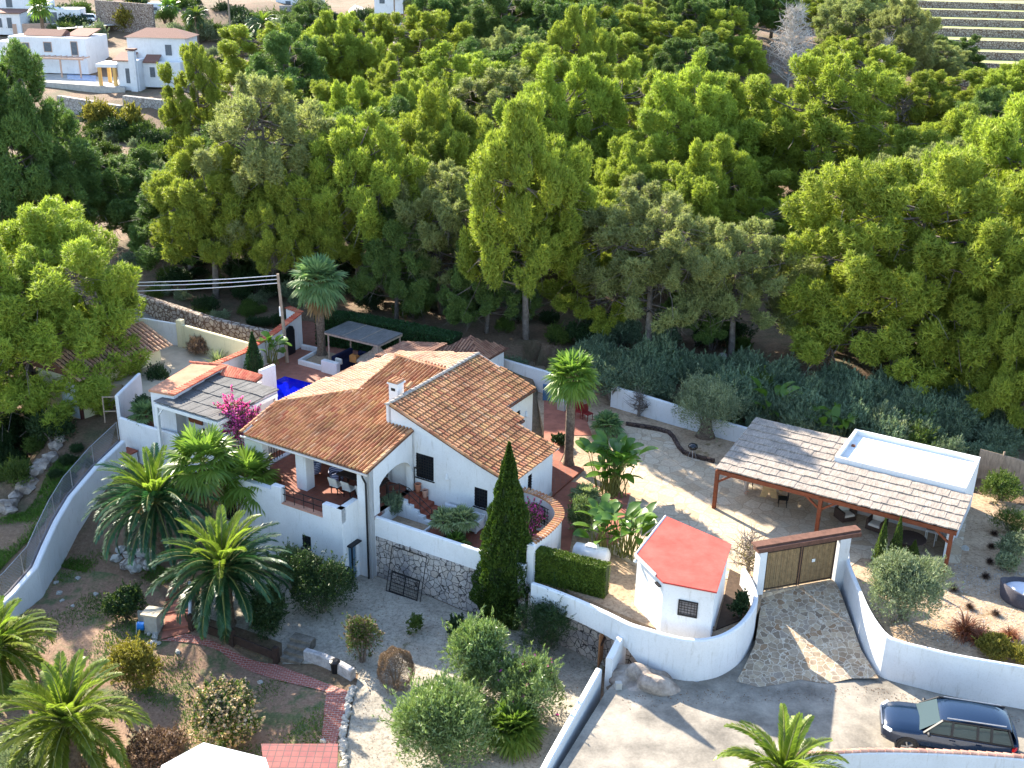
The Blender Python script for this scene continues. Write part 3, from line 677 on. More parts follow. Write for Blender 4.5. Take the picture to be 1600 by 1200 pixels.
# ridge and verge tiles
b = MB(); coping(b, [hw(-1.65, 4.0, 6.64), hw(-1.65, 12.5, 6.64)], .26, .4, .1, along=True)
b.build('ridge_tiles', mat('grey_ridge_mortar', (.36, .32, .28), .4, 6), rf)
for path_, w_ in (([hw(-5.15, 9.7, zr1(9.7)+.05), hw(-1.8, 9.5, zr1(9.5)+.05)], .22), ([hw(-.3, .35, zr1(.35)+.03), hw(-.3, 4.1, zr1(4.1)+.03)], .2),
    ([hw(-8.3, .6, zr1(.6)+.02), hw(-8.45, 3.3, zr1(3.3)+.03), hw(-5.1, 6.1, zr1(6.1)+.02), hw(-5.2, 9.7, zr1(9.7)+.03)], .2),
    ([hw(-1.4, 4.05, zr3(-1.4)+.03)]+[hw(a, 4.05, zr3(a)+.03) for a in (0, 2, 3.5, 4.5, 5.5)], .2)):
    b = MB(); coping(b, path_, w_, .4, .08, along=True); b.build('verge_tiles', MT['tile'], house)
# verge upstand between front roof and pool-side roof
b = MB(); wallH(b, HF, 6.15, 9.6, -5.12, -5.0, 5.4, lambda u: zr1(u)-.05, [], 'b'); b.build('upstand', MT['tile_old'], house)
# white corner gutter block
MB().box(HF, 4.9, 5.5, 8.5, 8.85, zr3(5.2)-.2, zr3(5.2)-.08).build('eave_block', MT['white'], house)
# chimney
ch = MB(); ch.box(HF, -2.75, -2.2, 5.55, 6.1, 5.6, 6.95); ch.box(HF, -2.82, -2.13, 5.48, 6.17, 6.95, 7.03)
ch.build('chimney', MT['white'], house)
chn = house.children[-1]
MB().box(HF, -2.6, -2.35, 5.53, 5.56, 6.6, 6.75).build('chimney_vent', MT['black'], chn)
b = MB()
for q in (-2.7, -2.48, -2.26): halftile(b, hw(q, 5.83, 7.05), (BX[0], BX[1], 0), (AX[0], AX[1], 0), .22, .7, .12)
halftile(b, hw(-2.0, 6.3, 6.75), (BX[0], BX[1], .3), (AX[0], AX[1], 0), .24, .5, .1)
b.build('chimney_tiles', MT['tile'], chn)
# rear small roofs (utility wing)
def patch_roof(name, lab, cor, zs, m, wallz, axisb=True):
    """cor: four (a,b) corners eave-left, eave-right, top-right, top-left ; zs eave,top"""
    pass
wing = thing('garden_store', 'small tiled store with a dark hipped roof tucked behind the villa', 'store', P(733, 572, 1.3), ANG)
sx = P(735, 525, 4.6); A_ = hab(sx)
fnS = lambda a, b_, z: hw(A_[0]+a, A_[1]+b_, z)
MB().box(fnS, -1.5, 1.6, -1.6, 1.5, 1.0, 3.55).build('wall', MT['white'], wing)
b = MB(); apex = (0, 0, 4.55); cs = [(-1.8, -1.9), (1.9, -1.9), (1.9, 1.8), (-1.8, 1.8)]
b.add([fnS(a, c, 3.6) for a, c in cs]+[fnS(0, 0, 4.55)], [[0, 1, 4], [1, 2, 4], [2, 3, 4], [3, 0, 4], [3, 2, 1, 0]])
rf = b.build('roof', MT['under'], wing)
b = MB()
tile_roof(b, lambda u, v: fnS(u, -v, 4.55-.95*v/1.9 if True else 0), [(-1.8, 1.9), (1.9, 1.9), (0, 0)], rA, r=rnd(8))
tile_roof(b, lambda u, v: fnS(v, u, 4.55-.95*v/1.9), [(-1.9, 1.9), (1.8, 1.9), (0, 0)], rA, r=rnd(9))
b.build('roof_tiles', MT['tile_old'], rf)
lean = thing('lean_to_roofed_annex', 'low annex with a worn pinkish tiled roof joined behind the sunlit pool-side roof', 'annex', P(660, 575, 2.1), ANG)
q1 = hab(P(625, 548, 4.9)); q2 = hab(P(690, 541, 5.3))
la0, la1, lb0, lb1 = q1[0]-.9, q2[0]+.1, 12.9, q1[1]+1.6
MB().box(HF, la0+.2, la1-.1, lb0, lb1-.2, 1.5, 4.7).build('wall', MT['white'], lean)
mb = MB(); zl = lambda a: 4.8+.17*(a-la0)
slab(mb, [(la0, lb0-.2, zl(la0)), (la1, lb0-.2, zl(la1)), (la1, lb1, zl(la1)), (la0, lb1, zl(la0))], .1); rf = mb.build('roof', MT['under'], lean)
b = MB(); tile_roof(b, lambda u, v: hw(-v, u, zl(-v)), [(lb0-.2, -la0), (lb0-.2, -la1), (lb1, -la1), (lb1, -la0)], rA, r=rnd(12)); b.build('roof_tiles', MT['tile_old'], rf)
# --- stairs with side stringer, landing ---
st = thing('garden_stairs', 'five terracotta steps with a black handrail rising to the arched porch', 'stairs', HF(.3, 3.6, ZT), ANG)
b = MB()
for k in range(5):
    z1 = ZU-.176*k; b.box(HF, -.24+0, -.24+.3+.42*k, 2.9, 4.14, ZT-.2, z1-.0005*k) if k else b.box(HF, -.24, .35, 2.9, 4.14, ZT-.2, ZU)
b.v = []; b.f = []; b.mi = []
for k in range(5): b.box(HF, -.24+(0 if k == 0 else .5+.36*(k-1)), .26+.36*k, 2.9, 4.14, ZT-.2, ZU-.176*k)
b.build('steps', MT['step'], st)
b = MB()
for k in range(5): b.box(HF, -.24+(0 if k == 0 else .5+.36*(k-1)), .26+.36*k, 2.66, 2.895, ZT-.2, ZU+.12-.19*k)
b.build('stringer', MT['white'], st)
b = MB(); pts = [HF(-.5, 2.3, 3.15), HF(-.15, 2.75, 3.15), HF(.4, 2.78, 3.05), HF(1.75, 2.78, 2.25)]
for z in (0, -.35): b.tube([(p[0], p[1], p[2]+z) for p in pts], .022, 6)
for p, zb in zip(pts, (2.2, 2.2, 2.1, 1.4)): b.tube([p, (p[0], p[1], zb)], .02, 6)
p = HF(1.05, 2.78, 2.65); b.tube([p, (p[0], p[1], 1.9)], .02, 6)
b.build('handrail', MT['black'], st)
# planter bed left of the stairs
pl = thing('planter_bed', 'raised white-edged planter bed with a spiky plant beside the stairs', 'planter', HF(.7, 2, ZT), ANG)
b = MB(); b.box(HF, -.2, 1.75, 1.25, 1.35, ZT, ZT+.1); b.box(HF, 1.75, 1.85, 1.25, 2.64, ZT, ZT+.12); b.build('kerb', MT['white'], pl)
MB().box(HF, -.22, 1.74, 1.36, 2.65, ZT-.1, ZT+.06).build('soil', MT['tangravel'], pl)
# lamp post, pots
lp = thing('garden_lamp', 'slim black post lamp at the foot of the arch pillar above the stairs', 'lamp', HF(-.1, 4.0, ZU))
b = MB(); c = HF(-.12, 4.0, 0); b.tube([(c[0], c[1], ZU), (c[0], c[1], ZU+1.35)], .025, 6); b.build('post', MT['black'], lp)
b = MB().beam((c[0], c[1], ZU+1.3), (c[0]+.3, c[1]-.05, ZU+1.35), .08, .06); b.build('lamp_head', MT['black'], lp)
for (a_, z_, s_, lab, m_) in ((.12, ZU, 1., 'taller red clay pot at the top of the terracotta stairs', MT['pot']), (.55, ZU-.18, .9, 'paler clay pot one step down on the terracotta stairs', mat('pale_clay', (.5, .28, .2), .2, 5))):
    c = HF(a_, 3.95, z_); t = thing('clay_pot', lab, 'pot', c, 0, 'clay pots on the stairs')
    MB().lathe(c, [(.1*s_, 0), (.15*s_, .2*s_), (.16*s_, .42*s_), (.18*s_, .46*s_), (.18*s_, .5*s_), (.14*s_, .5*s_), (.13*s_, .4*s_)], 14).build('pot', m_, t, smooth=True)
    MB().lathe((c[0], c[1], c[2]+.4*s_), [(.12*s_, 0), (.125*s_, .03)], 10).build('soil', MT['under'], t)
# curved screen wall with tile coping at the right of the terrace
cvp = [(4.95, 5.4), (5.6, 5.55), (6.4, 5.45), (7.1, 5.2), (7.7, 4.75), (8.1, 4.1), (8.25, 3.3), (8.28, 2.3), (8.2, 1.3)]
pp = crv([hw(a, c, 0)[:2] for a, c in cvp], 4); ztops = [3.15]*len(pp)
sw = thing('screen_wall', 'curved white terrace wall capped with a ring of clay tiles and a barred opening', 'wall', HF(8.2, 3, ZT))
MB().strip(pp, .22, ZT-.3, ztops).build('wall', MT['white'], sw)
b = MB(); coping(b, [(q[0], q[1], 3.12) for q in pp], .2, .46, .09); b.build('coping_tiles', MT['tile'], sw)
MB().strip([hw(8.2, 1.45, 0)[:2], hw(8.2, 1.15, 0)[:2]], .34, -1.0, 3.1).build('pier', MT['white'], sw)
q = np.array(pp[7]); d = np.array(pp[9])-q; d = d/np.linalg.norm(d); 
wfn = lambda a, c, z: (q[0]+d[0]*a+d[1]*(-c)*-1*-1, q[1]+d[1]*a+d[0]*c, z)
wd = MB(); nn = np.array([d[1], -d[0]])
gfn = lambda a, c, z: (q[0]+d[0]*a+nn[0]*c, q[1]+d[1]*a+nn[1]*c, z)
wd = MB().box(gfn, 0, .95, .115, .125, 1.75, 2.7).build('window', MT['glass'] if 0 else mat('wall_opening_shade', (.35, .36, .4), .1), sw)
g_ = MB()
for k in range(6): g_.box(gfn, k*.185, k*.185+.025, .13, .16, 1.75, 2.7)
for k in range(6): g_.box(gfn, 0, .95, .161, .18, 1.75+k*.185, 1.775+k*.185)
g_.build('grille', MT['black'], wd)
# terrace sofa
def sofa(name, lab, fn, L_, mfr, mcu, z, n=2, group=None, back=True, base=None):
    o = thing(name, lab, 'sofa', fn(L_/2, .4, z), ANG, group)
    f = MB(); f.box(fn, 0, L_, 0, .8, z+.1, z+.28); f.box(fn, 0, .1, 0, .8, z+.28, z+.6); f.box(fn, L_-.1, L_, 0, .8, z+.28, z+.6); f.box(fn, 0, L_, .7, .8, z+.28, z+.75)
    for a in (.05, L_-.13):
        for c in (.04, .68): f.box(fn, a, a+.08, c, c+.08, z, z+.1)
    f.build('frame', mfr, o)
    wdt = (L_-.24)/n
    for k in range(n):
        MB().box(fn, .12+wdt*k, .11+wdt*(k+1), .03, .66, z+.285, z+.44, .04).build('seat_cushion', mcu, o)
        MB().box(fn, .12+wdt*k, .11+wdt*(k+1), .5, .69, z+.445, z+.85, .05).build('back_cushion', mcu, o)
    return o
grcush = mat('pale_grey_cushion', (.55, .56, .6), .06, 4, .9, .05)
sofa('garden_sofa', 'pale grey cushioned sofa on the lower terrace under the window wall', lambda a, c, z: hw(1.75+a, 3.25+c, z), 2.3, MT['whitewood'], grcush, ZT)
# dining table and cream chairs on covered terrace, console, egg chairs
t = thing('dining_table', 'long dark wooden dining table in the shade of the covered terrace', 'table', HF(-2.4, 2.6, ZU), ANG)
MB().box(HF, -3.7, -1.0, 2.2, 3.1, ZU+.7, ZU+.76).build('tabletop', MT['darkwood'], t)
for a in (-3.6, -1.15):
    for c in (2.28, 2.96): MB().box(HF, a, a+.07, c, c+.07, ZU, ZU+.7).build('leg', MT['darkwood'], t)
for k, (a, lab) in enumerate(((-3.6, 'cream dining chair nearest the white roof pillar'), (-2.8, 'middle cream dining chair at the dark table'), (-1.9, 'cream dining chair nearest the house corner'))):
    t = thing('dining_chair', lab, 'chair', HF(a+.3, 1.6, ZU), ANG, 'cream chairs on the covered terrace'); cream = MT['cushion']
    MB().box(HF, a, a+.52, 1.55, 2.05, ZU+.4, ZU+.47, .02).build('seat', cream, t)
    b = MB(); b.add([HF(a, 1.55, ZU+.47), HF(a+.52, 1.55, ZU+.47), HF(a+.5, 1.38, ZU+.95), HF(a+.02, 1.38, ZU+.95), HF(a, 1.61, ZU+.47), HF(a+.52, 1.61, ZU+.47), HF(a+.5, 1.43, ZU+.95), HF(a+.02, 1.43, ZU+.95)], [[0, 1, 2, 3], [7, 6, 5, 4], [0, 4, 5, 1], [1, 5, 6, 2], [2, 6, 7, 3], [3, 7, 4, 0]])
    b.build('backrest', cream, t)
    for aa in (a+.04, a+.44):
        for c in (1.58, 1.98): MB().box(HF, aa, aa+.04, c, c+.04, ZU, ZU+.4).build('leg', MT['black'], t)
stripe, nt_, bs_ = newmat('navy_striped_fabric'); wv = nt_.nodes.new('ShaderNodeTexWave'); wv.bands_direction = 'Z'; wv.inputs['Scale'].default_value = 3; wv.inputs['Distortion'].default_value = 1.5
nt_.links.new(coords(nt_), wv.inputs[0]); r_ = ramp(nt_, [(.4, (.012, .02, .09)), (.6, (.35, .38, .5))]); nt_.links.new(wv.outputs[1], r_.inputs[0]); nt_.links.new(r_.outputs[0], bs_.inputs['Base Color'])
for a, lab in ((-5.55, 'navy patterned tub chair left of the white roof pillar'), (-4.05, 'navy striped tub chair right of the white roof pillar')):
    t = thing('tub_chair', lab, 'chair', HF(a, 2.7, ZU), ANG, 'navy tub chairs'); c = HF(a, 2.7, ZU)
    b = MB(); n = 14; vs = []
    for k in range(n+1):
        th = radians(20)+radians(320)*k/n-radians(30)+pi; hgt = .55+.4*sin(pi*k/n)
        for rr, z in ((.34, .2), (.44, hgt), (.38, hgt), (.3, .3)): vs.append((c[0]+cos(th+1.2)*rr, c[1]+sin(th+1.2)*rr, c[2]+z))
    b.add(vs, [[k*4+j, k*4+4+j, k*4+5+j, k*4+1+j] for k in range(n) for j in range(3)]); b.build('shell', stripe, t, smooth=True)
    MB().lathe((c[0], c[1], c[2]+.08), [(.2, 0), (.31, .06), (.36, .3), (.3, .36)], 14).build('seat', stripe, t, smooth=True)
t = thing('console_table', 'small white lattice-sided console inside the arched porch', 'table', HF(-.95, 1.6, ZU), ANG)
MB().box(HF, -1.2, -.7, 1.35, 1.9, ZU+.6, ZU+.65).build('tabletop', MT['whitewood'], t)
b = MB()
for a in (-1.18, -.76):
    for c in (1.37, 1.84): b.box(HF, a, a+.04, c, c+.04, ZU, ZU+.6)
b.beam(HF(-.72, 1.37, ZU+.05), HF(-.72, 1.86, ZU+.58), .03, .03); b.beam(HF(-.72, 1.86, ZU+.05), HF(-.72, 1.37, ZU+.58), .03, .03); b.build('lattice', MT['whitewood'], t)
# white pillar in the porch beyond the arch + door
MB().box(HF, -.55, -.2, 3.93, 4.14, ZU, 3.3).build('porch_pillar', MT['white'], house)
# iron trellis frame leaning on the rubble wall
t = thing('trellis_frame', 'black iron trellis panel leaning against the rubble retaining wall', 'trellis', HF(1.2, .2, -1.25), ANG)
def tf(u, v): return HF(.9+u, .05+.62*v/2.3, -1.2+v)
b = MB()
for p_, q_ in (((0, 0), (0, 2.2)), ((2.0, 0), (2.0, 2.2)), ((0, 2.2), (2.0, 2.2)), ((0, 0), (2.0, 0)), ((1., 2.2), (1., 2.45))): b.beam(tf(*p_), tf(*q_), .04, .04)
b.build('frame', MT['black'], t)
b = MB()
for p_, q_ in (((.2, .02), (.2, 1.0)), ((1.8, .02), (1.8, 1.0)), ((.2, 1.0), (1.8, 1.0)), ((1.0, .02), (1.0, 1.0)), ((.2, .04), (1.8, .04))): b.beam(tf(*p_), tf(*q_), .07, .05)
for k in range(1, 6): b.beam(tf(.2, k*.17), tf(1.8, k*.17), .02, .02)
for k in range(1, 16): b.beam(tf(.2+k*.1, .04), tf(.2+k*.1, 1.0), .014, .014)
b.build('lattice_panel', MT['black'], t)

b = MB()
for k in range(11): b.box(HF, -8.32, -8.29, 1.35+k*.2, 1.38+k*.2, 2.25, 4.4)
b.build('side_grille', MT['black'], house)
# ---------------- cabin with the red roof ----------------
ZC = 1.2
def W2(x, y, z): return P(x, y, z)
zt_ = 3.75
cabin = thing('cabin', 'small white cabin with a flat bright red roof and a barred window', 'cabin', P(1090, 940, ZC))
roofp = [P(x, y, zt_) for x, y in [(1036, 909), (1120, 925), (1143, 850), (1040, 806), (993, 866)]]
cx, cy = np.mean([q[0] for q in roofp]), np.mean([q[1] for q in roofp])
inn = [(q[0]+(cx-q[0])*.05, q[1]+(cy-q[1])*.05) for q in roofp]
zfall = lambda q: zt_-.1
b = MB(); b.prism(inn, ZC-1.2, zt_-.08); b.build('wall', MT['white'], cabin)
b = MB(); b.prism([q[:2] for q in roofp], zt_-.08, zt_); b.build('roof', MT['redroof'], cabin)
b = MB()
for i in (4, 3): pass
b.strip([roofp[3][:2], roofp[4][:2], (roofp[4][0]+.75*(roofp[0][0]-roofp[4][0]), roofp[4][1]+.75*(roofp[0][1]-roofp[4][1]))], .1, zt_-.1, zt_+.05)
b.build('roof_kerb', MT['white'], cabin)
p0 = np.array(inn[0]); p1 = np.array(inn[1]); d = (p1-p0)/np.linalg.norm(p1-p0); nn = np.array([d[1], -d[0]])
cf = lambda a, c, z: (p0[0]+d[0]*a+nn[0]*c, p0[1]+d[1]*a+nn[1]*c, z)
Lc = np.linalg.norm(p1-p0); a0 = Lc*.32
wd = MB(); z0, z1, a1 = 2.25, 3.0, a0+.82
for q in ((a0, a1, z0, z0+.07), (a0, a1, z1-.05, z1), (a0, a0+.05, z0+.07, z1-.05), (a1-.05, a1, z0+.07, z1-.05)): wd.box(cf, q[0], q[1], .005, .06, q[2], q[3])
wd = wd.build('window', MT['black'], cabin)
MB().box(cf, a0+.05, a1-.05, .006, .02, z0+.07, z1-.05).build('pane', mat('greyish_pane', (.22, .2, .2), .35, 5, .3, 0), wd)
g_ = MB()
for k in range(1, 6): g_.box(cf, a0+k*.137-.01, a0+k*.137+.01, .03, .05, z0, z1)
for k in range(1, 6): g_.box(cf, a0, a1, .051, .066, z0+k*.125, z0+k*.125+.02)
g_.build('grille', MT['black'], wd)
e0 = np.array(inn[4]); e1 = np.array(inn[0]); d2 = (e1-e0)/np.linalg.norm(e1-e0); n2_ = np.array([d2[1], -d2[0]])
c2f = lambda a, c, z: (e0[0]+d2[0]*a+n2_[0]*c, e0[1]+d2[1]*a+n2_[1]*c, z)
Le = np.linalg.norm(e1-e0)
MB().box(c2f, Le-.5, Le-.15, .02, .14, 3.35, 3.42).build('floodlight', MT['black'], cabin)
q = c2f(.1, .15, 3.5); MB().lathe((q[0], q[1], 3.42), [(.03, 0), (.09, .05), (.08, .14), (.03, .18)], 10).build('wall_lamp', MT['white'], cabin)
# ---------------- clipped hedge screen ----------------
def hedge_box(name, label, path, w_, z0, z1, leaf, n, size=.06, cat='hedge', seed=1, core=None):
    o = thing(name, label, cat, (*path[0][:2], z0))
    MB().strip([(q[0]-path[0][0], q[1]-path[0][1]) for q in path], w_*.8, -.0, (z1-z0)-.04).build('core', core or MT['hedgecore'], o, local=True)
    rng = np.random.default_rng(seed); V = []; segs = [(np.array(path[i][:2]), np.array(path[i+1][:2])) for i in range(len(path)-1)]
    Ls = np.array([np.linalg.norm(c-a) for a, c in segs]); pr = Ls/Ls.sum()
    k = rng.choice(len(segs), n, p=pr); t = rng.random(n); A_ = np.array([s_[0] for s_ in segs])[k]; B_ = np.array([s_[1] for s_ in segs])[k]
    d = (B_-A_)/np.linalg.norm(B_-A_, axis=1, keepdims=True); nn = np.stack([-d[:, 1], d[:, 0]], 1)
    side = rng.random(n); hh = z1-z0; per = 2*hh+w_; s_ = side*per
    off = np.where(s_ < hh, w_/2, np.where(s_ < hh+w_, w_/2-(s_-hh), -w_/2)); z = np.where(s_ < hh, s_, np.where(s_ < hh+w_, hh, per-s_))
    nx = np.where(s_ < hh, 1., np.where(s_ < hh+w_, 0, -1.)); nz = np.where((s_ >= hh) & (s_ < hh+w_), 1., 0.1)
    p = A_+(B_-A_)*t[:, None]+nn*off[:, None]-np.array(path[0][:2]); p = np.column_stack([p, z]); N = np.column_stack([nn*nx[:, None], nz])
    p += rng.normal(0, .025, p.shape); cards(o, 'foliage', p, N, size, leaf, rng, .7, .5); return o
def cards(parent, name, p, N, size, m, rng, spread=.6, asp=.45, mi=None, jit=.3, up_=.0):
    """leaf cards: one kite quad per point, roughly facing/growing along N"""
    n = len(p); N = N/np.maximum(np.linalg.norm(N, axis=1, keepdims=True), 1e-6)
    D = N+rng.normal(0, spread, (n, 3)); D[:, 2] += up_; D /= np.linalg.norm(D, axis=1, keepdims=True)
    S = np.cross(N+rng.normal(0, .5, (n, 3)), D); S /= np.maximum(np.linalg.norm(S, axis=1, keepdims=True), 1e-6)
    L = (size*(1+rng.normal(0, jit, n)).clip(.4, 2))[:, None]; wd = L*asp
    V = np.stack([p-D*L*.5, p+S*wd*.5, p+D*L*.5, p-S*wd*.5], 1).reshape(-1, 3)
    return nmesh(name, V, np.arange(4*n).reshape(n, 4), m, parent, mi)
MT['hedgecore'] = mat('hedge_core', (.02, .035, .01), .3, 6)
MT['leaf_hedge'] = leafmat('clipped_hedge_leaf', (.06, .11, .012), (.11, .18, .02), .25)
MT['leaf_dkhedge'] = leafmat('dark_hedge_leaf', (.015, .05, .015), (.03, .09, .025), .25)
h0 = P(838, 856, 2.75); h1 = P(950, 884, 2.75)
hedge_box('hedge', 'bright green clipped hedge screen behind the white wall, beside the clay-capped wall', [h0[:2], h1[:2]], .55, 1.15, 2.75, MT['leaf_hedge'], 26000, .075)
# white object behind hedge (covered spa / tank)
t = thing('gas_tank', 'rounded white tank half hidden behind the bright green hedge', 'tank', P(925, 868, ZC)); c = P(912, 880, ZC)
e = P(955, 895, ZC+.2)
b = MB(); b.tube([(c[0]-.5, c[1]+.15, ZC+.6), (c[0]-.4, c[1]+.12, ZC+.6), (c[0]+1.0, c[1]-.4, ZC+.6), (c[0]+1.15, c[1]-.45, ZC+.6)], [.22, .42, .42, .22], 18); b.build('tank', MT['whitewood'], t, smooth=True)
MB().beam((c[0]+.1, c[1]-.05, ZC+1.03), (c[0]+.6, c[1]-.24, ZC+1.03), .35, .1).build('hatch', MT['whitewood'], t)
MB().beam((c[0]-.2, c[1], ZC), (c[0]-.2, c[1], ZC+.4), .4, .1).build('foot', MT['concrete'], t); MB().beam((c[0]+.8, c[1]-.35, ZC), (c[0]+.8, c[1]-.35, ZC+.4), .4, .1).build('foot', MT['concrete'], t)
# ---------------- gate ----------------
gl = np.array(P(1188, 925, 1.18)); gr = np.array(P(1300, 905, 1.18)); d = (gr-gl)[:2]; Lg = np.linalg.norm(d); d /= Lg; nn = np.array([-d[1], d[0]])
gf = lambda a, c, z: (gl[0]+d[0]*a+nn[0]*c, gl[1]+d[1]*a+nn[1]*c, z)
gate = thing('driveway_gate', 'brown slatted double gate under a heavy timber lintel across the stone driveway', 'gate', gf(Lg/2, 0, 1.18))
def slatmat():
    m, nt, bs = newmat('reed_slats'); v = coords(nt, False, (1, 1, 1)); v.node.inputs['Rotation'].default_value = (0, 0, -math.atan2(d[1], d[0]))
    wv = nt.nodes.new('ShaderNodeTexWave'); wv.bands_direction = 'X'; wv.inputs['Scale'].default_value = 5.2; wv.inputs['Distortion'].default_value = .6; nt.links.new(v, wv.inputs[0])
    n = noise(nt, v, 4, 4, .7); r = ramp(nt, [(.05, (.05, .03, .012)), (.4, (.26, .165, .075)), (1, (.4, .27, .13))]); nt.links.new(wv.outputs[1], r.inputs[0])
    k = ramp(nt, [(.3, (.6,)*3), (.7, (1.1,)*3)]); nt.links.new(n, k.inputs[0])
    nt.links.new(mix(nt, 1., r.outputs[0], k.outputs[0], 'MULTIPLY'), bs.inputs['Base Color']); bs.inputs['Roughness'].default_value = .85; return m
MT['slat'] = slatmat()
for s_, (a, c) in enumerate(((.08, Lg/2-.03), (Lg/2+.03, Lg-.08))):
    leaf = MB()
    k = a
    while k < c-.05: leaf.box(gf, k, min(k+.085, c), -.03, .03, 1.24, 3.3); k += .1
    lf = leaf.build('gate_leaf', MT['slat'], gate)
    f = MB()
    for q in (a-.02, c-.05): f.box(gf, q, q+.07, -.05, -.032, 1.22, 3.33)
    for z in (1.3, 3.2): f.box(gf, a, c, -.048, -.031, z, z+.05)
    f.build('gate_frame', MT['darkwood'], lf)
MB().box(gf, Lg*.66, Lg*.66+.16, -.07, -.05, 2.35, 2.5).build('gate_sign', MT['whitewood'], gate)
b = MB(); b.box(gf, -.5, Lg+1.05, -.24, .22, 3.4, 3.6); b.box(gf, -.55, Lg+1.1, -.1, .35, 3.603, 3.68); b.build('lintel', MT['beamwood'], gate)
pl_ = MB(); pl_.box(gf, Lg, Lg+.55, -.22, .2, -.2, 3.395); pl_.build('pillar', MT['white'], gate)
pl_ = MB(); pl_.box(gf, -.35, -.0, -.2, .2, -.2, 3.395); pl_.build('pillar', MT['white'], gate)
# ---------------- reed roofed pergola with the white annex ----------------
PA = radians(-30); zp = ZP
PO = np.array(P(1118, 730, 3.55)); pf = lambda a, c, z: (PO[0]+AX[0]*a+BX[0]*c, PO[1]+AX[1]*a+BX[1]*c, z)
def pab(x, y, z): q = at(x, y, z)[:2]-PO[:2]; return float(q@AX), float(q@BX)
Lp = pab(1500, 822, 3.55)[0]; 
def zpr(c): return 3.5+.09*c
# rear-left corner (1190,655)
cr = 6.0
for _ in range(20): cr = pab(1190, 655, zpr(cr))[1]
perg = thing('pergola', 'long timber pergola with a grey reed roof over the stone patio', 'pergola', pf(5, 2, zp), PA)
def reedmat(name, c1, c2, ax=0):
    m, nt, bs = newmat(name); v = coords(nt, True, (14, 1.2, 1) if ax == 0 else (1.2, 14, 1))
    n = noise(nt, v, 2.2, 5, .7); n2 = noise(nt, coords(nt, True), 1.3, 4, .6)
    r = ramp(nt, [(.3, c1), (.7, c2)]); nt.links.new(n, r.inputs[0]); k = ramp(nt, [(.3, (.75,)*3), (.7, (1.1,)*3)]); nt.links.new(n2, k.inputs[0])
    nt.links.new(mix(nt, 1., r.outputs[0], k.outputs[0], 'MULTIPLY'), bs.inputs['Base Color']); bs.inputs['Roughness'].default_value = .95; bump(nt, bs, n, .8, .04); return m
MT['reed'] = reedmat('weathered_reed', (.15, .125, .105), (.44, .37, .31)); MT['reed2'] = reedmat('grey_reed', (.055, .054, .053), (.17, .165, .16))
ann = (pab(1306, 712, 4.0), pab(1511, 768, 4.0), pab(1530, 713, 4.0), pab(1335, 673, 4.0))
aa0 = ann[0][0]; aa1 = (ann[1][0]+ann[2][0])/2; ac0 = (ann[0][1]+ann[1][1])/2; ac1 = (ann[2][1]+ann[3][1])/2
r = rnd(7)
def reedroof(parent, fn, zf, a0, a1, c0, c1, m, rows=9, skip=None):
    ob = []
    b = MB(); st = (c1-c0)/rows
    for k in range(rows):
        e0 = c0+k*st; e1 = e0+st*1.12; A1 = a1 if not skip else skip(e0+st*.5)
        a = a0
        while a < A1-.01:
            w_ = min(r.uniform(.14, .4), A1-a); l = r.uniform(-.01, .015); j = r.gauss(0, .02)
            z0_, z1_ = zf(e0)+.055+l, zf(e1)+.0+l
            vs = [fn(a, e0-.03+j, z0_), fn(a+w_*.98, e0-.03+j, z0_), fn(a+w_*.98, e1, z1_), fn(a, e1, z1_), fn(a, e0-.03+j, z0_-.06), fn(a+w_*.98, e0-.03+j, z0_-.06), fn(a+w_*.98, e1, z1_-.06), fn(a, e1, z1_-.06)]
            b.add(vs, [[0, 1, 2, 3], [7, 6, 5, 4], [0, 4, 5, 1], [1, 5, 6, 2], [2, 6, 7, 3], [3, 7, 4, 0]]); a += w_
    return b.build('roof', m, parent)
reedroof(perg, pf, zpr, 0, Lp, 0, cr, MT['reed'], 9, lambda c: Lp if c < ac0 else aa0)
b = MB(); b.box(pf, .05, Lp-.05, .02, .14, 3.2, 3.42); b.build('front_beam', MT['wood'], perg)
b = MB(); b.beam(pf(.1, .1, zpr(0)-.1), pf(.1, cr-.1, zpr(cr)-.12), .12, .18); b.build('side_beam', MT['wood'], perg)
b = MB(); b.beam(pf(.1, cr-.15, zpr(cr)-.16), pf(aa0, cr-.15, zpr(cr)-.16), .12, .18); b.build('rear_beam', MT['wood'], perg)
k = 1.3
while k < Lp-.3:
    e = cr-.2 if k < aa0 else ac0
    MB().beam(pf(k, .15, zpr(0)-.14), pf(k, e, zpr(e)-.14), .09, .14).build('rafter', MT['wood'], perg); k += 1.25
MB().beam(pf(Lp-.1, .15, zpr(0)-.14), pf(Lp-.1, ac0, zpr(ac0)-.14), .09, .16).build('rafter', MT['wood'], perg)
pm = pab(1282, 820, 1.5)[0]
for a, c in ((.1, .08), (pm, .08), (Lp-.25, .08), (.1, cr-.2), (pm, cr-.2)):
    ztop = zpr(c)-.14; MB().box(pf, a-.09, a+.09, c-.09, c+.09, zp-.2, ztop).build('post', MT['wood'], perg)
for a, s_ in ((.1, 1), (pm, 1), (pm, -1), (Lp-.25, -1)):
    MB().beam(pf(a+.09*s_, .08, 2.75), pf(a+.75*s_, .08, 3.24), .08, .1).build('brace', MT['wood'], perg)
ax_ = thing('annex', 'flat roofed white annex with a raised parapet built into the pergola', 'building', pf((aa0+aa1)/2, (ac0+ac1)/2, zp), PA)
b = MB(); zt2 = 4.05
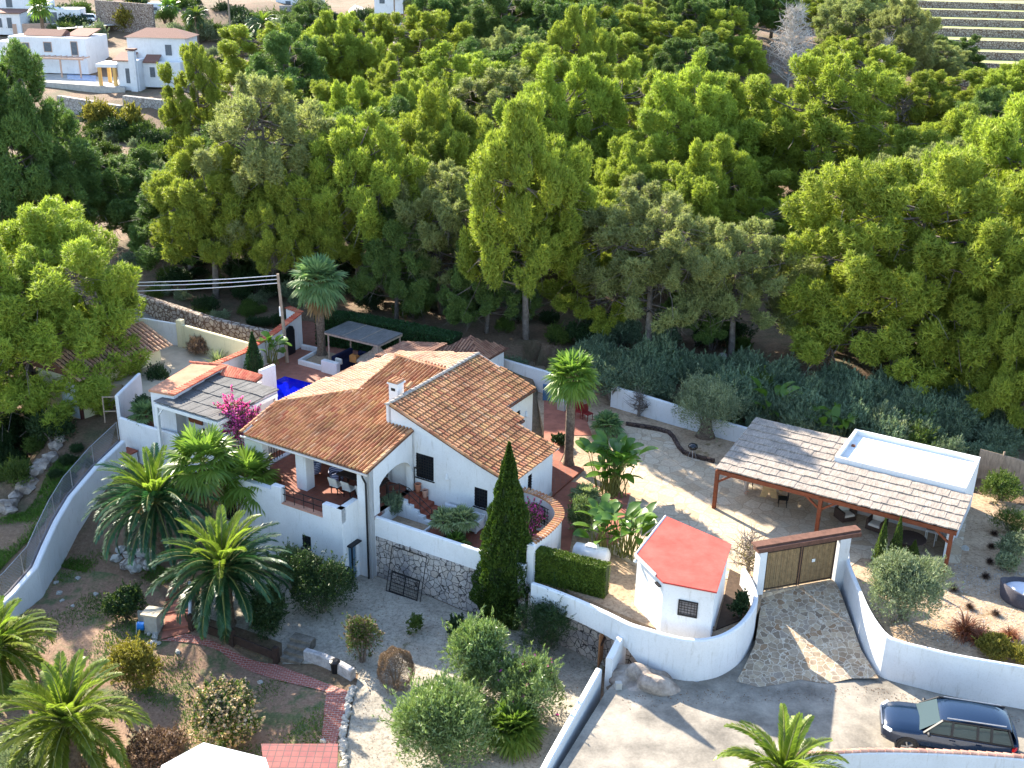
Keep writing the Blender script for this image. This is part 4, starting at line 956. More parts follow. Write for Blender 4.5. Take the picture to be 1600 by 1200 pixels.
# annex walls down to ground extend under the pergola
wallH(b, pf, aa0+.05, aa1-.2, ac0+.0, ac0+.2, zp-.2, 3.7, [], 'a')
b.box(pf, aa0, aa1, ac0-.0, ac0+.16, 3.705, zt2); b.box(pf, aa0, aa1, ac1-.18, ac1, zp-.2, zt2)
b.box(pf, aa0, aa0+.16, ac0+.16, ac1-.18, zp-.2, zt2); b.box(pf, aa1-.16, aa1, ac0+.16, ac1-.18, zp-.2, zt2)
b.build('wall', MT['white'], ax_)
MB().box(pf, aa0+.16, aa1-.16, ac0+.16, ac1-.18, 3.6, 3.8).build('flat_roof', mat('white_flat_roof', (.7, .69, .66), .12, .9, c2=(.8, .8, .79), fine=6), ax_)
b = MB(); b.box(pf, aa0+.17, aa0+.45, ac0+.18, ac0+.4, 3.802, 3.9); b.build('debris', MT['rock'], ax_)
MB().box(pf, aa1-.22, aa1-.1, -.0+1.2, ac0, zp-.2, 3.35).build('side_wall', MT['white'], ax_)
# furniture under the pergola
t = thing('wooden_table', 'pale yellow timber table with splayed plank ends under the left of the pergola', 'table', P(1195, 778, zp), PA)
tf_ = fr(P(1187, 780, zp)[0], P(1187, 780, zp)[1], -12)
MB().box(tf_, -.05, .95, .15, 2.1, zp+.72, zp+.78).build('tabletop', MT['pinewood'], t)
for c in (.3, 1.85):
    b = MB(); b.add([tf_(a, c+q, z) for q in (0, .06) for a, z in ((0, zp), (.3, zp), (.45, zp+.3), (.6, zp), (.9, zp), (.75, zp+.72), (.15, zp+.72))], [[0, 1, 2, 6], [2, 5, 6], [2, 3, 4, 5], [13, 9, 8, 7], [13, 12, 9], [12, 11, 10, 9], [0, 6, 13, 7], [4, 11, 12, 5], [1, 8, 9, 2], [2, 9, 10, 3], [5, 12, 13, 6]])
    b.build('end_panel', MT['pinewood'], t)
MB().box(tf_, .95, 1.15, .3, 2.0, zp+.4, zp+.45).build('bench_plank', MT['pinewood'], t)
def mesh_chair(lab, fn, z, ang, grp, m=MT['black']):
    t = thing('garden_chair', lab, 'chair', fn(0, 0, z), ang, grp); 
    MB().box(fn, -.24, .24, -.24, .24, z+.42, z+.46).build('seat', m, t)
    MB().box(fn, -.24, .24, .22, .26, z+.46, z+.95).build('backrest', m, t)
    for a in (-.22, .19):
        for c in (-.22, .19): MB().box(fn, a, a+.03, c, c+.03, z, z+.42).build('leg', m, t)
    return t
q = P(1222, 790, zp); mesh_chair('black garden chair right of the yellow timber table', fr(q[0], q[1], -100), zp, radians(-100), 'black chairs at the timber table')
q = P(1172, 768, zp); mesh_chair('black garden chair left of the yellow timber table, behind the standing person', fr(q[0], q[1]+.5, 80), zp, radians(80), 'black chairs at the timber table')
# wicker armchairs
def armchair(lab, px, py, ang):
    q = P(px, py, zp); fn = fr(q[0], q[1], ang); t = thing('wicker_armchair', lab, 'armchair', q, radians(ang), 'wicker armchairs by the annex wall')
    b = MB(); b.box(fn, -.42, .42, -.35, .4, zp+.08, zp+.32); b.box(fn, -.42, -.3, -.35, .4, zp+.32, zp+.62); b.box(fn, .3, .42, -.35, .4, zp+.32, zp+.62); b.box(fn, -.3, .3, .28, .4, zp+.32, zp+.85)
    b.build('frame', MT['rattan'], t); MB().box(fn, -.29, .29, -.36, .16, zp+.325, zp+.45, .04).build('seat_cushion', MT['cushion'], t)
    MB().box(fn, -.28, .28, .12, .27, zp+.46, zp+.88, .04).build('back_cushion', MT['cushion'], t)
armchair('brown wicker armchair with cream cushions, left one by the annex wall', 1320, 812, 20)
armchair('brown wicker armchair with cream cushions, right one nearer the small cypresses', 1368, 828, -40)
q = P(1418, 862, zp); t = thing('round_table', 'round brown table under the right end of the pergola', 'table', q)
MB().lathe((q[0], q[1], zp+.72), [(.74, 0), (.76, .02), (.76, .05), (.74, .06)], 28).build('tabletop', MT['rattan'], t); MB().lathe((q[0], q[1], zp), [(.5, 0), (.45, .1), (.4, .6), (.45, .72)], 20).build('pedestal', MT['rattan'], t)
q = P(1452, 850, zp); fn = fr(q[0], q[1], -30); t = thing('work_stand', 'narrow grey metal stand with white legs near the right pergola post', 'stand', q, PA)
MB().box(fn, -.25, .25, -.15, .5, zp+.8, zp+.84).build('top', MT['metal'], t)
for a in (-.25, .21):
    for c in (-.15, .46): MB().box(fn, a, a+.04, c, c+.04, zp, zp+.8).build('leg', MT['whitewood'], t)
q = P(1450, 818, zp+1.0)
MB_ = MB().lathe((fn(0, .2, 0)[0], fn(0, .2, 0)[1], zp+.84), [(.14, 0), (.17, .08), (.1, .18), (.03, .2)], 12); o = MB_.build('small_grill', MT['black']); tag(o, 'small black tabletop grill on the grey metal stand', 'grill')
# kettle barbecue by the kerb
def kettle(px, py):
    q = P(px, py, zp); t = thing('kettle_barbecue', 'black kettle barbecue on thin legs beside the patio kerb', 'barbecue', q)
    MB().lathe((q[0], q[1], zp+.6), [(.03, 0), (.2, .05), (.28, .16), (.285, .2), (.24, .32), (.1, .39), (.03, .4)], 18).build('bowl', mat('black_enamel', (.01, .01, .011), .1, 3, .15, 0, spec=.6), t, smooth=True)
    for k in range(3):
        a = k*2.1+.4; MB().beam((q[0]+.1*cos(a), q[1]+.1*sin(a), zp+.65), (q[0]+.28*cos(a), q[1]+.28*sin(a), zp), .025, .025).build('leg', MT['metal'], t)
kettle(1081, 718)
# kerb of dark stones
kp = crv([P(x, y, zp)[:2] for x, y in [(978, 664), (1012, 669), (1045, 677), (1056, 692), (1068, 708), (1095, 717), (1116, 722)]], 2)
tag(MB().strip(kp, .22, zp-.1, zp+.2).build('stone_kerb', stonemat('dark_kerb_stone', 4, [(.07, .045, .035), (.12, .08, .06), (.1, .07, .06)], (.03, .02, .02), .1)), 'dark stone kerb edging the pale flagstone patio', 'kerb')
# back garden walls
wallthing('garden_wall', 'white rear garden wall behind the villa and left of the fan palm', [P(758, 585, 1.2)[:2], P(800, 598, 1.2)[:2], P(880, 622, 1.2)[:2]], .22, 0, 2.7, MT['white'])
wallthing('garden_wall', 'white rear garden wall behind the bare twin-stemmed tree', [P(955, 634, 1.2)[:2], P(1050, 662, 1.2)[:2], P(1095, 675, 1.2)[:2], P(1190, 700, 1.2)[:2]], .22, 0, [2.6, 2.5, 2.3, 2.2], MT['white'])
b = MB(); q0, q1 = P(848, 625, 1.2), P(882, 630, 1.2); b.strip([q0[:2], q1[:2]], .08, 1.2, 2.3); tag(b.build('blue_panel', mat('blue_grey_panel', (.05, .12, .22), .2, 4, .5)), 'blue grey panel at the back corner of the villa', 'panel')
q = P(878, 640, 1.2); b = MB().box(fr(q[0], q[1], -30), -.25, .25, -.2, .2, 1.2, 1.85); tag(b.build('planter_box', MT['concrete']), 'grey planter box left of the tall fan palm trunk', 'planter')
for k, (x, y) in enumerate(((903, 652), (918, 656))):
    q = P(x, y, zp); fn = fr(q[0], q[1], -20+60*k); mesh_chair(('left' if k == 0 else 'right')+' one of two red chairs behind the strelitzia clump', fn, zp, radians(-20+60*k), 'red metal chairs on the rear patio', MT['redplastic'])
# reed fence right
fp = [P(x, y, 1.1)[:2] for x, y in [(1524, 742), (1560, 752), (1640, 775), (1740, 800)]]
t = thing('reed_fence', 'pale reed screen fence beyond the annex at the right edge', 'fence', (*fp[0], 1.1))
MB().strip(fp, .06, 0.8, 2.7).build('reed_panel', MT['rawwood'], t)
for k in (1, 2): MB().beam((*fp[k], .9), (*fp[k], 2.9), .08, .08).build('post', MT['rawwood'], t)
# rattan daybed
q = P(1600, 935, 1.2); t = thing('rattan_daybed', 'round grey rattan daybed with a pale cushion at the right edge', 'daybed', q)
b = MB(); n = 30; vs = []; 
for k in range(n+1):
    th = radians(60)+radians(300)*k/n; hb = .45+.35*max(0, cos(th-radians(200)))
    for rr, z in ((1.02, 0), (1.12, hb), (1.02, hb+.02), (.92, .2)): vs.append((q[0]+cos(th)*rr, q[1]+sin(th)*rr, 1.2+z))
b.add(vs, [[k*4+j, k*4+4+j, k*4+5+j, k*4+1+j] for k in range(n) for j in range(3)]); b.build('shell', MT['greyrattan'], t, smooth=True)
MB().lathe((q[0], q[1], 1.25), [(.95, 0), (.98, .1), (.98, .22), (.9, .27), (.02, .27)], 30).build('seat_cushion', grcush, t, smooth=True)
MB().lathe((q[0]-.65, q[1]-.1, 1.5), [(.12, 0), (.24, .08), (.22, .26), (.05, .3)], 12, .6, 1.3, .2).build('pillow', grcush, t, smooth=True)
q = P(1508, 857, 1.2); o = MB().lathe((q[0], q[1], 1.18), [(.22, 0), (.14, .12), (.03, .2)], 6).build('white_stone', MT['concrete']); tag(o, 'pale angular stone on the gravel by the annex corner', 'stone')

# ---------------- pool deck area ----------------
zd = ZD
# pool : blue water in a basin
pp_ = [P(x, y, zd) for x, y in [(424, 596), (446, 588), (495, 600), (500, 603), (470, 625), (432, 640)]]
c0 = np.array(P(423, 597, zd)[:2]); 
PB = [np.array(P(447, 587, zd)[:2]), np.array(P(520, 606, zd)[:2])]; dA = PB[1]-PB[0]; dA /= np.linalg.norm(dA); dB = np.array([dA[1], -dA[0]])
pool = [PB[0], PB[0]+dA*7.5, PB[0]+dA*7.5+dB*3.4, PB[0]+dB*3.4]
wm, nt, bs = newmat('pool_water'); bs.inputs['Base Color'].default_value = (.002, .006, .42, 1); bs.inputs['Roughness'].default_value = .06; bs.inputs['IOR'].default_value = 1.33
bump(nt, bs, noise(nt, coords(nt), 2.5, 3), .15, .03)
struct(MB().prism([tuple(q) for q in pool], zd-.3, zd+.012).build('pool_water', wm))
o = MB().strip([tuple(pool[0]), tuple(pool[1])], .35, zd-.1, zd+.02).build('pool_edge', MT['deck']); struct(o)
# deck white kerb/planter walls with palm
t = thing('planter_wall', 'low white planter wall around the tall palm beside the cabana', 'planter', P(470, 560, zd))
MB().strip([P(x, y, zd)[:2] for x, y in [(472, 545), (500, 551), (468, 569), (516, 582), (527, 578)]], .18, zd, zd+.35).build('wall', MT['white'], t)
MB().prism([P(x, y, zd)[:2] for x, y in [(502, 549), (545, 560), (530, 575), (515, 580), (470, 568)]], zd, zd+.1).build('soil', MT['tangravel'], t)
# cabana
cfa = np.array(P(510, 519, 4.65)[:2]); cab = lambda a, c, z: (cfa[0]+AX[0]*a+BX[0]*c, cfa[1]+AX[1]*a+BX[1]*c, z)
def cabab(x, y, z): q = at(x, y, z)[:2]-cfa; return float(q@AX), float(q@BX)
LA = cabab(592, 538, 4.65)[0]; LB = cabab(622, 521, 4.65)[1]
cb = thing('cabana', 'small open cabana with a grey panel roof over dark sofas by the pool', 'cabana', cab(2, 1, zd), PA)
MB().box(cab, -.1, LA+.1, -.1, LB+.1, 4.62, 4.7).build('roof', MT['reed2'], cb)
for k in (1, 2): MB().box(cab, LA*k/3-.02, LA*k/3+.02, -.1, LB+.1, 4.702, 4.72).build('roof_batten', MT['rawwood'], cb)
b = MB(); b.box(cab, -.1, LA+.1, -.08, .02, 4.5, 4.618); b.box(cab, LA, LA+.1, .03, LB+.1, 4.5, 4.617); b.build('beam', MT['rawwood'], cb)
for a, c in ((.1, .05), (LA-.05, .05), (.1, LB-.05), (LA, LB-.05)): MB().tube([cab(a, c, zd), cab(a, c, 4.5)], .055, 7).build('post', MT['rawwood'], cb)
def sofa2(name, lab, a0, a1, c0, c1, back):
    t = thing(name, lab, 'sofa', cab((a0+a1)/2, (c0+c1)/2, zd), PA); MB().box(cab, a0, a1, c0, c1, zd+.01, zd+.42, .05).build('seat', MT['navy'], t)
    if back == 'b': MB().box(cab, a0, a1, c1-.25, c1, zd+.425, zd+.85, .05).build('backrest', MT['navy'], t)
    else: MB().box(cab, a0, a0+.25, c0, c1, zd+.425, zd+.85, .05).build('backrest', MT['navy'], t)
sofa2('outdoor_sofa', 'long dark navy sofa along the back of the cabana', .9, LA-.1, LB-1.0, LB-.1, 'b')
sofa2('outdoor_sofa', 'dark navy sofa along the left side of the cabana', .05, .85, .3, LB-.1, 'a')
o = MB().box(cab, 1.0, 1.55, LB-1.35, LB-1.0, zd+.45, zd+.95, .08).build('tan_cushion', mat('tan_cushion', (.45, .2, .06), .15, 4)); tag(o, 'tan orange cushion on the dark cabana sofa', 'cushion')
o = MB().box(cab, .35, .85, .3, .42, zd+.43, zd+.8, .05).build('white_cushion', MT['cushion']); tag(o, 'pale cushion standing on the left cabana sofa', 'cushion')
MB_ = MB(); MB_.box(cab, -.1, 1.15, -.55, -.2, zd, zd+.8); tag(MB_.build('low_block_wall', MT['white']), 'short white block wall at the near-left corner of the cabana', 'wall')
c = cab(LA/2+.3, LB/2, 0); o = MB().lathe((c[0], c[1], 4.0), [(.12, 0), (.34, .1), (.4, .28), (.22, .4), (.04, .46)], 14).build('pendant_lamp', mat('rattan_lamp', (.35, .18, .07), .3, 15)); tag(o, 'round tan wicker pendant hanging inside the cabana', 'lamp')
# closed thatch parasol
c = P(590, 578, zd); t = thing('thatch_parasol', 'folded thatched parasol beside the cabana at the roof edge', 'parasol', c)
MB().tube([(c[0], c[1], zd), (c[0], c[1], 4.4)], .05, 8).build('pole', MT['rawwood'], t)
MB().lathe((c[0], c[1], zd+.7), [(1.35, 0), (1.1, .15), (.75, .38), (.4, .62), (.18, .95), (.1, 1.5), (.05, 1.62)], 24).build('thatch', mat('pale_thatch', (.42, .34, .27), .3, 10, .95, .6), t, smooth=True)
# street wall with stepped red coping and arched dark door
sw_p = [P(x, y, zd) for x, y in [(340, 600), (385, 583), (430, 562), (470, 541)]]
t = thing('street_wall', 'white wall with stepped red tile coping and a dark arched door by the pole', 'wall', sw_p[2])
hs_ = [2.9, 3.0, 3.4, 3.9]
MB().strip([q[:2] for q in sw_p], .25, zd-.6, [q+.55 for q in hs_]).build('wall', MT['white'], t)
b = MB(); coping(b, [(q[0], q[1], h_+.55) for q, h_ in zip(sw_p, hs_)], .22, .5, .09); b.build('coping_tiles', MT['tile_red'], t)
q = P(452, 553, zd); dn = np.array(sw_p[3])-np.array(sw_p[2]); dn = dn[:2]/np.linalg.norm(dn[:2]); 
df = lambda a, c, z: (q[0]+dn[0]*a+dn[1]*c, q[1]+dn[1]*a-dn[0]*c, z)
b = MB(); pts = [(-.45, zd), (.45, zd), (.45, zd+1.6), (.3, zd+1.9), (0, zd+2.02), (-.3, zd+1.9), (-.45, zd+1.6)]
b.add([df(a, .13, z) for a, z in pts]+[df(a, .2, z) for a, z in pts], [[0, 1, 2, 3, 4, 5, 6], [13, 12, 11, 10, 9, 8, 7]]+[[i, (i+1) % 7, 7+(i+1) % 7, 7+i] for i in range(7)]); b.build('door', MT['black'], t)
q2 = P(470, 541, zd); q3 = P(492, 545, zd)
t = thing('street_wall', 'short white return wall with red coping behind the tall palm', 'wall', q2)
MB().strip([P(471, 538, zd)[:2], P(452, 530, zd)[:2]], .25, zd-.5, zd+2.3).build('wall', MT['white'], t)
b = MB(); coping(b, [(*P(471, 538, zd)[:2], zd+2.28), (*P(452, 530, zd)[:2], zd+2.28)], .22, .5, .09); b.build('coping_tiles', MT['tile_red'], t)
# yellow wall, white wall by forecourt
a_ = P(283, 540, 2.12); b_ = P(345, 562, 2.12); c_ = P(408, 585, 2.12)
wallthing('yellow_wall', 'pale yellow wall behind the forecourt with a heap of brush before it', [P(283, 541, 2.12)[:2], P(400, 575, 2.12)[:2]], .22, 1.5, 3.75, MT['cream'])
wallthing('white_gate_wall', 'white wall panel left of the pale yellow wall, behind the pine branches', [P(222, 530, 2.12)[:2], P(281, 540, 2.12)[:2]], .15, 1.5, 3.7, MT['farwhite'])
q = P(285, 541, 2.12); o = MB().box(fr(q[0], q[1], -20), -.2, .2, -.2, .2, 1.6, 4.0).build('yellow_pillar', MT['cream']); tag(o, 'square yellow pillar at the left end of the yellow wall', 'pillar')
# dry stone wall behind
wp = [P(x, y, 2.6) for x, y in [(215, 482), (270, 500), (330, 520), (400, 538), (440, 545)]]
wallthing('dry_stone_wall', 'long brown dry stone wall beyond the yellow wall', [q[:2] for q in wp], .5, 1, 3.75, MT['dryrubble'])
lanep = W([(190, 470), (260, 478), (300, 505), (430, 540), (440, 560), (300, 540), (200, 520)], 2.3)
struct(drape('lane', lanep, .06, MT['road'], 1.))
# utility pole and wires
q = P(449, 566, zd); pb = np.array(q); tp = np.array(P(434, 427, 7.9)); 
tpz = None
t = thing('utility_pole', 'leaning wooden utility pole by the dark arched door', 'utility pole', q)
hgt = up(q, 428); tx = P(434, 428, q[2]+hgt)
MB().tube([q, tx], [.13, .09], 10).build('pole', MT['rawwood'], t)
MB().box(fr(q[0], q[1], 0), -.3, -.14, -.1, .1, zd+3.2, zd+3.8).build('meter_box', MT['whitewood'], t)
far = [P(165, 418, 7.5), P(165, 423, 7.5), P(165, 432, 7.0)]
for k, fe in enumerate(far):
    s0 = Vector((tx[0], tx[1], tx[2]-.1-.25*k)); s1 = Vector(fe); s1 = s0+(s1-s0)*3.2
    pts = [s0.lerp(s1, i/12)-Vector((0, 0, 1.2*4*(i/12)*(1-i/12))) for i in range(13)]
    o = MB().tube(pts, .028, 4).build('overhead_wire', mat('pale_cable', (.6, .6, .6), .05) if k == 0 else bpy.data.materials['pale_cable']); tag(o, ['top overhead cable running left from the utility pole', 'middle overhead cable running left from the utility pole', 'lowest overhead cable running left from the utility pole'][k], 'cable')
# dark hedge behind pool deck
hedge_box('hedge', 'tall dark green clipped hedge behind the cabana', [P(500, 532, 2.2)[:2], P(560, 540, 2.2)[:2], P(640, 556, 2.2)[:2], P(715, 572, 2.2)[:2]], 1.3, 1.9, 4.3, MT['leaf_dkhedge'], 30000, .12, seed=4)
# ---------------- outbuilding with white pergola ----------------
ob = thing('pool_house', 'low pool house with a terracotta flat roof and red tiled strip, left of the pool', 'outbuilding', P(300, 640, zd), PA)
oz = 4.9
of0 = np.array(P(232, 612, oz)[:2]); OA = lambda x, y, z=oz: P(x, y, z)
rp = [P(x, y, oz) for x, y in [(232, 607), (300, 567), (345, 565), (410, 587), (412, 598), (360, 590), (343, 598), (268, 616)]]
mainr = [P(232, 609, oz), P(302, 567, oz), P(352, 571, oz), P(270, 616, oz)]
b = MB(); b.prism([q[:2] for q in mainr], oz-.12, oz); b.build('roof', mat('terracotta_flat_roof', (.45, .17, .09), .2, .9, c2=(.55, .27, .16)), ob)
cxx = np.mean([q[0] for q in mainr]); cyy = np.mean([q[1] for q in mainr])
b = MB(); b.prism([(q[0]+(cxx-q[0])*.04, q[1]+(cyy-q[1])*.04) for q in mainr], zd-.5, oz-.12); b.build('wall', MT['white'], ob)
b = MB(); coping(b, [(q[0], q[1], oz+.02) for q in (mainr[3], mainr[2])], .22, .5, .09); b.build('verge_tiles', MT['tile_red'], ob)
b = MB(); coping(b, [(q[0], q[1], oz+.02) for q in (mainr[1], mainr[2])], .2, .45, .08, along=True); b.build('ridge_tiles', MT['tile_red'], ob)
red = [P(353, 572, oz), P(410, 587, oz), P(397, 597, oz-.25), P(345, 588, oz-.25)]
rb = MB(); rb.add([(q[0], q[1], q[2]-.03) for q in red]+[(q[0], q[1], q[2]-.15) for q in red], [[3, 2, 1, 0], [4, 5, 6, 7], [0, 1, 5, 4], [1, 2, 6, 5], [2, 3, 7, 6], [3, 0, 4, 7]]); rdo = rb.build('tiled_strip', MT['under'], ob)
b = MB()
R0, R1_, R2_, R3_ = [np.array(q) for q in red]; nT = 15
for i in range(nT):
    u = (i+.5)/nT; s0 = R0+(R1_-R0)*u; s1 = R3_+(R2_-R3_)*u
    for j in range(4):
        m0 = s0+(s1-s0)*(j+.5)/4; dd_ = (s1-s0)/np.linalg.norm(s1-s0); ww = (R1_-R0)/np.linalg.norm(R1_-R0)
        halftile(b, m0+np.array([0, 0, .02]), dd_, ww, .3, np.linalg.norm(s1-s0)/4*1.05, .09, .03)
b.build('roof_tiles', MT['tile_red'], rdo)
b = MB(); b.prism([tuple((np.array(q[:2])+(np.mean([r_[:2] for r_ in red], axis=0)-np.array(q[:2]))*.05)) for q in red], zd-.3, oz-.42); b.build('end_wall', MT['white'], ob)
wallthing('end_pier_wall', 'white end wall of the pool house beside the blue pool', [P(410, 640, zd)[:2], P(432, 630, zd)[:2]], .25, zd-.3, 4.6, MT['white'])
# white pergola
wz = 4.55; wp_ = [P(x, y, wz) for x, y in [(240, 627), (345, 655), (428, 610), (330, 584)]]
wpg = thing('white_pergola', 'white timber pergola with a sagging grey reed mat roof', 'pergola', P(330, 680, zd), PA)
o2 = np.array(wp_[0][:2]); wf = lambda a, c, z: (o2[0]+AX[0]*a+BX[0]*c, o2[1]+AX[1]*a+BX[1]*c, z)
def wab(x, y, z): q = at(x, y, z)[:2]-o2; return float(q@AX), float(q@BX)
wa = wab(345, 655, wz)[0]; wc = (wab(428, 610, wz)[1]+wab(330, 584, wz)[1])/2
reedroof(wpg, wf, lambda c: wz+.02*c-.03*sin(c*1.2), 0, wa, 0, wc, MT['reed2'], 4)
b = MB(); b.box(wf, 0, wa, -.02, .1, wz-.3, wz-.1); b.build('front_beam', MT['whitewood'], wpg)
b = MB(); b.box(wf, wa-.1, wa, .11, wc, wz-.3, wz-.1); b.build('side_beam', MT['whitewood'], wpg)
for k in range(1, 7): MB().box(wf, wa*k/7-.04, wa*k/7+.04, .1, wc, wz-.24, wz-.1).build('rafter', MT['whitewood'], wpg)
for a, c in ((.15, .05), (wa-.1, .05), (wa-.1, wc*.55), (wa-.1, wc-.1)):
    MB().box(wf, a-.08, a+.08, c-.08, c+.08, 1.0, wz-.3).build('post', MT['whitewood'], wpg)
MB().beam(wf(.2, .05, wz-.8), wf(.65, .05, wz-.25), .08, .08).build('brace', MT['whitewood'], wpg); MB().beam(wf(wa-.1, .6, wz-.25), wf(wa-.1, .15, wz-.8), .08, .08).build('brace', MT['whitewood'], wpg)
# pergola back wall w/ wooden hatch + low white front wall
b = MB(); wallH(b, wf, .3, wa+.3, 1.6, 1.8, zd-.2, 4.1, [], 'a'); tag(b.build('white_inner_wall', MT['white']), 'white inner wall in the shade under the white pergola', 'wall')
o = MB().box(wf, .9, 1.9, 1.5, 1.59, 3.0, 3.5).build('wooden_hatch', MT['wood']); tag(o, 'brown wooden hatch on the wall under the white pergola', 'hatch')
q = wf(2.6, .9, zd); t = thing('lounge_chair', 'dark lounge chair in the shade under the white pergola', 'chair', q, PA)
MB().box(wf, 2.2, 3.0, .6, 1.2, zd+.25, zd+.4).build('seat', MT['black'], t); MB().box(wf, 2.2, 3.0, 1.15, 1.3, zd+.4, zd+.9).build('backrest', MT['black'], t); MB().box(wf, 2.3, 2.9, .65, 1.1, zd, zd+.25).build('base', MT['black'], t)
terrL = [P(x, y, 2.0) for x, y in [(192, 655), (232, 640), (430, 640), (425, 690), (285, 686)]]
struct(MB().prism([q[:2] for q in terrL], -1, 2.05).build('pergola_floor', MT['terra']))
MB_ = MB().strip([P(x, y, 2.2)[:2] for x, y in [(190, 664), (235, 679), (282, 692), (345, 710), (400, 726)]], .2, -1.0, 2.7); tag(MB_.build('low_garden_wall', MT['white']), 'low white wall below the white pergola, running to the top of the sloping wall', 'wall')
MB_ = MB().strip([P(187, 660, 2.0)[:2], P(222, 625, 2.0)[:2]], .2, 0, [3.7, 3.75]); tag(MB_.build('side_wall', MT['white']), 'tall white side wall at the left end of the pool house', 'wall')
# ---------------- sloping boundary wall with chain fence ----------------
lw = [(192, 688, 1.75), (150, 728, 1.25), (110, 775, .8), (88, 812, .45), (70, 850, .1), (55, 885, -.2), (20, 925, -.55), (-30, 972, -1.), (-90, 1030, -1.3)]
pp = [P(*q) for q in lw]; wallo = thing('sloping_wall', 'long white boundary wall sloping down the left side with a wire fence on top', 'wall', pp[3])
MB().strip([q[:2] for q in pp], .3, [q[2]-2.6 for q in pp], [q[2] for q in pp]).build('wall', MT['white'], wallo)
b = MB(); off = [(-.32, .05)]
fp2 = [(q[0]-.28, q[1]+.1, q[2]) for q in pp]
MB().strip([q[:2] for q in fp2], .16, [q[2]-2.6 for q in fp2], [q[2]-.05 for q in fp2]).build('rear_kerb', mat('grey_cement', (.13, .12, .13), .3, 3), wallo)
for q, d_ in pathpts(fp2, 2.2): MB().tube([tuple(q), (q[0], q[1], q[2]+1.05)], .025, 6).build('fence_post', MT['metal'], wallo)
b.tube([(q[0], q[1], q[2]+1.05) for q in fp2], .02, 4); b.build('top_rail', MT['metal'], wallo)
msh, nt, bs = newmat('wire_mesh'); bs.inputs['Base Color'].default_value = (.2, .2, .22, 1)
b = MB()
for q, d_ in pathpts(fp2, .14):
    b.beam(tuple(q), (q[0]+d_[0]*.14*6, q[1]+d_[1]*.14*6, q[2]+1.02+d_[2]*.8), .008, .008); b.beam((q[0], q[1], q[2]+1.02), (q[0]+d_[0]*.14*6, q[1]+d_[1]*.14*6, q[2]+d_[2]*.8), .008, .008)
b.build('wire_mesh', msh, wallo)
# wall top gate frame
q = P(187, 662, 1.5); t = thing('garden_gate', 'open weathered metal garden gate frame at the top of the sloping wall', 'gate', q)
b = MB(); 
for x0_, z0_, x1_, z1_ in ((-.8, .3, -.8, 1.9), (-.8, 1.9, 0, 1.9), (0, .3, 0, 1.9), (-.8, 1.0, 0, 1.0)): b.beam((q[0]+x0_, q[1]-.1, 1.3+z0_), (q[0]+x1_, q[1], 1.3+z1_), .06, .06)
b.build('frame', MT['rawwood'], t); MB().beam((q[0], q[1], .8), (q[0], q[1], 3.3), .14, .14).build('post', MT['rawwood'], t)
q = P(193, 700, 1.2); o = MB().box(fr(q[0], q[1], -30), -.1, .65, -.3, .35, -.3, 1.0).build('well_block', MT['white']); t = thing('brick_box', 'small white masonry box with a brick red lid below the low white wall', 'masonry box', q); o.parent = t; o.location = (-q[0], -q[1], -q[2])
MB().box(fr(q[0], q[1], -30), -.15, .7, -.35, .4, 1.0, 1.08).build('lid', MT['step'], t)
# ---------------- garage under the big pine ----------------
gz = .45; g0 = P(130, 655, gz); fnG = lambda a, c, z: (g0[0]+AX[0]*a+BX[0]*c, g0[1]+AX[1]*a+BX[1]*c, z)
gar = thing('garage', 'cream garage with a worn clay tile roof beneath the big pine', 'garage', g0, PA)
MB().box(fnG, -3.6, 0, 0, 6.5, gz-1, 3.3).build('wall', MT['cream'], gar)
MB().box(fnG, -1.6, -.12, -.06, -.005, gz, 2.7).build('door', mat('white_blue_door', (.62, .68, .72), .08, 3), gar)
MB().box(fnG, -.12, .03, -.09, .1, gz-.3, 3.3).build('corner_post', mat('dark_red_post', (.09, .03, .025), .2), gar)
def gableroof(parent, fn, a0, a1, c0, c1, z0, rise, m, seed=1, tw_=.3, tl=.5):
    am = (a0+a1)/2; b = MB(); k = rise/(am-a0); 
    for s_ in (0, 1):
        pts = [(a0, c0, z0), (am, c0, z0+rise), (am, c1, z0+rise), (a0, c1, z0)] if s_ == 0 else [(am, c0, z0+rise), (a1, c0, z0), (a1, c1, z0), (am, c1, z0+rise)]
        top = [fn(*q) for q in pts]; bot = [(q[0], q[1], q[2]-.12) for q in top]
        b.add(top+bot, [[0, 1, 2, 3], [7, 6, 5, 4], [0, 4, 5, 1], [1, 5, 6, 2], [2, 6, 7, 3], [3, 7, 4, 0]])
    b.add([fn(a0+.25, c0+.2, z0-.05), fn(a1-.25, c0+.2, z0-.05), fn(am, c0+.2, z0+rise-.1)], [[0, 1, 2]])
    o = b.build('roof', MT['under'], parent); b = MB(); r = rnd(seed)
    tile_roof(b, lambda u, v: fn(-v, u, z0+rise-k*(v+am)) if False else fn(am-v, u, z0+rise-k*v), [(c0, 0), (c1, 0), (c1, am-a0), (c0, am-a0)], rA, tw_, tl, r, amp=.08, n=3)
    tile_roof(b, lambda u, v: fn(am+v, u, z0+rise-k*v), [(c0, 0), (c1, 0), (c1, a1-am), (c0, a1-am)], rA, tw_, tl, r, amp=.08, n=3)
    b.build('roof_tiles', m, o); return o
gableroof(gar, fnG, -4.2, .5, -.5, 7.0, 3.3, 1.0, MT['tile_pale'])
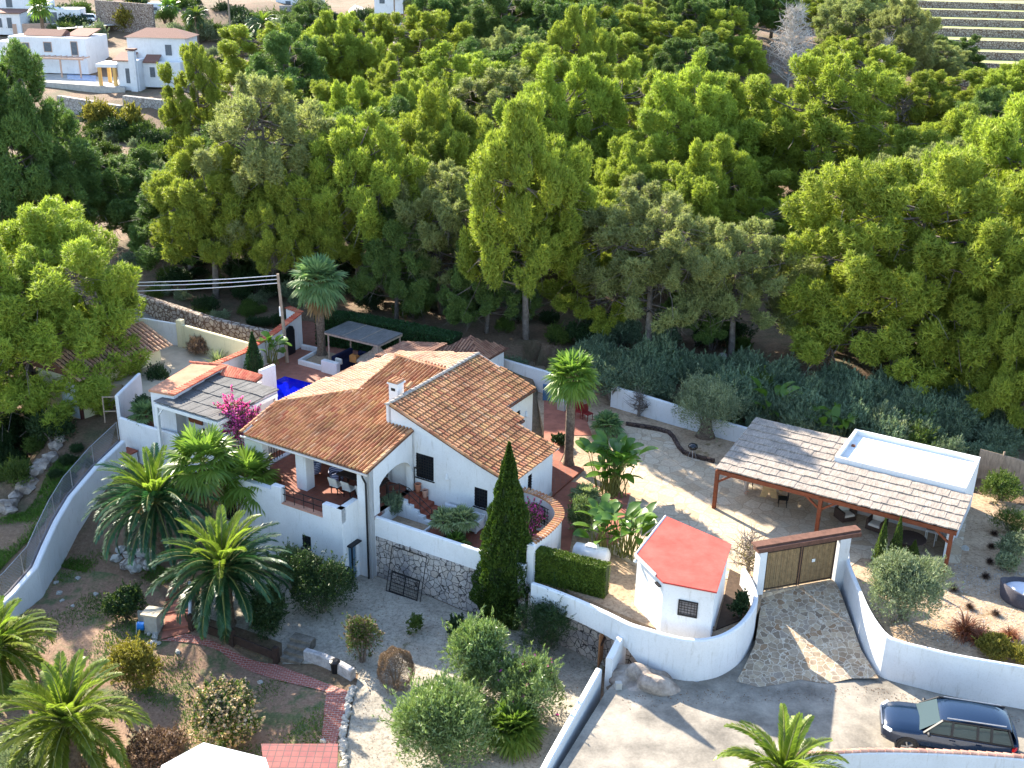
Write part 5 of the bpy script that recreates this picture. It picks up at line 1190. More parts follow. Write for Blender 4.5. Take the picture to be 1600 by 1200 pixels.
# ---------------- lower garden items ----------------
# brick path & steps
struct(drape('brick_path', [G(x, y) for x, y in [(250, 1003), (290, 992), (322, 1000), (432, 1040), (462, 1052), (545, 1082), (540, 1110), (520, 1180), (520, 1240), (480, 1240), (500, 1180), (510, 1083), (440, 1066), (345, 1020)]], .07, MT['brick'], .5))
struct(drape('red_step', [G(x, y) for x, y in [(252, 1001), (258, 975), (262, 925), (290, 912), (296, 940), (297, 990)]], .09, MT['path'], .5))
for k, (x0_, x1_, y_) in enumerate(((256, 298, 985), (258, 298, 960), (260, 297, 938))):
    a_, b_ = G(x0_, y_), G(x1_, y_-6); o = MB().beam((a_[0], a_[1], a_[2]+.1), (b_[0], b_[1], b_[2]+.12), .3, .12).build('path_step', MT['path']); struct(o)
# wooden fence
fA, fB, fC = G(300, 985), G(363, 1008), G(432, 1036)
t = thing('wooden_fence', 'low dark weathered plank fence holding the white gravel above the brick path', 'fence', fB)
for a_, b_ in ((fA, fB), (fB, fC)):
    MB().beam((a_[0], a_[1], a_[2]+.38), (b_[0], b_[1], b_[2]+.38), .08, .42).build('plank_rail', MT['darkwood'], t)
for q in (fA, fB, fC): MB().box(fr(q[0], q[1], -25), -.12, .12, -.1, .1, q[2]-.2, q[2]+.85).build('post', MT['darkwood'], t)
a_, b_ = G(297, 915), G(298, 985)
tag(MB().strip([a_[:2], b_[:2]], .16, -2.2, [a_[2]+.25, b_[2]+.35]).build('white_kerb', MT['white']), 'white kerb beside the brick steps under the palm', 'kerb')
# stone steps block + low stone wall
q = G(455, 1035); fn = fr(q[0], q[1], -22); t = thing('stone_steps', 'mossy old stone steps between the plank fence and the low stone wall', 'steps', q, radians(-22)); ms = mat('mossy_stone', (.14, .12, .09), .4, 3, .95, .6, c2=(.25, .22, .18), fine=9)
for k in range(4): MB().box(fn, -.5, .55, -.1+.28*k, .2+.28*k if k < 3 else 1.2, q[2]-.4, q[2]+.2+.17*k).build('step', ms, t)
sp = [G(x, y) for x, y in [(478, 1030), (505, 1038), (535, 1052), (552, 1062)]]
tag(MB().strip([q[:2] for q in sp], .3, -2.5, [q[2]+.55 for q in sp]).build('low_stone_wall', mat('whitewashed_stone', (.4, .38, .37), .4, 3, .9, .8, fine=10)), 'low whitewashed stone wall right of the mossy steps', 'wall')
q = G(524, 1050); t = thing('garbage_bin', 'black round plastic bin beside the low stone wall', 'bin', q); blk = mat('black_plastic', (.012, .012, .014), .1, 3, .35, 0)
MB().lathe(q, [(.17, 0), (.21, .5), (.22, .52)], 16).build('body', blk, t); MB().lathe((q[0], q[1], q[2]+.52), [(.24, 0), (.24, .05), (.12, .1), (.02, .1)], 16).build('lid', blk, t)
# edging stones along path (countable)
rr = rnd(11)
def stone(name, label, q, s_, group=None, m=None, cat='stone', sub=2, fl=.7, seed=0):
    bm = bmesh.new(); bmesh.ops.create_icosphere(bm, subdivisions=sub, radius=1)
    r_ = rnd(seed); ph = [r_.uniform(0, 6) for _ in range(6)]
    for v in bm.verts:
        c = v.co; k = 1+.22*sin(c.x*3+ph[0])*cos(c.y*3+ph[1])+.16*sin(c.z*5+ph[2]+c.x*4)+.1*sin(c.y*8+ph[3]); v.co = Vector((c.x*s_*k, c.y*s_*k*.85, c.z*s_*k*fl))
    me = bpy.data.meshes.new(name); bm.to_mesh(me); bm.free(); me.materials.append(m or MT['concrete'])
    o = bpy.data.objects.new(name, me); C.objects.link(o); o.location = q; o.rotation_euler = (0, 0, r_.uniform(0, 6)); return tag(o, label, cat, group)
st_ = [stone('edging_stone', 'small pale edging stone along the gravel bed beside the brick path', G(550, 1075), .13, 'edging stones of the gravel bed', seed=s_) for s_ in range(3)]
for i in range(40):
    t_ = i/39; y_ = 1078+t_*125; x_ = 552-12*t_-8*sin(t_*3)+rr.uniform(-3, 3); q = G(x_, y_); c = st_[i % 3] if i < 3 else st_[i % 3].copy()
    if i >= 3: C.objects.link(c)
    c.location = (q[0], q[1], q[2]+.08); c.rotation_euler = (0, 0, rr.uniform(0, 6)); c.scale = (rr.uniform(.7, 1.4),)*3
# hose reel, planter boxes, pile
q = G(222, 988); t = thing('hose_reel', 'blue garden hose reel on a small stand on the dry lawn', 'hose reel', q)
MB().tube([(q[0]-.16, q[1], q[2]+.35), (q[0]+.16, q[1], q[2]+.35)], .2, 16).build('hose_drum', mat('bright_blue_hose', (.01, .16, .5), .2, 8, .5), t)
for s_ in (-.2, .2): MB().beam((q[0]+s_, q[1]-.2, q[2]), (q[0]+s_, q[1], q[2]+.55), .03, .03).build('stand', MT['metal'], t)
q = G(242, 985); fn = fr(q[0], q[1], -12); t = thing('stone_pedestal', 'pale block pedestal with a flat top beside the brick steps', 'pedestal', q, radians(-12))
MB().box(fn, -.32, .32, -.3, .3, q[2]-.1, q[2]+.95).build('block', MT['concrete'], t); MB().box(fn, -.42, .4, -.38, .38, q[2]+.95, q[2]+1.05).build('cap', mat('tan_slab', (.45, .38, .28), .15), t)
q = G(228, 972); o = MB().box(fr(q[0], q[1], -10), -.35, .3, -.05, .02, q[2], q[2]+.6).build('paving_slab', MT['concrete']); tag(o, 'grey slab leaning behind the blue hose reel', 'slab')
for i in range(14):
    q = G(240+rr.uniform(-7, 8), 1000+rr.uniform(-14, 8)); stone('loose_rock', 'small loose rock in the heap at the foot of the pale pedestal', (q[0], q[1], q[2]+.08), rr.uniform(.09, .17), 'loose rocks by the pedestal', seed=20+i)
for i, (x, y) in enumerate([(97, 940), (93, 928), (114, 948), (88, 912), (150, 930), (278, 1020), (407, 1068), (122, 905), (505, 1160)]):
    q = G(x, y); stone('lawn_rock', 'pale rock lying loose on the dry lawn', (q[0], q[1], q[2]+.05), rr.uniform(.1, .16), 'pale rocks scattered on the lawn', seed=50+i)
# creek edge rocks at left
for i, (x, y, s_) in enumerate([(88, 700, .5), (80, 718, .6), (68, 730, .6), (55, 740, .65), (50, 755, .5), (40, 765, .7), (25, 780, .6), (8, 795, .8), (15, 800, .5), (60, 728, .45), (95, 690, .45)]):
    q = G(x, y); stone('stream_boulder', 'grey boulder in the row along the dry stream bank', (q[0], q[1], q[2]+.15), s_*.8, 'boulders on the stream bank', m=MT['rock'], cat='boulder', seed=70+i)
# rock outcrop by road
q = P(1015, 1075, -.1); stone('rock_outcrop', 'big brown rock outcrop at the foot of the curved white wall', (q[0], q[1]+.3, q[2]-.1), 1.25, m=MT['rock'], cat='rock', sub=4, fl=.6, seed=5)
q = P(985, 1065, -.1); stone('rock_outcrop', 'dark rugged rock beside the short white gate wall', (q[0]-.1, q[1]+.3, q[2]-.2), .8, m=MT['rock'], cat='rock', sub=3, fl=.8, seed=8)
q = P(966, 1076, 0); o = MB().box(fr(q[0], q[1], 10), -.13, .13, -.1, .1, -.1, .32).build('concrete_block', MT['concrete']); tag(o, 'hollow grey concrete block by the short white gate wall', 'block')
for i, (x, y) in enumerate([(205, 870), (190, 862), (222, 880), (212, 890), (235, 885), (182, 875), (200, 885), (225, 868), (240, 870)]):
    q = G(x, y); stone('slag_rock', 'jagged white and black rock in the heap under the left date palm', (q[0], q[1], q[2]+.1), rr.uniform(.25, .45), 'jagged rocks under the left date palm', m=MT['concrete'] if i % 2 else MT['farrubble'], cat='rock', seed=90+i)
# white slab roof, red tile roof at the bottom
s0 = thing('shed', 'flat white slab roof of a low shed at the bottom edge', 'shed', P(330, 1190, -.3))
sp_ = [P(x, y, .3) for x, y in [(252, 1196), (318, 1160), (415, 1184), (440, 1260), (240, 1260)]]
MB().prism([q[:2] for q in sp_], .15, .3).build('roof', MT['white'], s0); MB().prism([(q[0]*.98+s0.location.x*.02, q[1]*.98+s0.location.y*.02) for q in sp_], -2.5, .15).build('wall', MT['cream'], s0)
s1 = thing('tiled_lean_to', 'small dull red square-tiled roof beside the white slab roof', 'roof', P(470, 1190, -.8))
sp_ = [P(x, y, -.3) for x, y in [(408, 1162), (528, 1162), (525, 1260), (420, 1260)]]
MB().prism([q[:2] for q in sp_], -.45, -.3).build('roof', brickmat('dull_red_tiles', (.22, .05, .05), (.27, .07, .06), (.1, .04, .04), .3, .3, off=0, ms=.02), s1)
MB().prism([(q[0]*.98+s1.location.x*.02, q[1]*.98+s1.location.y*.02) for q in sp_], -2.6, -.45).build('wall', MT['cream'], s1)
# wall drain holes
# ---------------- parked car ----------------
def paint(name, c, rough=.18):
    m, nt, bs = newmat(name); bs.inputs['Base Color'].default_value = (*c, 1); bs.inputs['Roughness'].default_value = rough; bs.inputs['Metallic'].default_value = .25
    bs.inputs['Coat Weight'].default_value = .5; bs.inputs['Coat Roughness'].default_value = .04; return m
def lens(name, c):
    m, nt, bs = newmat(name); bs.inputs['Base Color'].default_value = (*c, 1); bs.inputs['Roughness'].default_value = .1; return m
def car(name, lab, loc, ang, body, detail=True, sc=1.0, group=None, glass=None):
    t = thing(name, lab, 'car', loc, ang, group)
    glass = glass or MT['carglass']
    def sec(x):   # (half widths & heights) lower body
        u = abs(x)
        wmax = .92-.0*(x > 0)
        fx = max(0, (x-1.5)/.85); rx = max(0, (-x-1.7)/.65)
        w = .93-.26*fx**2-.16*rx**2
        if x > .85: zc = 1.06-.035*(x-.85)-.16*max(0, (x-1.75)/.6)**2; zb = zc-.1
        else: zc = 1.06; zb = 1.0
        zs = .30+.12*fx**2+.12*rx**2
        return w, zs, zb, zc
    xs_ = [-2.35, -2.3, -2.15, -1.9, -1.5, -1.1, -.5, 0, .5, .85, 1.1, 1.4, 1.7, 1.95, 2.15, 2.28, 2.34]
    V = []
    for i, x in enumerate(xs_):
        w, zs, zb, zc = sec(x); k = .9 if i in (0, len(xs_)-1) else 1
        e = .06 if i in (0, len(xs_)-1) else 0
        V.append([(x, -w*k*.93, zs+e), (x, -w*k, .55), (x, -w*k*1.005, .8), (x, -w*k*.97, zb-.02-e*.6), (x, -w*k*.86, zc-.03-e), (x, -w*k*.4, zc-e), (x, 0, zc+.015-e), (x, w*k*.4, zc-e), (x, w*k*.86, zc-.03-e), (x, w*k*.97, zb-.02-e*.6), (x, w*k*1.005, .8), (x, w*k, .55), (x, w*k*.93, zs+e)])
    b = MB(); n = 13; b.add([q for s_ in V for q in s_], [[i*n+j, i*n+j+1, (i+1)*n+j+1, (i+1)*n+j] for i in range(len(xs_)-1) for j in range(n-1)]+[[j for j in range(n)][::-1], [(len(xs_)-1)*n+j for j in range(n)]]+[[i*n, (i+1)*n, (i+1)*n+n-1, i*n+n-1] for i in range(len(xs_)-1)])
    bo = b.build('body', body, t, smooth=True, local=True)
    md = bo.modifiers.new('e', 'EDGE_SPLIT'); md.split_angle = radians(42)
    # greenhouse: roof
    gr = [(1.0, .80, 1.04), (.35, .70, 1.52), (0, .67, 1.60), (-.7, .66, 1.64), (-1.5, .65, 1.62), (-1.95, .62, 1.55), (-2.28, .72, 1.06)]
    b = MB(); rp_ = [(.42, .69, 1.49)]+gr[1:6]+[(-2.02, .62, 1.5)]
    vs = []
    for x, w, z in rp_: vs += [(x, -w, z-.03), (x, -w*.8, z), (x, 0, z+.02), (x, w*.8, z), (x, w, z-.03)]
    b.add(vs, [[i*5+j, i*5+5+j, i*5+6+j, i*5+1+j] for i in range(len(rp_)-1) for j in range(4)])
    b.build('roof', body, t, smooth=True, local=True)
    # side glass (slab of quads) & windscreen
    def quad(name_, pts, m_): b = MB(); b.add(pts, [[0, 1, 2, 3]]); return b.build(name_, m_, t, local=True)
    quad('windscreen', [(1.08, -.76, 1.03), (1.08, .76, 1.03), (.42, .66, 1.48), (.42, -.66, 1.48)], glass)
    quad('rear_window', [(-2.26, .68, 1.08), (-2.26, -.68, 1.08), (-2.03, -.58, 1.5), (-2.03, .58, 1.5)], glass)
    for s_ in (-1, 1):
        seg = [(.95, .30), (.0, -.02), (-.85, -.85), (-1.35, -1.3), (-2.12, -1.9)]
        xb = [.95, .0, -.88, -1.35, -2.1]; xt = [.34, -.02, -.86, -1.32, -1.88]
        for k in range(4):
            g_ = .035
            b = MB(); q = [(xb[k]-g_, s_*.855, 1.05), (xb[k+1]+g_, s_*.855, 1.05), (xt[k+1]+g_, s_*.695, 1.52 if k else 1.52), (xt[k]-g_, s_*.695, 1.5)]
            b.add(q, [[0, 1, 2, 3] if s_ < 0 else [3, 2, 1, 0]]); b.build('side_window', glass, t, local=True)
        b = MB()
        for k in range(5): b.beam((xb[k], s_*.865, 1.02), (xt[k], s_*.69, 1.56), .08, .03)
        b.beam((.95, s_*.865, 1.03), (-2.15, s_*.865, 1.03), .03, .05); b.beam((.36, s_*.69, 1.555), (-1.95, s_*.66, 1.57), .05, .05)
        b.build('window_frame', MT['black'], t, local=True)
        MB().beam((.2, s_*.62, 1.64), (-1.8, s_*.6, 1.66), .035, .03).build('roof_rail', MT['metal'] if detail else body, t, local=True)
        MB().lathe((.78, s_*1.0, 1.02), [(.02, 0), (.1, .03), (.11, .1), (.03, .15)], 10, .6, 1.1).build('mirror', MT['black'], t, local=True)
        MB().beam((2.28, s_*.62, .84), (2.05, s_*.86, .87), .1, .09).build('headlight', MT['lamp_clear'], t, local=True)
        MB().beam((-2.3, s_*.68, .92), (-2.1, s_*.92, .92), .08, .13).build('taillight', MT['lamp_red'], t, local=True)
        if detail:
            for x_ in (-.15, -1.05): MB().beam((x_, s_*.94, .9), (x_+.2, s_*.94, .9), .03, .03).build('door_handle', body, t, local=True)
            MB().beam((1.0, s_*.93, .4), (-1.1, s_*.93, .4), .04, .14).build('sill', MT['black'], t, local=True)
        for x_ in (1.42, -1.38):
            wq = MB(); pr = []; 
            def ring(rs, ws, m_, nm, par):
                b = MB(); n = 26; vs = []
                for r_, y_ in zip(rs, ws): vs += [(x_+r_*cos(2*pi*k/n), s_*y_, .35+r_*sin(2*pi*k/n)) for k in range(n)]
                b.add(vs, [[i*n+j, i*n+(j+1) % n, (i+1)*n+(j+1) % n, (i+1)*n+j] for i in range(len(rs)-1) for j in range(n)]); return b.build(nm, m_, par, local=True, smooth=False)
            wh = thing('wheel', None, None); wh.parent = t
            ring((.22, .335, .35, .35, .335, .2), (.93, .945, .92, .76, .72, .72), MT['rubber'], 'tyre', wh)
            b = MB(); b.add([(x_+.23*cos(2*pi*k/26), s_*.9, .35+.23*sin(2*pi*k/26)) for k in range(26)], [list(range(26)) if s_ < 0 else list(range(26))[::-1]]); 
            b.cur = 1
            for k in range(5): a_ = 2*pi*k/5; b.beam((x_, s_*.93, .35), (x_+.22*cos(a_), s_*.93, .35+.22*sin(a_)), .05, .07)
            b.build('rim', [MT['rubber'], MT['metal']], wh, local=True)
            ring((.36, .42, .42), (.94, .945, .9), MT['black'], 'wheel_arch', t)
    MB().beam((2.31, -.42, .74), (2.31, .42, .74), .07, .17).build('grille', MT['black'], t, local=True)
    MB().beam((2.34, -.55, .86), (2.34, .55, .86), .05, .03).build('grille_trim', MT['metal'], t, local=True)
    MB().beam((2.26, -.6, .45), (2.26, .6, .45), .12, .1).build('bumper', MT['black'], t, local=True)
    t.scale = (sc,)*3
    return t
MT['carglass'], nt, bs = newmat('car_glass'); bs.inputs['Base Color'].default_value = (.03, .05, .05, 1); bs.inputs['Roughness'].default_value = .05; bs.inputs['Specular IOR Level'].default_value = .22
MT['lamp_clear'] = lens('clear_lamp', (.7, .72, .75)); MT['lamp_red'] = lens('red_lamp', (.5, .01, .01)); MT['rubber'] = mat('tyre_rubber', (.02, .02, .02), .1, 5, .8, 0)
c1 = np.array(P(1440, 1116, 1.3)); rc = P(1521, 1114, 1.66); d0 = np.array(P(1577, 1140, 1.6))-np.array(P(1497, 1127, 1.6)); ca = math.atan2(-d0[1], -d0[0])
car('parked_car', 'dark blue estate SUV parked against the white wall at the bottom right', (rc[0]+cos(ca)*.8, rc[1]+sin(ca)*.8, zR+.01), ca, paint('dark_blue_paint', (.006, .018, .045)), True, 1.04)
# wall drain holes beside the car and on the cabin wall
def holes(lab, x, y, z, path_ang):
    q = P(x, y, z); t = MB()
    t.lathe((q[0], q[1], q[2]), [(.05, 0), (.05, .1)], 8)
    o = t.build('drain_hole', MT['black']); tag(o, lab, 'drain hole', 'drain holes in the white walls')
# ---------------- village in the far left ----------------
MT['farroof'] = mat('far_clay_roof', (.2, .09, .06), .35, 6, .9, .3, sc=(8, 1, 1), c2=(.32, .17, .13))
MT['winfar'] = mat('far_window', (.12, .14, .16), .3, 5, .3, 0); MT['peach'] = mat('peach_trim', (.55, .36, .26), .1)
def fz(x, y): return ht(x, y)
def villa(name, lab, px, py, z, deg, boxes, roofs=(), wins=(), doors=(), cat='house', wallm=None):
    q = P(px, py, z); fn = fr(q[0], q[1], deg); t = thing(name, lab, cat, q, radians(deg))
    b = MB()
    for (a0, a1, c0, c1, z0, z1) in boxes: b.box(fn, a0, a1, c0, c1, q[2]+z0, q[2]+z1)
    b.build('wall', wallm or MT['farwhite'], t)
    for (a0, a1, c0, c1, z0, rise, kind) in roofs:
        b = MB(); z_ = q[2]+z0; am = (a0+a1)/2; cm = (c0+c1)/2
        base = [fn(a0, c0, z_), fn(a1, c0, z_), fn(a1, c1, z_), fn(a0, c1, z_)]
        if kind == 'shed': top = base[:2]+[(base[2][0], base[2][1], z_+rise), (base[3][0], base[3][1], z_+rise)]; b.add([(v[0], v[1], v[2]-.15) for v in top]+top, [[3, 2, 1, 0], [4, 5, 6, 7], [0, 1, 5, 4], [1, 2, 6, 5], [2, 3, 7, 6], [3, 0, 4, 7]])
        elif kind == 'hip':
            e = min(a1-a0, c1-c0)*.5*.8; r0 = fn(a0+e, cm, z_+rise); r1 = fn(a1-e, cm, z_+rise); b.add(base+[r0, r1], [[0, 1, 5, 4], [1, 2, 5], [2, 3, 4, 5], [3, 0, 4], [3, 2, 1, 0]])
        else: r0 = fn(a0, cm, z_+rise); r1 = fn(a1, cm, z_+rise); b.add(base+[r0, r1], [[0, 1, 5, 4], [1, 2, 5], [2, 3, 4, 5], [3, 0, 4], [3, 2, 1, 0]])
        b.build('roof', MT['farroof'], t)
    for w_ in wins:
        a0, a1, z0, z1 = w_[:4]; c = w_[4] if len(w_) > 4 else boxes[0][2]
        wo = MB().box(fn, a0-.1, a1+.1, c-.06, c-.005, q[2]+z0-.1, q[2]+z1+.1).build('window', MT['peach'] if len(w_) > 5 else MT['farwhite'], t)
        MB().box(fn, a0, a1, c-.08, c-.061, q[2]+z0, q[2]+z1).build('pane', MT['winfar'], wo)
    return t, fn, q
# white villa far left (with tiled roof sections and timber pergola)
v1, f1, q1_ = villa('far_villa', 'far white villa at the top left with a long timber pergola over its terrace', 20, 112, 4.5, -6, [(0, 13, 0, 8, 0, 5.6), (-3, 0, 1, 7, 0, 4.6)], [(2, 8.6, 1, 5, 5.7, .9, 'gable'), (8.7, 12.6, 2, 7, 5.75, .8, 'shed')], [(1.0, 3.4, 3.0, 4.6, 0, 1), (6.0, 7.2, 3.4, 4.8, 0, 1), (10.6, 11.6, 3.0, 5.0, 0, 1)])
t = thing('far_pergola', 'reddish timber pergola on the far villa terrace', 'pergola', f1(8, -3, q1_[2]), radians(-6))
for a in (3.5, 6.5, 10, 13.2): MB().box(f1, a, a+.22, -3.4, -3.2, q1_[2]-1, q1_[2]+2.6).build('post', MT['peach'], t)
MB().box(f1, 2.5, 14, -3.45, -3.2, q1_[2]+2.605, q1_[2]+2.85).build('front_beam', MT['peach'], t)
for k in range(12): MB().box(f1, 3+k*.95, 3.1+k*.95, -3.2, 0, q1_[2]+2.7, q1_[2]+2.86).build('rafter', MT['peach'], t)
# second villa
v2, f2, q2_ = villa('far_villa', 'far two storey white villa with a clay hipped roof and tall square chimney, top left', 187, 138, 4.0, -2, [(0, 3.2, 0, 4, -2, 4.2), (0.4, 9.5, 4, 10, 0, 7.2), (3.2, 9, 2.2, 4, 0, 3.8)],
   [(0.0, 9.9, 3.7, 10.3, 7.2, 1.2, 'hip'), (-.6, 2.0, -.3, 3.9, 4.2, .8, 'shed'), (3.3, 5.6, 1.9, 4, 3.8, .9, 'shed')], [(1.2, 2.2, .8, 3.0, 0), (6.3, 7.3, 4.6, 6.2, 4), (4.2, 5.0, 1.5, 3.0, 2.2)])
MB().box(f2, 2.0, 3.0, -.55, .3, q2_[2]-2, q2_[2]+5.6).build('chimney', MT['farwhite'], v2); MB().box(f2, 1.8, 3.2, -.7, .5, q2_[2]+5.7, q2_[2]+5.95).build('chimney_cap', MT['farroof'], v2)
t = thing('far_portico', 'yellow pillared open portico at the left of the hipped roof villa', 'portico', f2(-2.5, 1, q2_[2]), 0)
for a, c in ((-3.0, -.3), (-.7, -.3), (-3.0, 3.4)): MB().box(f2, a, a+.45, c, c+.45, q2_[2]-1.5, q2_[2]+3.1).build('pillar', mat('ochre_pillar', (.7, .42, .14), .08) if a == -3.0 and c < 0 else bpy.data.materials['ochre_pillar'], t)
MB().box(f2, -3.2, -.02, -.4, 3.9, q2_[2]+3.1, q2_[2]+3.6).build('slab', MT['farwhite'], t)
# terrace & retaining walls of villas
struct(MB().prism([P(x, y, 4.3)[:2] for x, y in [(60, 128), (195, 138), (200, 112), (60, 98)]], 1, 4.35).build('far_terrace', MT['concrete']))
struct(MB().prism([P(x, y, 4.4)[:2] for x, y in [(105, 123), (150, 127), (150, 118), (105, 116)]], 4.3, 4.4).build('far_pool_water', mat('far_pool_blue', (.25, .35, .55), .1, 3, .2)))
wallthing('rubble_terrace_wall', 'far grey stone terrace wall below the two white villas', [P(92, 150, 3.6)[:2], P(190, 166, 3.6)[:2]], .8, -2, 3.7, MT['farrubble'])
wallthing('rubble_terrace_wall', 'taller far stone terrace wall stepping up toward the pine on its right', [P(194, 150, 4.2)[:2], P(265, 158, 4.2)[:2]], .8, -2, 4.3, MT['farrubble'])
struct(drape('far_ledge', [P(x, y, 2) for x, y in [(78, 145), (195, 160), (195, 145), (78, 125)]], .3, MT['sand'], 3, lambda x, y: 3.3))
# small white boxes / garage with car
v3, f3, q3_ = villa('far_garage', 'small far white flat garage block beside the white car, top left', 72, 36, 9, 8, [(0, 6.5, 0, 5, -1, 2.6)], [], [(.6, 2.2, 0, 2, 0)], cat='garage')
v4, f4, q4_ = villa('far_house', 'small far white house cut off by the left edge', -20, 45, 8, 0, [(0, 6.5, 0, 6, -1, 3)], [(-.3, 6.8, -.3, 6.3, 3, .5, 'shed')], [(1.5, 3, .3, 2, 0), (4, 4.9, 0.2, 2.1, 0)])
v5, f5, q5_ = villa('far_house', 'far white house at the very top left behind palms', -5, 16, 11, 0, [(0, 9, 0, 6, -1, 5)], [], [(2, 3.2, .6, 2.2, 0)])
v6, f6, q6_ = villa('far_house', 'far white house at the top edge behind the motorhome', 300, 8, 11, 0, [(0, 16, 2, 8, -1, 6)], [], [(3, 5, 1, 2.6, 2), (9, 11, 1, 2.6, 2)])
v7, f7, q7_ = villa('far_house', 'far pale blue white house above the stone wall, left of the round pine', 430, 18, 11, 0, [(0, 9, 1, 7, -1, 5)], [], [(2, 3, .5, 2, 1)])
v8, f8, q8_ = villa('far_house', 'far white house with a blue shaded front by the road at the top edge', 585, 12, 13, 0, [(0, 5.5, 0, 6, -1, 5)], [], [(1, 2, .8, 2.2, 0)])
v9, f9, q9_ = villa('far_house', 'far white house glimpsed between the dark pines at the top', 745, 22, 13, 0, [(0, 5.5, 0, 6, -2, 5)], [], [(3.6, 4.4, .8, 2.2, 0)])
wallthing('rubble_terrace_wall', 'far speckled stone wall below the pale blue house', [P(438, 30, 10)[:2], P(510, 32, 10)[:2]], .5, 5, 12.6, MT['farrubble'])
wallthing('far_stone_wall', 'far brown stone wall panels behind the white motorhome', [P(150, 10, 12)[:2], P(240, 26, 11)[:2]], .5, 6, 13.2, MT['dryrubble'])
wallthing('far_low_wall', 'far pink low wall in front of the white parked car', [P(20, 46, 8)[:2], P(110, 42, 8.2)[:2], P(182, 38, 8.2)[:2]], .4, 4, 9.0, MT['peach'])
struct(drape('far_road', [P(x, y, 9) for x, y in [(90, 45), (185, 38), (250, 32), (250, 10), (170, 2), (100, -5), (80, 20)]], .3, MT['farroad'], 4, lambda x, y: 8.6))
struct(drape('far_road', [P(x, y, 11) for x, y in [(555, 12), (590, 22), (650, 32), (700, 55), (690, 62), (640, 42), (580, 34), (540, 20)]], .35, MT['farroad'], 4))
qc = P(132, 36, 8.9); car('far_car', 'white SUV parked in the far village at the top left', (qc[0], qc[1], 9.0), pi+.1, paint('white_paint', (.75, .75, .76)), False, 1.0)
qc = P(404, 38, 9); 
# motorhome
qm = P(255, 30, 9.5); fm = fr(qm[0], qm[1], -4); t = thing('motorhome', 'white motorhome with a blue swoosh parked in the far village', 'motorhome', qm, radians(-4))
MB().box(fm, -2.6, 2.6, -1.1, 1.1, qm[2]+.6, qm[2]+3.1, .12).build('body', MT['farwhite'], t)
MB().box(fm, 2.6, 3.9, -1.0, 1.0, qm[2]+.6, qm[2]+1.9, .15).build('cab', MT['farwhite'], t)
b = MB(); b.add([fm(3.4, -.9, qm[2]+1.9), fm(3.4, .9, qm[2]+1.9), fm(2.62, .9, qm[2]+2.6), fm(2.62, -.9, qm[2]+2.6), fm(2.62, -.9, qm[2]+1.9), fm(2.62, .9, qm[2]+1.9)], [[0, 1, 2, 3], [0, 3, 4], [1, 5, 2]]); b.build('windscreen', MT['glass'], t)
MB().box(fm, -1.7, -.6, -1.15, -1.105, qm[2]+1.7, qm[2]+2.3).build('window', MT['winfar'], t)
MB().beam(fm(-.6, -1.13, qm[2]+1.0), fm(1.8, -1.13, qm[2]+2.6), .02, .5).build('blue_stripe', MT['blue'], t)
for a in (-1.6, 2.9): 
    b = MB(); c = fm(a, -1.0, qm[2]+.4); b.tube([c, fm(a, -1.2, qm[2]+.4)], .4, 16); b.build('wheel', MT['rubber'], t)
# far utility poles
for k, (x, y, h_, lab) in enumerate([(362, 75, 9, 'far wooden pole left of the pines at the top left'), (617, 55, 11, 'far wooden pole by the road above the pines'), (647, 42, 6, 'far thin street lamp pole by the road gate')]):
    g_ = P(x, y, 9); t = thing('far_pole', lab, 'pole', (g_[0], g_[1], 7)); MB().tube([(g_[0], g_[1], 6), (g_[0], g_[1], 8+h_)], .14 if k < 2 else .07, 6).build('pole', MT['rawwood'], t)
    MB().beam((g_[0]-.6, g_[1], 7.7+h_), (g_[0]+.6, g_[1], 7.7+h_), .1, .1).build('crossarm', MT['rawwood'], t)
for k, x in enumerate((622, 640)):
    q = P(x, 20, 12); b = MB().box(fr(q[0], q[1], 0), -.6, .6, -.4, .4, 8, 13.6); tag(b.build('gate_pillar', MT['farwhite']), ('left' if k == 0 else 'right')+' far white gate pillar by the road at the top', 'pillar', 'far gate pillars')
# terraced fields at top right
MT['field'] = mat('pale_green_field', (.3, .32, .1), .2, .3, c2=(.42, .42, .18))
TR = [(98, 11, 1500), (80, 12, 1480), (62, 13.1, 1455), (44, 14.2, 1450), (29, 15.2, 1440), (15, 16.2, 1430), (2, 17.2, 1430), (-12, 18.2, 1430)]
for k in range(7):
    (y_, z_, x0_), (y2, z2, x2) = TR[k], TR[k+1]; a_, b_ = P(x0_, y_, z_), P(1660, y_+6, z_); a2, b2 = P(x0_-30, y2, z2), P(1680, y2+6, z2)
    struct(MB().prism([a_[:2], b_[:2], b2[:2], a2[:2]], z_-9, z_).build('terraced_field', MT['field']))
    wallthing('terrace_wall', ['lowest', 'second lowest', 'third lowest', 'middle', 'third highest', 'second highest', 'topmost'][k]+' dry stone wall of the stepped fields at the top right', [a_[:2], b_[:2]], .5, z_-6, z_+.1, MT['dryrubble'])
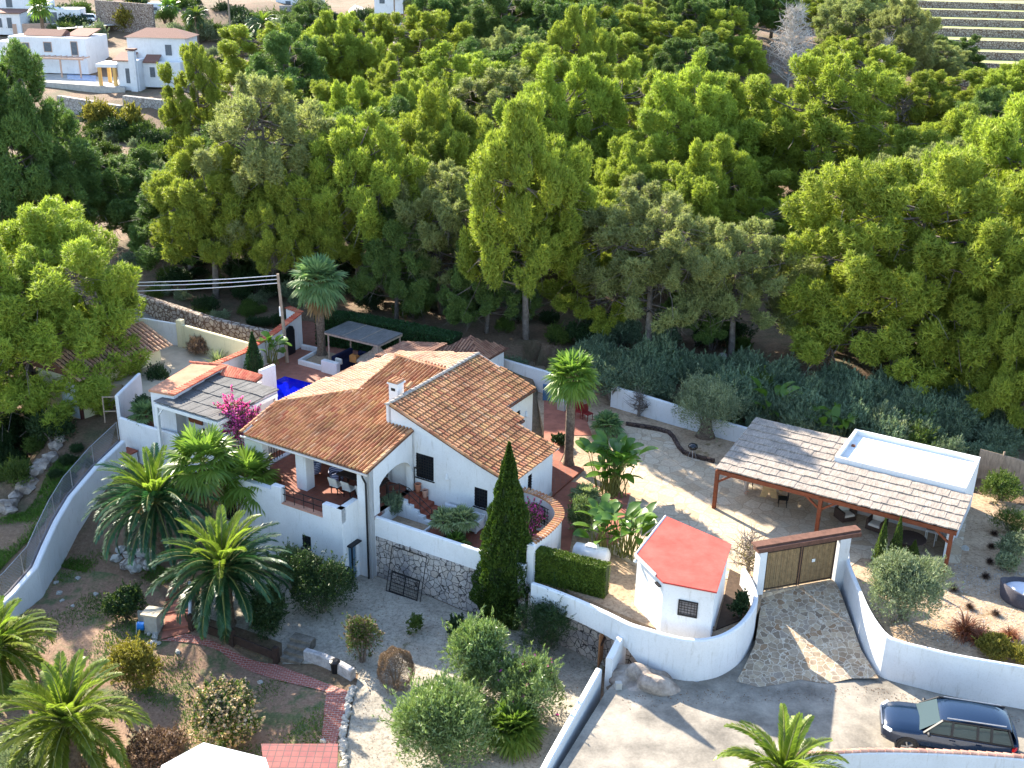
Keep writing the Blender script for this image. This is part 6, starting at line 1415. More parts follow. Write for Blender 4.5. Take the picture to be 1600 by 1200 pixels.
# person under the pergola
skin = mat('skin', (.5, .28, .2), .08, 6, .6, 0); beige = mat('beige_trousers', (.5, .42, .36), .1, 6); shirt = mat('dark_shirt', (.06, .06, .07), .2, 6)
def person(q, ang):
    t = thing('person', 'person in beige trousers standing beside the yellow timber table under the pergola', 'person', q, ang)
    V = {'pel': (0, 0, .93), 'sp': (0, 0, 1.15), 'ch': (.01, 0, 1.36), 'nk': (.02, 0, 1.5), 'hd': (.04, 0, 1.62), 'ht': (.03, 0, 1.74),
         'hL': (0, .1, .88), 'kL': (.04, .11, .5), 'aL': (0, .11, .1), 'fL': (.17, .12, .04), 'hR': (0, -.1, .88), 'kR': (-.02, -.11, .5), 'aR': (-.06, -.12, .1), 'fR': (.1, -.13, .04),
         'sL': (0, .19, 1.42), 'eL': (.04, .25, 1.14), 'wL': (.26, .2, 1.06), 'gL': (.34, .18, 1.05), 'sR': (0, -.19, 1.42), 'eR': (.03, -.25, 1.14), 'wR': (.24, -.2, 1.02), 'gR': (.32, -.18, 1.01)}
    Rr = dict(pel=.15, sp=.13, ch=.15, nk=.055, hd=.095, ht=.07, hL=.095, kL=.06, aL=.042, fL=.035, hR=.095, kR=.06, aR=.042, fR=.035, sL=.06, eL=.042, wL=.03, gL=.035, sR=.06, eR=.042, wR=.03, gR=.035)
    E_ = [('pel', 'sp'), ('sp', 'ch'), ('ch', 'nk'), ('nk', 'hd'), ('hd', 'ht'), ('pel', 'hL'), ('hL', 'kL'), ('kL', 'aL'), ('aL', 'fL'), ('pel', 'hR'), ('hR', 'kR'), ('kR', 'aR'), ('aR', 'fR'), ('ch', 'sL'), ('sL', 'eL'), ('eL', 'wL'), ('wL', 'gL'), ('ch', 'sR'), ('sR', 'eR'), ('eR', 'wR'), ('wR', 'gR')]
    # five fingers a hand
    for s_, h_ in ((1, 'L'), (-1, 'R')):
        g_ = V['g'+h_]
        for k in range(4):
            n1, n2 = f'f{h_}{k}a', f'f{h_}{k}b'; y = g_[1]+(k-1.5)*.021
            V[n1] = (g_[0]+.055, y, g_[2]-.012); V[n2] = (g_[0]+.085-.006*abs(k-1.5), y, g_[2]-.035); Rr[n1] = .009; Rr[n2] = .007; E_ += [('g'+h_, n1), (n1, n2)]
        n1, n2 = f't{h_}a', f't{h_}b'; V[n1] = (g_[0]+.0, g_[1]-s_*.045, g_[2]-.01); V[n2] = (g_[0]+.04, g_[1]-s_*.055, g_[2]-.02); Rr[n1] = .011; Rr[n2] = .008; E_ += [('g'+h_, n1), (n1, n2)]
    def skin_mesh(name, keys, edges, m_, grow=1., root=None, parent=t):
        me = bpy.data.meshes.new(name); idx = {k: i for i, k in enumerate(keys)}
        me.from_pydata([V[k] for k in keys], [(idx[a], idx[b]) for a, b in edges], []); me.materials.append(m_)
        o = bpy.data.objects.new(name, me); C.objects.link(o); o.parent = parent
        o.modifiers.new('s', 'SKIN'); 
        if not me.skin_vertices:
            bm = bmesh.new(); bm.from_mesh(me); bm.verts.layers.skin.verify(); bm.to_mesh(me); bm.free()
        for k, i in idx.items(): me.skin_vertices[0].data[i].radius = (Rr[k]*grow,)*2; me.skin_vertices[0].data[i].use_root = (k == (root or keys[0]))
        md = o.modifiers.new('u', 'SUBSURF'); md.levels = 1; md.render_levels = 1; return o
    skin_mesh('body', list(V), E_, skin, 1, 'pel')
    skin_mesh('trousers', ['pel', 'hL', 'kL', 'aL', 'hR', 'kR', 'aR'], [('pel', 'hL'), ('hL', 'kL'), ('kL', 'aL'), ('pel', 'hR'), ('hR', 'kR'), ('kR', 'aR')], beige, 1.25)
    skin_mesh('shirt', ['sp', 'pel', 'ch', 'sL', 'eL', 'sR', 'eR'], [('sp', 'pel'), ('sp', 'ch'), ('ch', 'sL'), ('sL', 'eL'), ('ch', 'sR'), ('sR', 'eR')], shirt, 1.15)
    b = MB(); b.lathe((.025, 0, 1.66), [(.105, 0), (.11, .04), (.085, .09), (.03, .12)], 14); b.build('hair', mat('dark_hair', (.03, .02, .015), .2, 9), t, local=True, smooth=True)
    b = MB(); b.lathe((.128, 0, 1.615), [(.012, 0), (.018, .01), (.008, .04)], 6); b.build('nose', skin, t, local=True)
    return t
person(P(1165, 771, ZP), radians(-20))
# ---------------- vegetation builders ----------------
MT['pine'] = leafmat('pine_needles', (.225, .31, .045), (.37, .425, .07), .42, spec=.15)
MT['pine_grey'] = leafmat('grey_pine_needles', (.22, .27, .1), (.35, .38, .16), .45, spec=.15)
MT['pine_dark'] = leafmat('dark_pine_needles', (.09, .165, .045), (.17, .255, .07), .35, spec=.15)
MT['bark'] = mat('grey_bark', (.14, .11, .09), .35, 4, .95, .6, c2=(.25, .21, .18), fine=14)
MT['twig'] = mat('pale_twig', (.24, .2, .17), .3, 4, .9, 0)
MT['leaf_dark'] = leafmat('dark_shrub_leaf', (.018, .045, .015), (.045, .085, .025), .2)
MT['leaf_mid'] = leafmat('mid_shrub_leaf', (.06, .11, .02), (.13, .19, .04), .35)
MT['leaf_olean'] = leafmat('oleander_leaf', (.08, .15, .035), (.26, .34, .14), .35, spec=.5, rough=.4)
MT['leaf_olive'] = leafmat('olive_leaf', (.13, .18, .09), (.32, .37, .23), .3)
MT['leaf_teal'] = leafmat('rosemary_leaf', (.1, .17, .11), (.24, .31, .19), .3)
MT['leaf_yel'] = leafmat('yellow_shrub_leaf', (.2, .19, .03), (.35, .32, .06), .4)
MT['leaf_brown'] = leafmat('dead_shrub_leaf', (.14, .09, .06), (.26, .18, .13), .2)
MT['leaf_pink'] = leafmat('bougainvillea_flower', (.65, .06, .4), (.85, .2, .62), .5)
MT['leaf_blossom'] = leafmat('loquat_blossom', (.5, .36, .2), (.66, .54, .38), .3)
MT['leaf_red'] = leafmat('bronze_grass', (.14, .04, .025), (.32, .14, .07), .3)
MT['leaf_banana'] = leafmat('banana_leaf', (.07, .16, .02), (.12, .24, .03), .4, rough=.35, spec=.5)
MT['frond'] = leafmat('shaded_date_palm_leaf', (.02, .085, .04), (.055, .14, .05), .3, rough=.4, spec=.5)  # darker palm green, house shade painted into the leaf colour
MT['frond_lit'] = leafmat('sunlit_palm_leaf', (.15, .24, .03), (.27, .34, .055), .5, rough=.4, spec=.5)  # lighter palm green, sunlight painted into the leaf colour
MT['fan'] = leafmat('fan_palm_leaf', (.1, .2, .03), (.2, .31, .06), .45, rough=.4, spec=.5)
MT['fan_grey'] = leafmat('grey_fan_palm_leaf', (.18, .25, .12), (.34, .4, .22), .4, rough=.5)
MT['fan_teal'] = leafmat('blue_green_fan_leaf', (.1, .19, .08), (.22, .34, .15), .4)
MT['cyp'] = leafmat('cypress_leaf', (.025, .06, .01), (.07, .12, .018), .25)
MT['rachis'] = mat('palm_rachis', (.17, .18, .05), .2, 5); MT['palmbark'] = mat('palm_trunk', (.13, .085, .06), .45, 7, .95, .9, c2=(.24, .18, .13), fine=10)
MT['deadfrond'] = leafmat('dry_frond', (.2, .12, .05), (.34, .24, .12), .2)
def lobepts(rng, lobes, npl, upper=.25, inner=.35):
    """points on lumpy lobes; returns positions & normals"""
    Pp = []; Nn = []
    for (c, rad) in lobes:
        n = int(npl*rad[0]*rad[0]) if npl > 30 else npl
        v = rng.normal(0, 1, (n, 3)); v /= np.linalg.norm(v, axis=1, keepdims=True)
        fl = (v[:, 2] < -upper) & (rng.random(n) < .75); v[fl, 2] *= -1
        rr = 1-inner*rng.random(n)**1.8; rr *= 1+.1*np.sin(v[:, 0]*7+c[0])*np.cos(v[:, 1]*6+c[1])
        Pp.append(np.array(c)+v*rr[:, None]*np.array(rad)); Nn.append(v+np.array([0, 0, .35]))
    return np.concatenate(Pp), np.concatenate(Nn)
def needle_tufts(parent, name, p, N, size, m, rng, k=3, asp=.22):
    """k narrow blades fanning from each point = a needle tuft"""
    n = len(p); p = np.repeat(p, k, 0); N = np.repeat(N, k, 0)
    N = N/np.linalg.norm(N, axis=1, keepdims=True); D = N*.55+rng.normal(0, .6, (n*k, 3)); D /= np.linalg.norm(D, axis=1, keepdims=True)
    S = np.cross(N+rng.normal(0, .45, (n*k, 3)), D); S /= np.linalg.norm(S, axis=1, keepdims=True)+1e-9
    L = (size*rng.uniform(.6, 1.4, n*k))[:, None]
    V = np.stack([p-S*L*asp*.5, p+S*L*asp*.5, p+D*L], 1).reshape(-1, 3)
    return nmesh(name, V, np.arange(3*n*k).reshape(-1, 3), m, parent)
def pine_proto(seed, R=4.5, H=11.5, cb=.38, nl=66, m='pine', dens=520, skirt=.0, open_=.0, lean=0., size=.22, twigs=260):
    rng = np.random.default_rng(seed); r = rnd(seed)
    t = thing('pine_tree', None, None)
    zc = H*cb; hc = H-zc; 
    lobes = []; ph = rng.uniform(0, 6, 4)
    tries = 0
    while len(lobes) < nl and tries < 4000:
        tries += 1
        az = rng.uniform(0, 2*pi); el = math.asin(rng.uniform(-.22-skirt, .98)); 
        ir = 1+.16*sin(2*az+ph[0])+.12*sin(3*az+ph[1])+.1*sin(5*el+ph[2])
        f = rng.uniform(.7, 1.)*ir if rng.random() < .8 else rng.uniform(.25, .7)
        c = np.array([R*.84*f*cos(el)*cos(az), R*.84*f*cos(el)*sin(az), zc+hc*.12+hc*.78*f*max(sin(el), -.35)])
        rad = rng.uniform(.75, 1.3)*(R/4.5)*(1-.25*abs(sin(el)))
        if any(np.linalg.norm(c-q[0]) < .62*(rad+q[1][0])*(1-.3*0) for q in lobes): continue
        lobes.append((c, (rad, rad, rad*.95)))
    plumes = [(c, (q[0]*.8,)*3) for c, q in lobes[::2]]; PD = [None]*len(plumes); Pp = []; Nn = []
    p_, N_ = lobepts(rng, plumes, int(dens*.35), .15, .6); Pp.append(p_); Nn.append(N_)
    for c, q in lobes:
        rad = q[0]; o_ = c-np.array([0, 0, zc-.5]); o_ /= np.linalg.norm(o_)
        for j in range(7):
            v = rng.normal(0, 1, 3); v /= np.linalg.norm(v); v = v+o_*.7+np.array([0, 0, .55]); v /= np.linalg.norm(v)
            pc = c+v*rad*rng.uniform(.45, .95); dr = v*.5+o_*.5+np.array([0, 0, .75]); dr /= np.linalg.norm(dr); rr_ = rad*rng.uniform(.24, .4); n_ = int(dens*.62*rr_*rr_/.3/.3*.42)
            s3 = rng.normal(0, 1, (n_, 3)); s3 /= np.linalg.norm(s3, axis=1, keepdims=True); along = s3@dr
            Pp.append(pc+s3*rr_*(1-.35*rng.random(n_)[:, None]**2)+dr*along[:, None]*rr_*1.15); Nn.append(s3*.75+dr*.7)
    p = np.concatenate(Pp); N = np.concatenate(Nn)
    out = p-np.array([0, 0, zc+hc*.1]); out /= np.linalg.norm(out, axis=1, keepdims=True); N = N+out*.25+np.array([0, 0, .15])
    cr = needle_tufts(t, 'crown', p, N, size, MT[m], rng, 3, .26)
    b = MB()
    lx, ly = lean*cos(ph[3]), lean*sin(ph[3])
    tk = [(lx*(q-.0)*q*2.2+.12*sin(q*5+ph[0]), ly*q*q*2.2+.12*cos(q*4+ph[1]), q*H*.8) for q in [i/9 for i in range(10)]]
    tk = [(a-tk[0][0]*(1-i/9), c-tk[0][1]*(1-i/9), z) for i, (a, c, z) in enumerate(tk)]
    b.tube(tk, [.24*(1-i/10.5)+.02 for i in range(10)], 8)
    def tpos(z):
        q = max(0, min(8.99, z/(H*.8)*9)); i = int(q); f = q-i; return np.array(tk[i])*(1-f)+np.array(tk[i+1])*f
    for (c, rad) in lobes:
        if rng.random() < .25: continue
        z0 = max(H*.22, min(H*.77, c[2]-.35*np.hypot(c[0], c[1])*rng.uniform(.3, 1.1))); s_ = tpos(z0)
        mid = (s_+c)/2+np.array([0, 0, -.25]); b.tube([tuple(s_), tuple(mid), tuple(c)], [.075, .05, .02], 4, False)
    for k in range(twigs):
        c, rad = lobes[int(rng.integers(len(lobes)))]; e = c+rng.normal(0, .5, 3)*np.array([1.5, 1.5, .8])-np.array([0, 0, rad[0]*rng.uniform(.1, 1.3)]); s_ = c*.8+tpos(c[2]*.9)*.2
        mid = (e+s_)/2+rng.normal(0, .12, 3); b.tube([tuple(s_), tuple(mid), tuple(e)], [.025, .018, .008], 3, False)
    b.build('trunk', MT['bark'], t, local=True, smooth=True)
    t['W'] = 2*R*1.04; t['Hh'] = H+.35
    return t
PROTO = {}
used = set()
def proto(key, fn):
    PROTO[key] = fn; return fn
def inst(key, loc, rotz, scale, label, cat, group=None, nm=None):
    o = PROTO[key]
    if key not in used:
        used.add(key); o.location = loc; o.rotation_euler = (0, 0, rotz); o.scale = scale if hasattr(scale, '__len__') else (scale,)*3
    else:
        o = copy_tree(o, loc, rotz, scale); 
        if 'group' in o: del o['group']
    if nm: o.name = nm
    o['label'] = label; o['category'] = cat
    if group: o['group'] = group
    return o
SZ = {}
def reg(key, o):
    PROTO[key] = o; SZ[key] = (o['W'], o['Hh']); del o['W']; del o['Hh']
reg('pA', pine_proto(1)); reg('pB', pine_proto(2, 4.2, 12, .3, 60, skirt=.15)); reg('pC', pine_proto(3, 4.8, 10.5, .36, 70)); reg('pD', pine_proto(4, 4.3, 12.5, .4, 56, 'pine_grey', 430, .2, twigs=360))
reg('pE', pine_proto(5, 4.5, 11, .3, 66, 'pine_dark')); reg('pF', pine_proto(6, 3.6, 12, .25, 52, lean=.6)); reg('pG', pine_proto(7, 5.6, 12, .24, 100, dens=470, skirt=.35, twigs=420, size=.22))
rT = rnd(77)
def pine(key, px, pb, pt, wpx, label, group=None, rz=None, base=None, jit=True):
    q = base or G(px, pb); h = up(q, pt); d = (np.array([q[0], q[1], q[2]+h*.7])-CAM)@_f; wd = 1.14*wpx*d/F; W0, H0_ = SZ[key]
    sx = wd/W0; sz = h/H0_
    return inst(key, (q[0], q[1], q[2]-.1), rT.uniform(0, 6.28) if rz is None else rz, (sx, sx, sz), label, 'pine tree', group)
PL = [  # key, px, base y, top y, crown width px, label
 ('pG', 55, 655, 318, 350, 'big spreading green pine on the left, over the tiled garage roof'),
 ('pE', 25, 420, 48, 230, 'tall dark pine at the far left edge above the spreading pine'),
 ('pE', 115, 400, 205, 180, 'dark sloping pine below the far white villa, left side'),
 ('pB', 322, 300, 48, 110, 'tall pine standing right beside the far hipped roof villa'),
 ('pD', 430, 455, 85, 220, 'large greyish pine with hanging dead branches above the left tall palm'),
 ('pA', 560, 470, 160, 210, 'broad pine with a curved bare trunk behind the cabana'),
 ('pD', 690, 490, 235, 170, 'pine with drooping grey boughs left of the straight bare trunk'),
 ('pC', 822, 530, 165, 215, 'tall pine with one straight bare trunk right behind the villa'),
 ('pC', 670, 420, 140, 190, 'bright rounded pine in the middle of the wood, upper centre'),
 ('pE', 486, 150, 2, 120, 'round deep green pine at the top left of the wood, below the pale blue house'),
 ('pB', 573, 170, 8, 105, 'pale topped pine right of the round deep green one'),
 ('pF', 618, 250, 62, 120, 'narrow pine below the far road'),
 ('pA', 728, 260, 64, 170, 'wide bright pine below the far wooded houses'),
 ('pC', 868, 340, 98, 175, 'bright domed pine left of the dark gap in the wood'),
 ('pF', 985, 330, 88, 140, 'bright yellow green pine right of the dark gap in the wood'),
 ('pA', 1070, 370, 78, 200, 'wide bright yellow green pine in the upper middle right'),
 ('pC', 1150, 350, 128, 170, 'bright pine left of the two thin dark trunks'),
 ('pB', 1262, 345, 62, 215, 'open crowned pine with two dark trunks below the dead grey tree'),
 ('pD', 1010, 560, 272, 210, 'grey green pine with a pale bare trunk behind the olive tree'),
 ('pD', 1142, 562, 322, 190, 'pale grey pine leaning over the bank, left of the open slope'),
 ('pG', 1400, 585, 232, 360, 'huge bright pine with low skirts on the right side'),
 ('pG', 1560, 520, 150, 330, 'huge bright pine at the right edge behind the skirted one'),
 ('pG', 1590, 660, 330, 250, 'low pine at the right edge above the reed fence'),
 ('pB', 930, 520, 285, 170, 'yellow green pine between the straight bare trunk and the pale trunk'),
 ('pA', 480, 480, 255, 140, 'smaller pine low on the left behind the tall palm'),
 ('pE', 360, 420, 200, 170, 'shaded pine at the left middle below the grey one'),
 ('pF', 1200, 430, 300, 120, 'small dark flat topped pine beneath the two thin dark trunks'),
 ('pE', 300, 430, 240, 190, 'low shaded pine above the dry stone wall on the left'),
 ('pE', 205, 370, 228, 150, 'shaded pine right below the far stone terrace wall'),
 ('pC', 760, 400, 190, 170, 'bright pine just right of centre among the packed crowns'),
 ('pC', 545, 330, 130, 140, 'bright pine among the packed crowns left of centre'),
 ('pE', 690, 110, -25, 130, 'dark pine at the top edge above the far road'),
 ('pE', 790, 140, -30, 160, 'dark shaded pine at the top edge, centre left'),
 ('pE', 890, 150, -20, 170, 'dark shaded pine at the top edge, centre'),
 ('pA', 990, 130, -5, 140, 'half lit pine at the top edge, centre right'),
 ('pE', 1080, 120, -20, 120, 'dark pine at the top edge left of the yellow green one'),
 ('pB', 1120, 130, 2, 110, 'yellow green pine at the top edge beside the large dead grey tree'),
 ('pD', 1325, 120, -30, 120, 'greyish pine at the top edge right of the large dead grey tree'),
 ('pD', 1392, 160, -20, 110, 'greyish pine at the top edge left of the terraced fields'),
 ('pE', 1480, 130, 52, 90, 'small dark green tree at the foot of the terraced fields'),
 ('pC', 1440, 250, 115, 150, 'bright pine right of the dead white tree'),
 ('pB', 1530, 230, 92, 160, 'bright pine at the upper right below the terraced fields'),
 ('pC', 1605, 250, 100, 160, 'bright pine cut off by the upper right edge'),
 ('pF', 1350, 330, 170, 130, 'slim pine left of the huge bright right hand one'),
 ('pF', 1150, 240, 110, 90, 'slim pine right of the wide yellow green one'),
 ('pA', 1010, 260, 110, 130, 'mid sized bright pine above the middle gap'),
 ('pA', 880, 460, 250, 140, 'pine with a mixed bright and shaded crown right above the straight trunk'),
 ('pE', 620, 500, 330, 130, 'dark understory pine right behind the cabana hedge'),
 ('pE', 760, 520, 360, 130, 'dark understory pine behind the small tiled store'),
 ('pE', 1090, 540, 400, 120, 'dark understory pine behind the olive tree'),
 ('pE', 1335, 470, 330, 110, 'dark understory pine left under the huge right hand pine'),
]
for k, px, pb, pt, wp_, lab in PL: pine(k, px, pb, pt, wp_, lab)
# fill of the wood between the named pines
cand = 0; occ = [(p[1], p[2]) for p in PL]
for i in range(400):
    px = rT.uniform(-80, 1680); pb = rT.uniform(150, 470)
    if (px < 340 and pb < 420) or (px < 480 and pb < 150) or (1180 < px < 1320 and pb > 300) or (1110 < px < 1340 and pb > 400) or (px > 1400 and pb < 330) or (1165 < px < 1300 and pb < 290) or (1340 < px < 1410 and pb < 300): continue
    if px < 230 and pb > 430: continue
    if any(abs(px-a)/100+abs(pb-b_)/48 < 1 for a, b_ in occ): continue
    occ.append((px, pb)); k = rT.choice(['pA', 'pB', 'pC', 'pB', 'pE', 'pD']); d = 190-(pb-150)*.2
    pine(k, px, pb, pb-rT.uniform(.8, 1.15)*(165+(pb-150)*.2), rT.uniform(120, 180)*(.85+(pb-150)*.0014), ('dark' if k == 'pE' else 'greyish' if k == 'pD' else 'slim' if k == 'pF' else 'bright')+' pine packed among the %s crowns of the wood, %s part' % ('rearmost' if pb < 215 else 'upper' if pb < 290 else 'middle' if pb < 370 else 'lower', 'far left' if px < 320 else 'left' if px < 600 else 'central' if px < 900 else 'right' if px < 1250 else 'far right'), 'unnamed pines of the packed wood')
    cand += 1
for i in range(70):
    px = rT.uniform(650, 1450); pb = rT.uniform(62, 165)
    if 1180 < px < 1290 or any(abs(px-a)/55+abs(pb-b_)/28 < 1 for a, b_ in occ): continue
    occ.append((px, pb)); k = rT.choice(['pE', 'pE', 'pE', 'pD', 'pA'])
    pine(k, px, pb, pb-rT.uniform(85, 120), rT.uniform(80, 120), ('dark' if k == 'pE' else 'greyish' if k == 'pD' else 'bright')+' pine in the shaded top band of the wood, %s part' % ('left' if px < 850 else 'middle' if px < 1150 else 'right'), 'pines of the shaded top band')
for i in range(60):
    px = rT.uniform(640, 1440); pb = rT.uniform(25, 75)
    if any(abs(px-a)/45+abs(pb-b_)/22 < 1 for a, b_ in occ): continue
    occ.append((px, pb)); k = rT.choice(['pE', 'pE', 'pD', 'pA'])
    pine(k, px, pb, pb-rT.uniform(80, 105), rT.uniform(80, 110), ('dark' if k == 'pE' else 'greyish' if k == 'pD' else 'bright')+' pine cut by the top edge of the picture, %s part' % ('left' if px < 850 else 'middle' if px < 1150 else 'right'), 'pines along the top edge')
# dead trees
def dead_tree(seed, H, R, lab, px, pb, pt, n=60, m=None):
    q = G(px, pb); h = up(q, pt); t = thing('dead_tree', lab, 'dead tree', q); rng = np.random.default_rng(seed); b = MB(); pts = [(0, 0, h*i/6) for i in range(7)]; b.tube(pts, [.18*(1-i/7)+.02 for i in range(7)], 6); b.build('trunk', m or MT['twig'], t, local=True)
    b = MB()
    for k in range(n):
        z0 = h*rng.uniform(.2, .95); az = rng.uniform(0, 6.28); L = R*(1.1-z0/h)*rng.uniform(.6, 1.2)+.4; e = np.array([cos(az)*L, sin(az)*L, z0+L*.45]); s_ = np.array([0, 0, z0]); mid = (s_+e)/2+rng.normal(0, .12, 3)
        b.tube([s_, mid, e], [.06, .04, .02], 3, False)
        for j in range(6):
            f = rng.uniform(.3, 1); p_ = s_*(1-f)+e*f; e2 = p_+rng.normal(0, .55, 3)+np.array([0, 0, .3]); b.tube([p_, e2], [.03, .012], 3, False)
    b.build('branches', m or MT['twig'], t, local=True); return t
MT['deadwhite'] = mat('bleached_wood', (.5, .46, .42), .2, 4, .9, 0)
dead_tree(1, 8, 4.5, 'large leafless grey tree in a band of dark pines near the top', 1228, 158, 8, 230, MT['deadwhite'])
dead_tree(2, 6, 2.4, 'small bleached white dead tree right of the large grey one', 1376, 170, 60, 110, MT['deadwhite'])
dead_tree(3, 6, 3, 'leafless brownish tree behind the bright pines at the right middle', 1395, 270, 150, 70)
# bushes
def bush(name, lab, q, rx, rz, m, n, size, seed=1, cat='bush', group=None, lumps=9, asp=.4, ry=None, stem=True, extra=None, spread=.6, build=True, z0=.0, inner=.45, up_=.1):
    rng = np.random.default_rng(seed); ry = ry or rx; t = thing(name, lab, cat, q, 0, group); L = []
    for i in range(lumps):
        az = rng.uniform(0, 6.28); el = rng.uniform(-.7, 1.35); f = rng.uniform(.35, .64) if lumps > 1 else 0
        L.append((np.array([rx*f*cos(el)*cos(az), ry*f*cos(el)*sin(az), z0+rz*(.46+.42*f*sin(el)*1.3)]), (rx*rng.uniform(.42, .6), ry*rng.uniform(.42, .6), rz*.5*rng.uniform(.6, .85)) if lumps > 1 else (rx, ry, rz*.5)))
    per = max(31, int(1.9*n/len(L)/(np.mean([l[1][0]**2 for l in L])))); p, N = lobepts(rng, L, per, .3, inner); p[:, 2] = np.maximum(p[:, 2], .03)
    if lumps > 4:   # sprigs that break the outline
        ns = int(26+90*rx); k = rng.choice(len(p), ns); d0 = N[k]/np.linalg.norm(N[k], axis=1, keepdims=True)+rng.normal(0, .25, (ns, 3))+np.array([0, 0, .25]); ln = rng.uniform(.08, .2, ns)*(rx+rz)*.75; q_ = []; qn = []
        for j in range(ns):
            f = rng.random(26)[:, None]; q_.append(p[k[j]]+d0[j]*ln[j]*f+rng.normal(0, .035*rx+.015, (26, 3))*(1.15-f)); qn.append(np.repeat(d0[j][None], 26, 0))
        p = np.concatenate([p]+q_); N = np.concatenate([N]+qn)
    cards(t, 'foliage', p, N, size, MT[m], rng, spread, asp, up_=up_)
    if stem:
        b = MB()
        for k in range(6): a_ = k*1.05+seed; b.tube([(.05*cos(a_), .05*sin(a_), -.1), (rx*.2*cos(a_), ry*.2*sin(a_), z0*.6+rz*.3), (rx*.5*cos(a_), ry*.5*sin(a_), z0+rz*.62)], [.05*rz/1.5+.01, .03, .012], 4, False)
        b.build('stems', MT['bark'], t, local=True)
    if extra:
        em, en, es = extra; k = rng.choice(len(p), en); pe = p[k]*np.array([1.03, 1.03, 1.02]); cards(t, 'flowers', pe, N[k], es, MT[em], rng, .8, .8)
    return t
def pxw(q, wpx): return wpx*((np.array(q)-CAM)@_f)/F
def bushpx(name, lab, px, pb, pt, wpx, m, n, size, z=None, **kw):
    q = G(px, pb) if z is None else P(px, pb, z); w_ = pxw(q, wpx)
    q = (q[0], q[1]+w_*.25, q[2]); h = max(.25, up(q, pt)); return bush(name, lab, q, w_/2, h*.92, m, n, size, **kw)
bushpx('round_bush', 'large dark green rounded bush at the foot of the house front', 500, 972, 862, 104, 'leaf_dark', 15000, .09, seed=3, lumps=5, extra=('leaf_mid', 900, .09))
bushpx('variegated_bush', 'speckled pale leaved bush behind the big date palm', 462, 915, 862, 66, 'leaf_olean', 4500, .11, seed=4)
bushpx('dark_shrub', 'dark blue green shrub on the white gravel right of the date palm trunk', 420, 1000, 920, 76, 'leaf_dark', 5000, .13, seed=5, asp=.3)
bushpx('ficus_shrub', 'rounded mid green shrub on the dry lawn left of the brick steps', 192, 972, 918, 66, 'leaf_dark', 5000, .1, seed=6, extra=('leaf_mid', 1500, .1))
bushpx('twiggy_bush', 'half withered twiggy green bush left of the dead round one', 564, 1045, 965, 62, 'leaf_mid', 3500, .08, seed=7, extra=('leaf_brown', 2500, .08))
bushpx('dead_bush', 'dried brown egg shaped bush standing on the gravel', 617, 1085, 1008, 58, 'leaf_brown', 9000, .06, seed=8, lumps=1, inner=.12, asp=.3)
bushpx('oleander', 'silvery green oleander at the foot of the tall cypress', 742, 1100, 975, 112, 'leaf_olean', 9000, .17, seed=9, asp=.22, up_=.4)
bushpx('oleander', 'biggest silvery oleander at the bottom centre', 690, 1215, 1075, 175, 'leaf_olean', 16000, .18, seed=10, asp=.22, up_=.4, lumps=14)
bushpx('oleander', 'oleander with red pink blossoms beside the long boundary wall', 822, 1145, 1025, 116, 'leaf_olean', 9000, .17, seed=11, asp=.22, up_=.4, extra=('leaf_pink', 70, .14))
bushpx('weeping_shrub', 'dark weeping shrub in front of the rubble wall right of the cypress', 855, 1030, 935, 110, 'leaf_dark', 7000, .14, seed=12, asp=.16)
bushpx('low_weed', 'small yellow green weed on the gravel under the rubble wall', 648, 992, 962, 30, 'leaf_mid', 400, .1, seed=13, stem=False)
bushpx('small_shrub', 'low dark scrub at the foot of the cypress, left side', 712, 1000, 965, 40, 'leaf_dark', 900, .1, seed=14, stem=False)
bushpx('loquat_tree', 'small loquat tree covered in cream blossom at the bottom left', 345, 1165, 1080, 128, 'leaf_mid', 3500, .16, seed=15, lumps=13, extra=('leaf_blossom', 6500, .13))
bushpx('grey_bush', 'pale grey green bush in the bottom left corner', 45, 1240, 1150, 165, 'leaf_olive', 9000, .15, seed=16, asp=.2, up_=.5)
bushpx('yellow_shrub', 'yellow green shrub behind the lowest date palm', 205, 1080, 1010, 95, 'leaf_yel', 3500, .12, seed=17)
bushpx('leafy_hedge_plant', 'rounded low bush with brown dry leaves under the lowest date palm', 230, 1200, 1160, 110, 'leaf_brown', 2500, .12, seed=18)
bushpx('olive_bush', 'big silvery grey bush behind the curved right wall', 1420, 985, 868, 132, 'leaf_olive', 15000, .13, z=1.2, seed=19, asp=.25, up_=.35, lumps=12)
bushpx('oleander', 'silvery oleander behind the bright hedge, near the clay capped wall', 905, 838, 775, 52, 'leaf_olean', 3500, .14, z=1.2, seed=20, asp=.22, up_=.4)
t = bushpx('olive_tree', 'old olive tree with a thick dark stump behind the patio kerb', 1105, 690, 598, 105, 'leaf_olive', 11000, .12, z=1.2, seed=21, asp=.22, up_=.2, lumps=12, z0=.45)
q = t.location; MB().lathe((0, -.2, -.1), [(.65, 0), (.5, .3), (.35, .6), (.28, 1.3)], 10).build('trunk', MT['palmbark'], t, local=True, smooth=True)
bushpx('flowering_shrub', 'white flowering shrub bank at the right edge, middle one', 1590, 880, 838, 60, 'leaf_olive', 3500, .09, z=1.2, seed=22)
bushpx('flowering_shrub', 'white flowering shrub at the right edge, lowest of three', 1570, 895, 865, 44, 'leaf_olive', 2200, .09, z=1.2, seed=23)
bushpx('flowering_shrub', 'bright green grassy shrub at the right edge, highest of three', 1585, 845, 800, 70, 'leaf_mid', 3500, .12, z=1.2, seed=24, asp=.12, up_=.8)
bushpx('corner_shrub', 'leafy green shrub in front of the reed fence', 1572, 790, 745, 80, 'leaf_mid', 3500, .1, z=1.2, seed=25)
bushpx('yellow_shrub', 'low yellow green shrub along the right wall', 1560, 1030, 998, 66, 'leaf_yel', 3000, .09, z=1.2, seed=26)
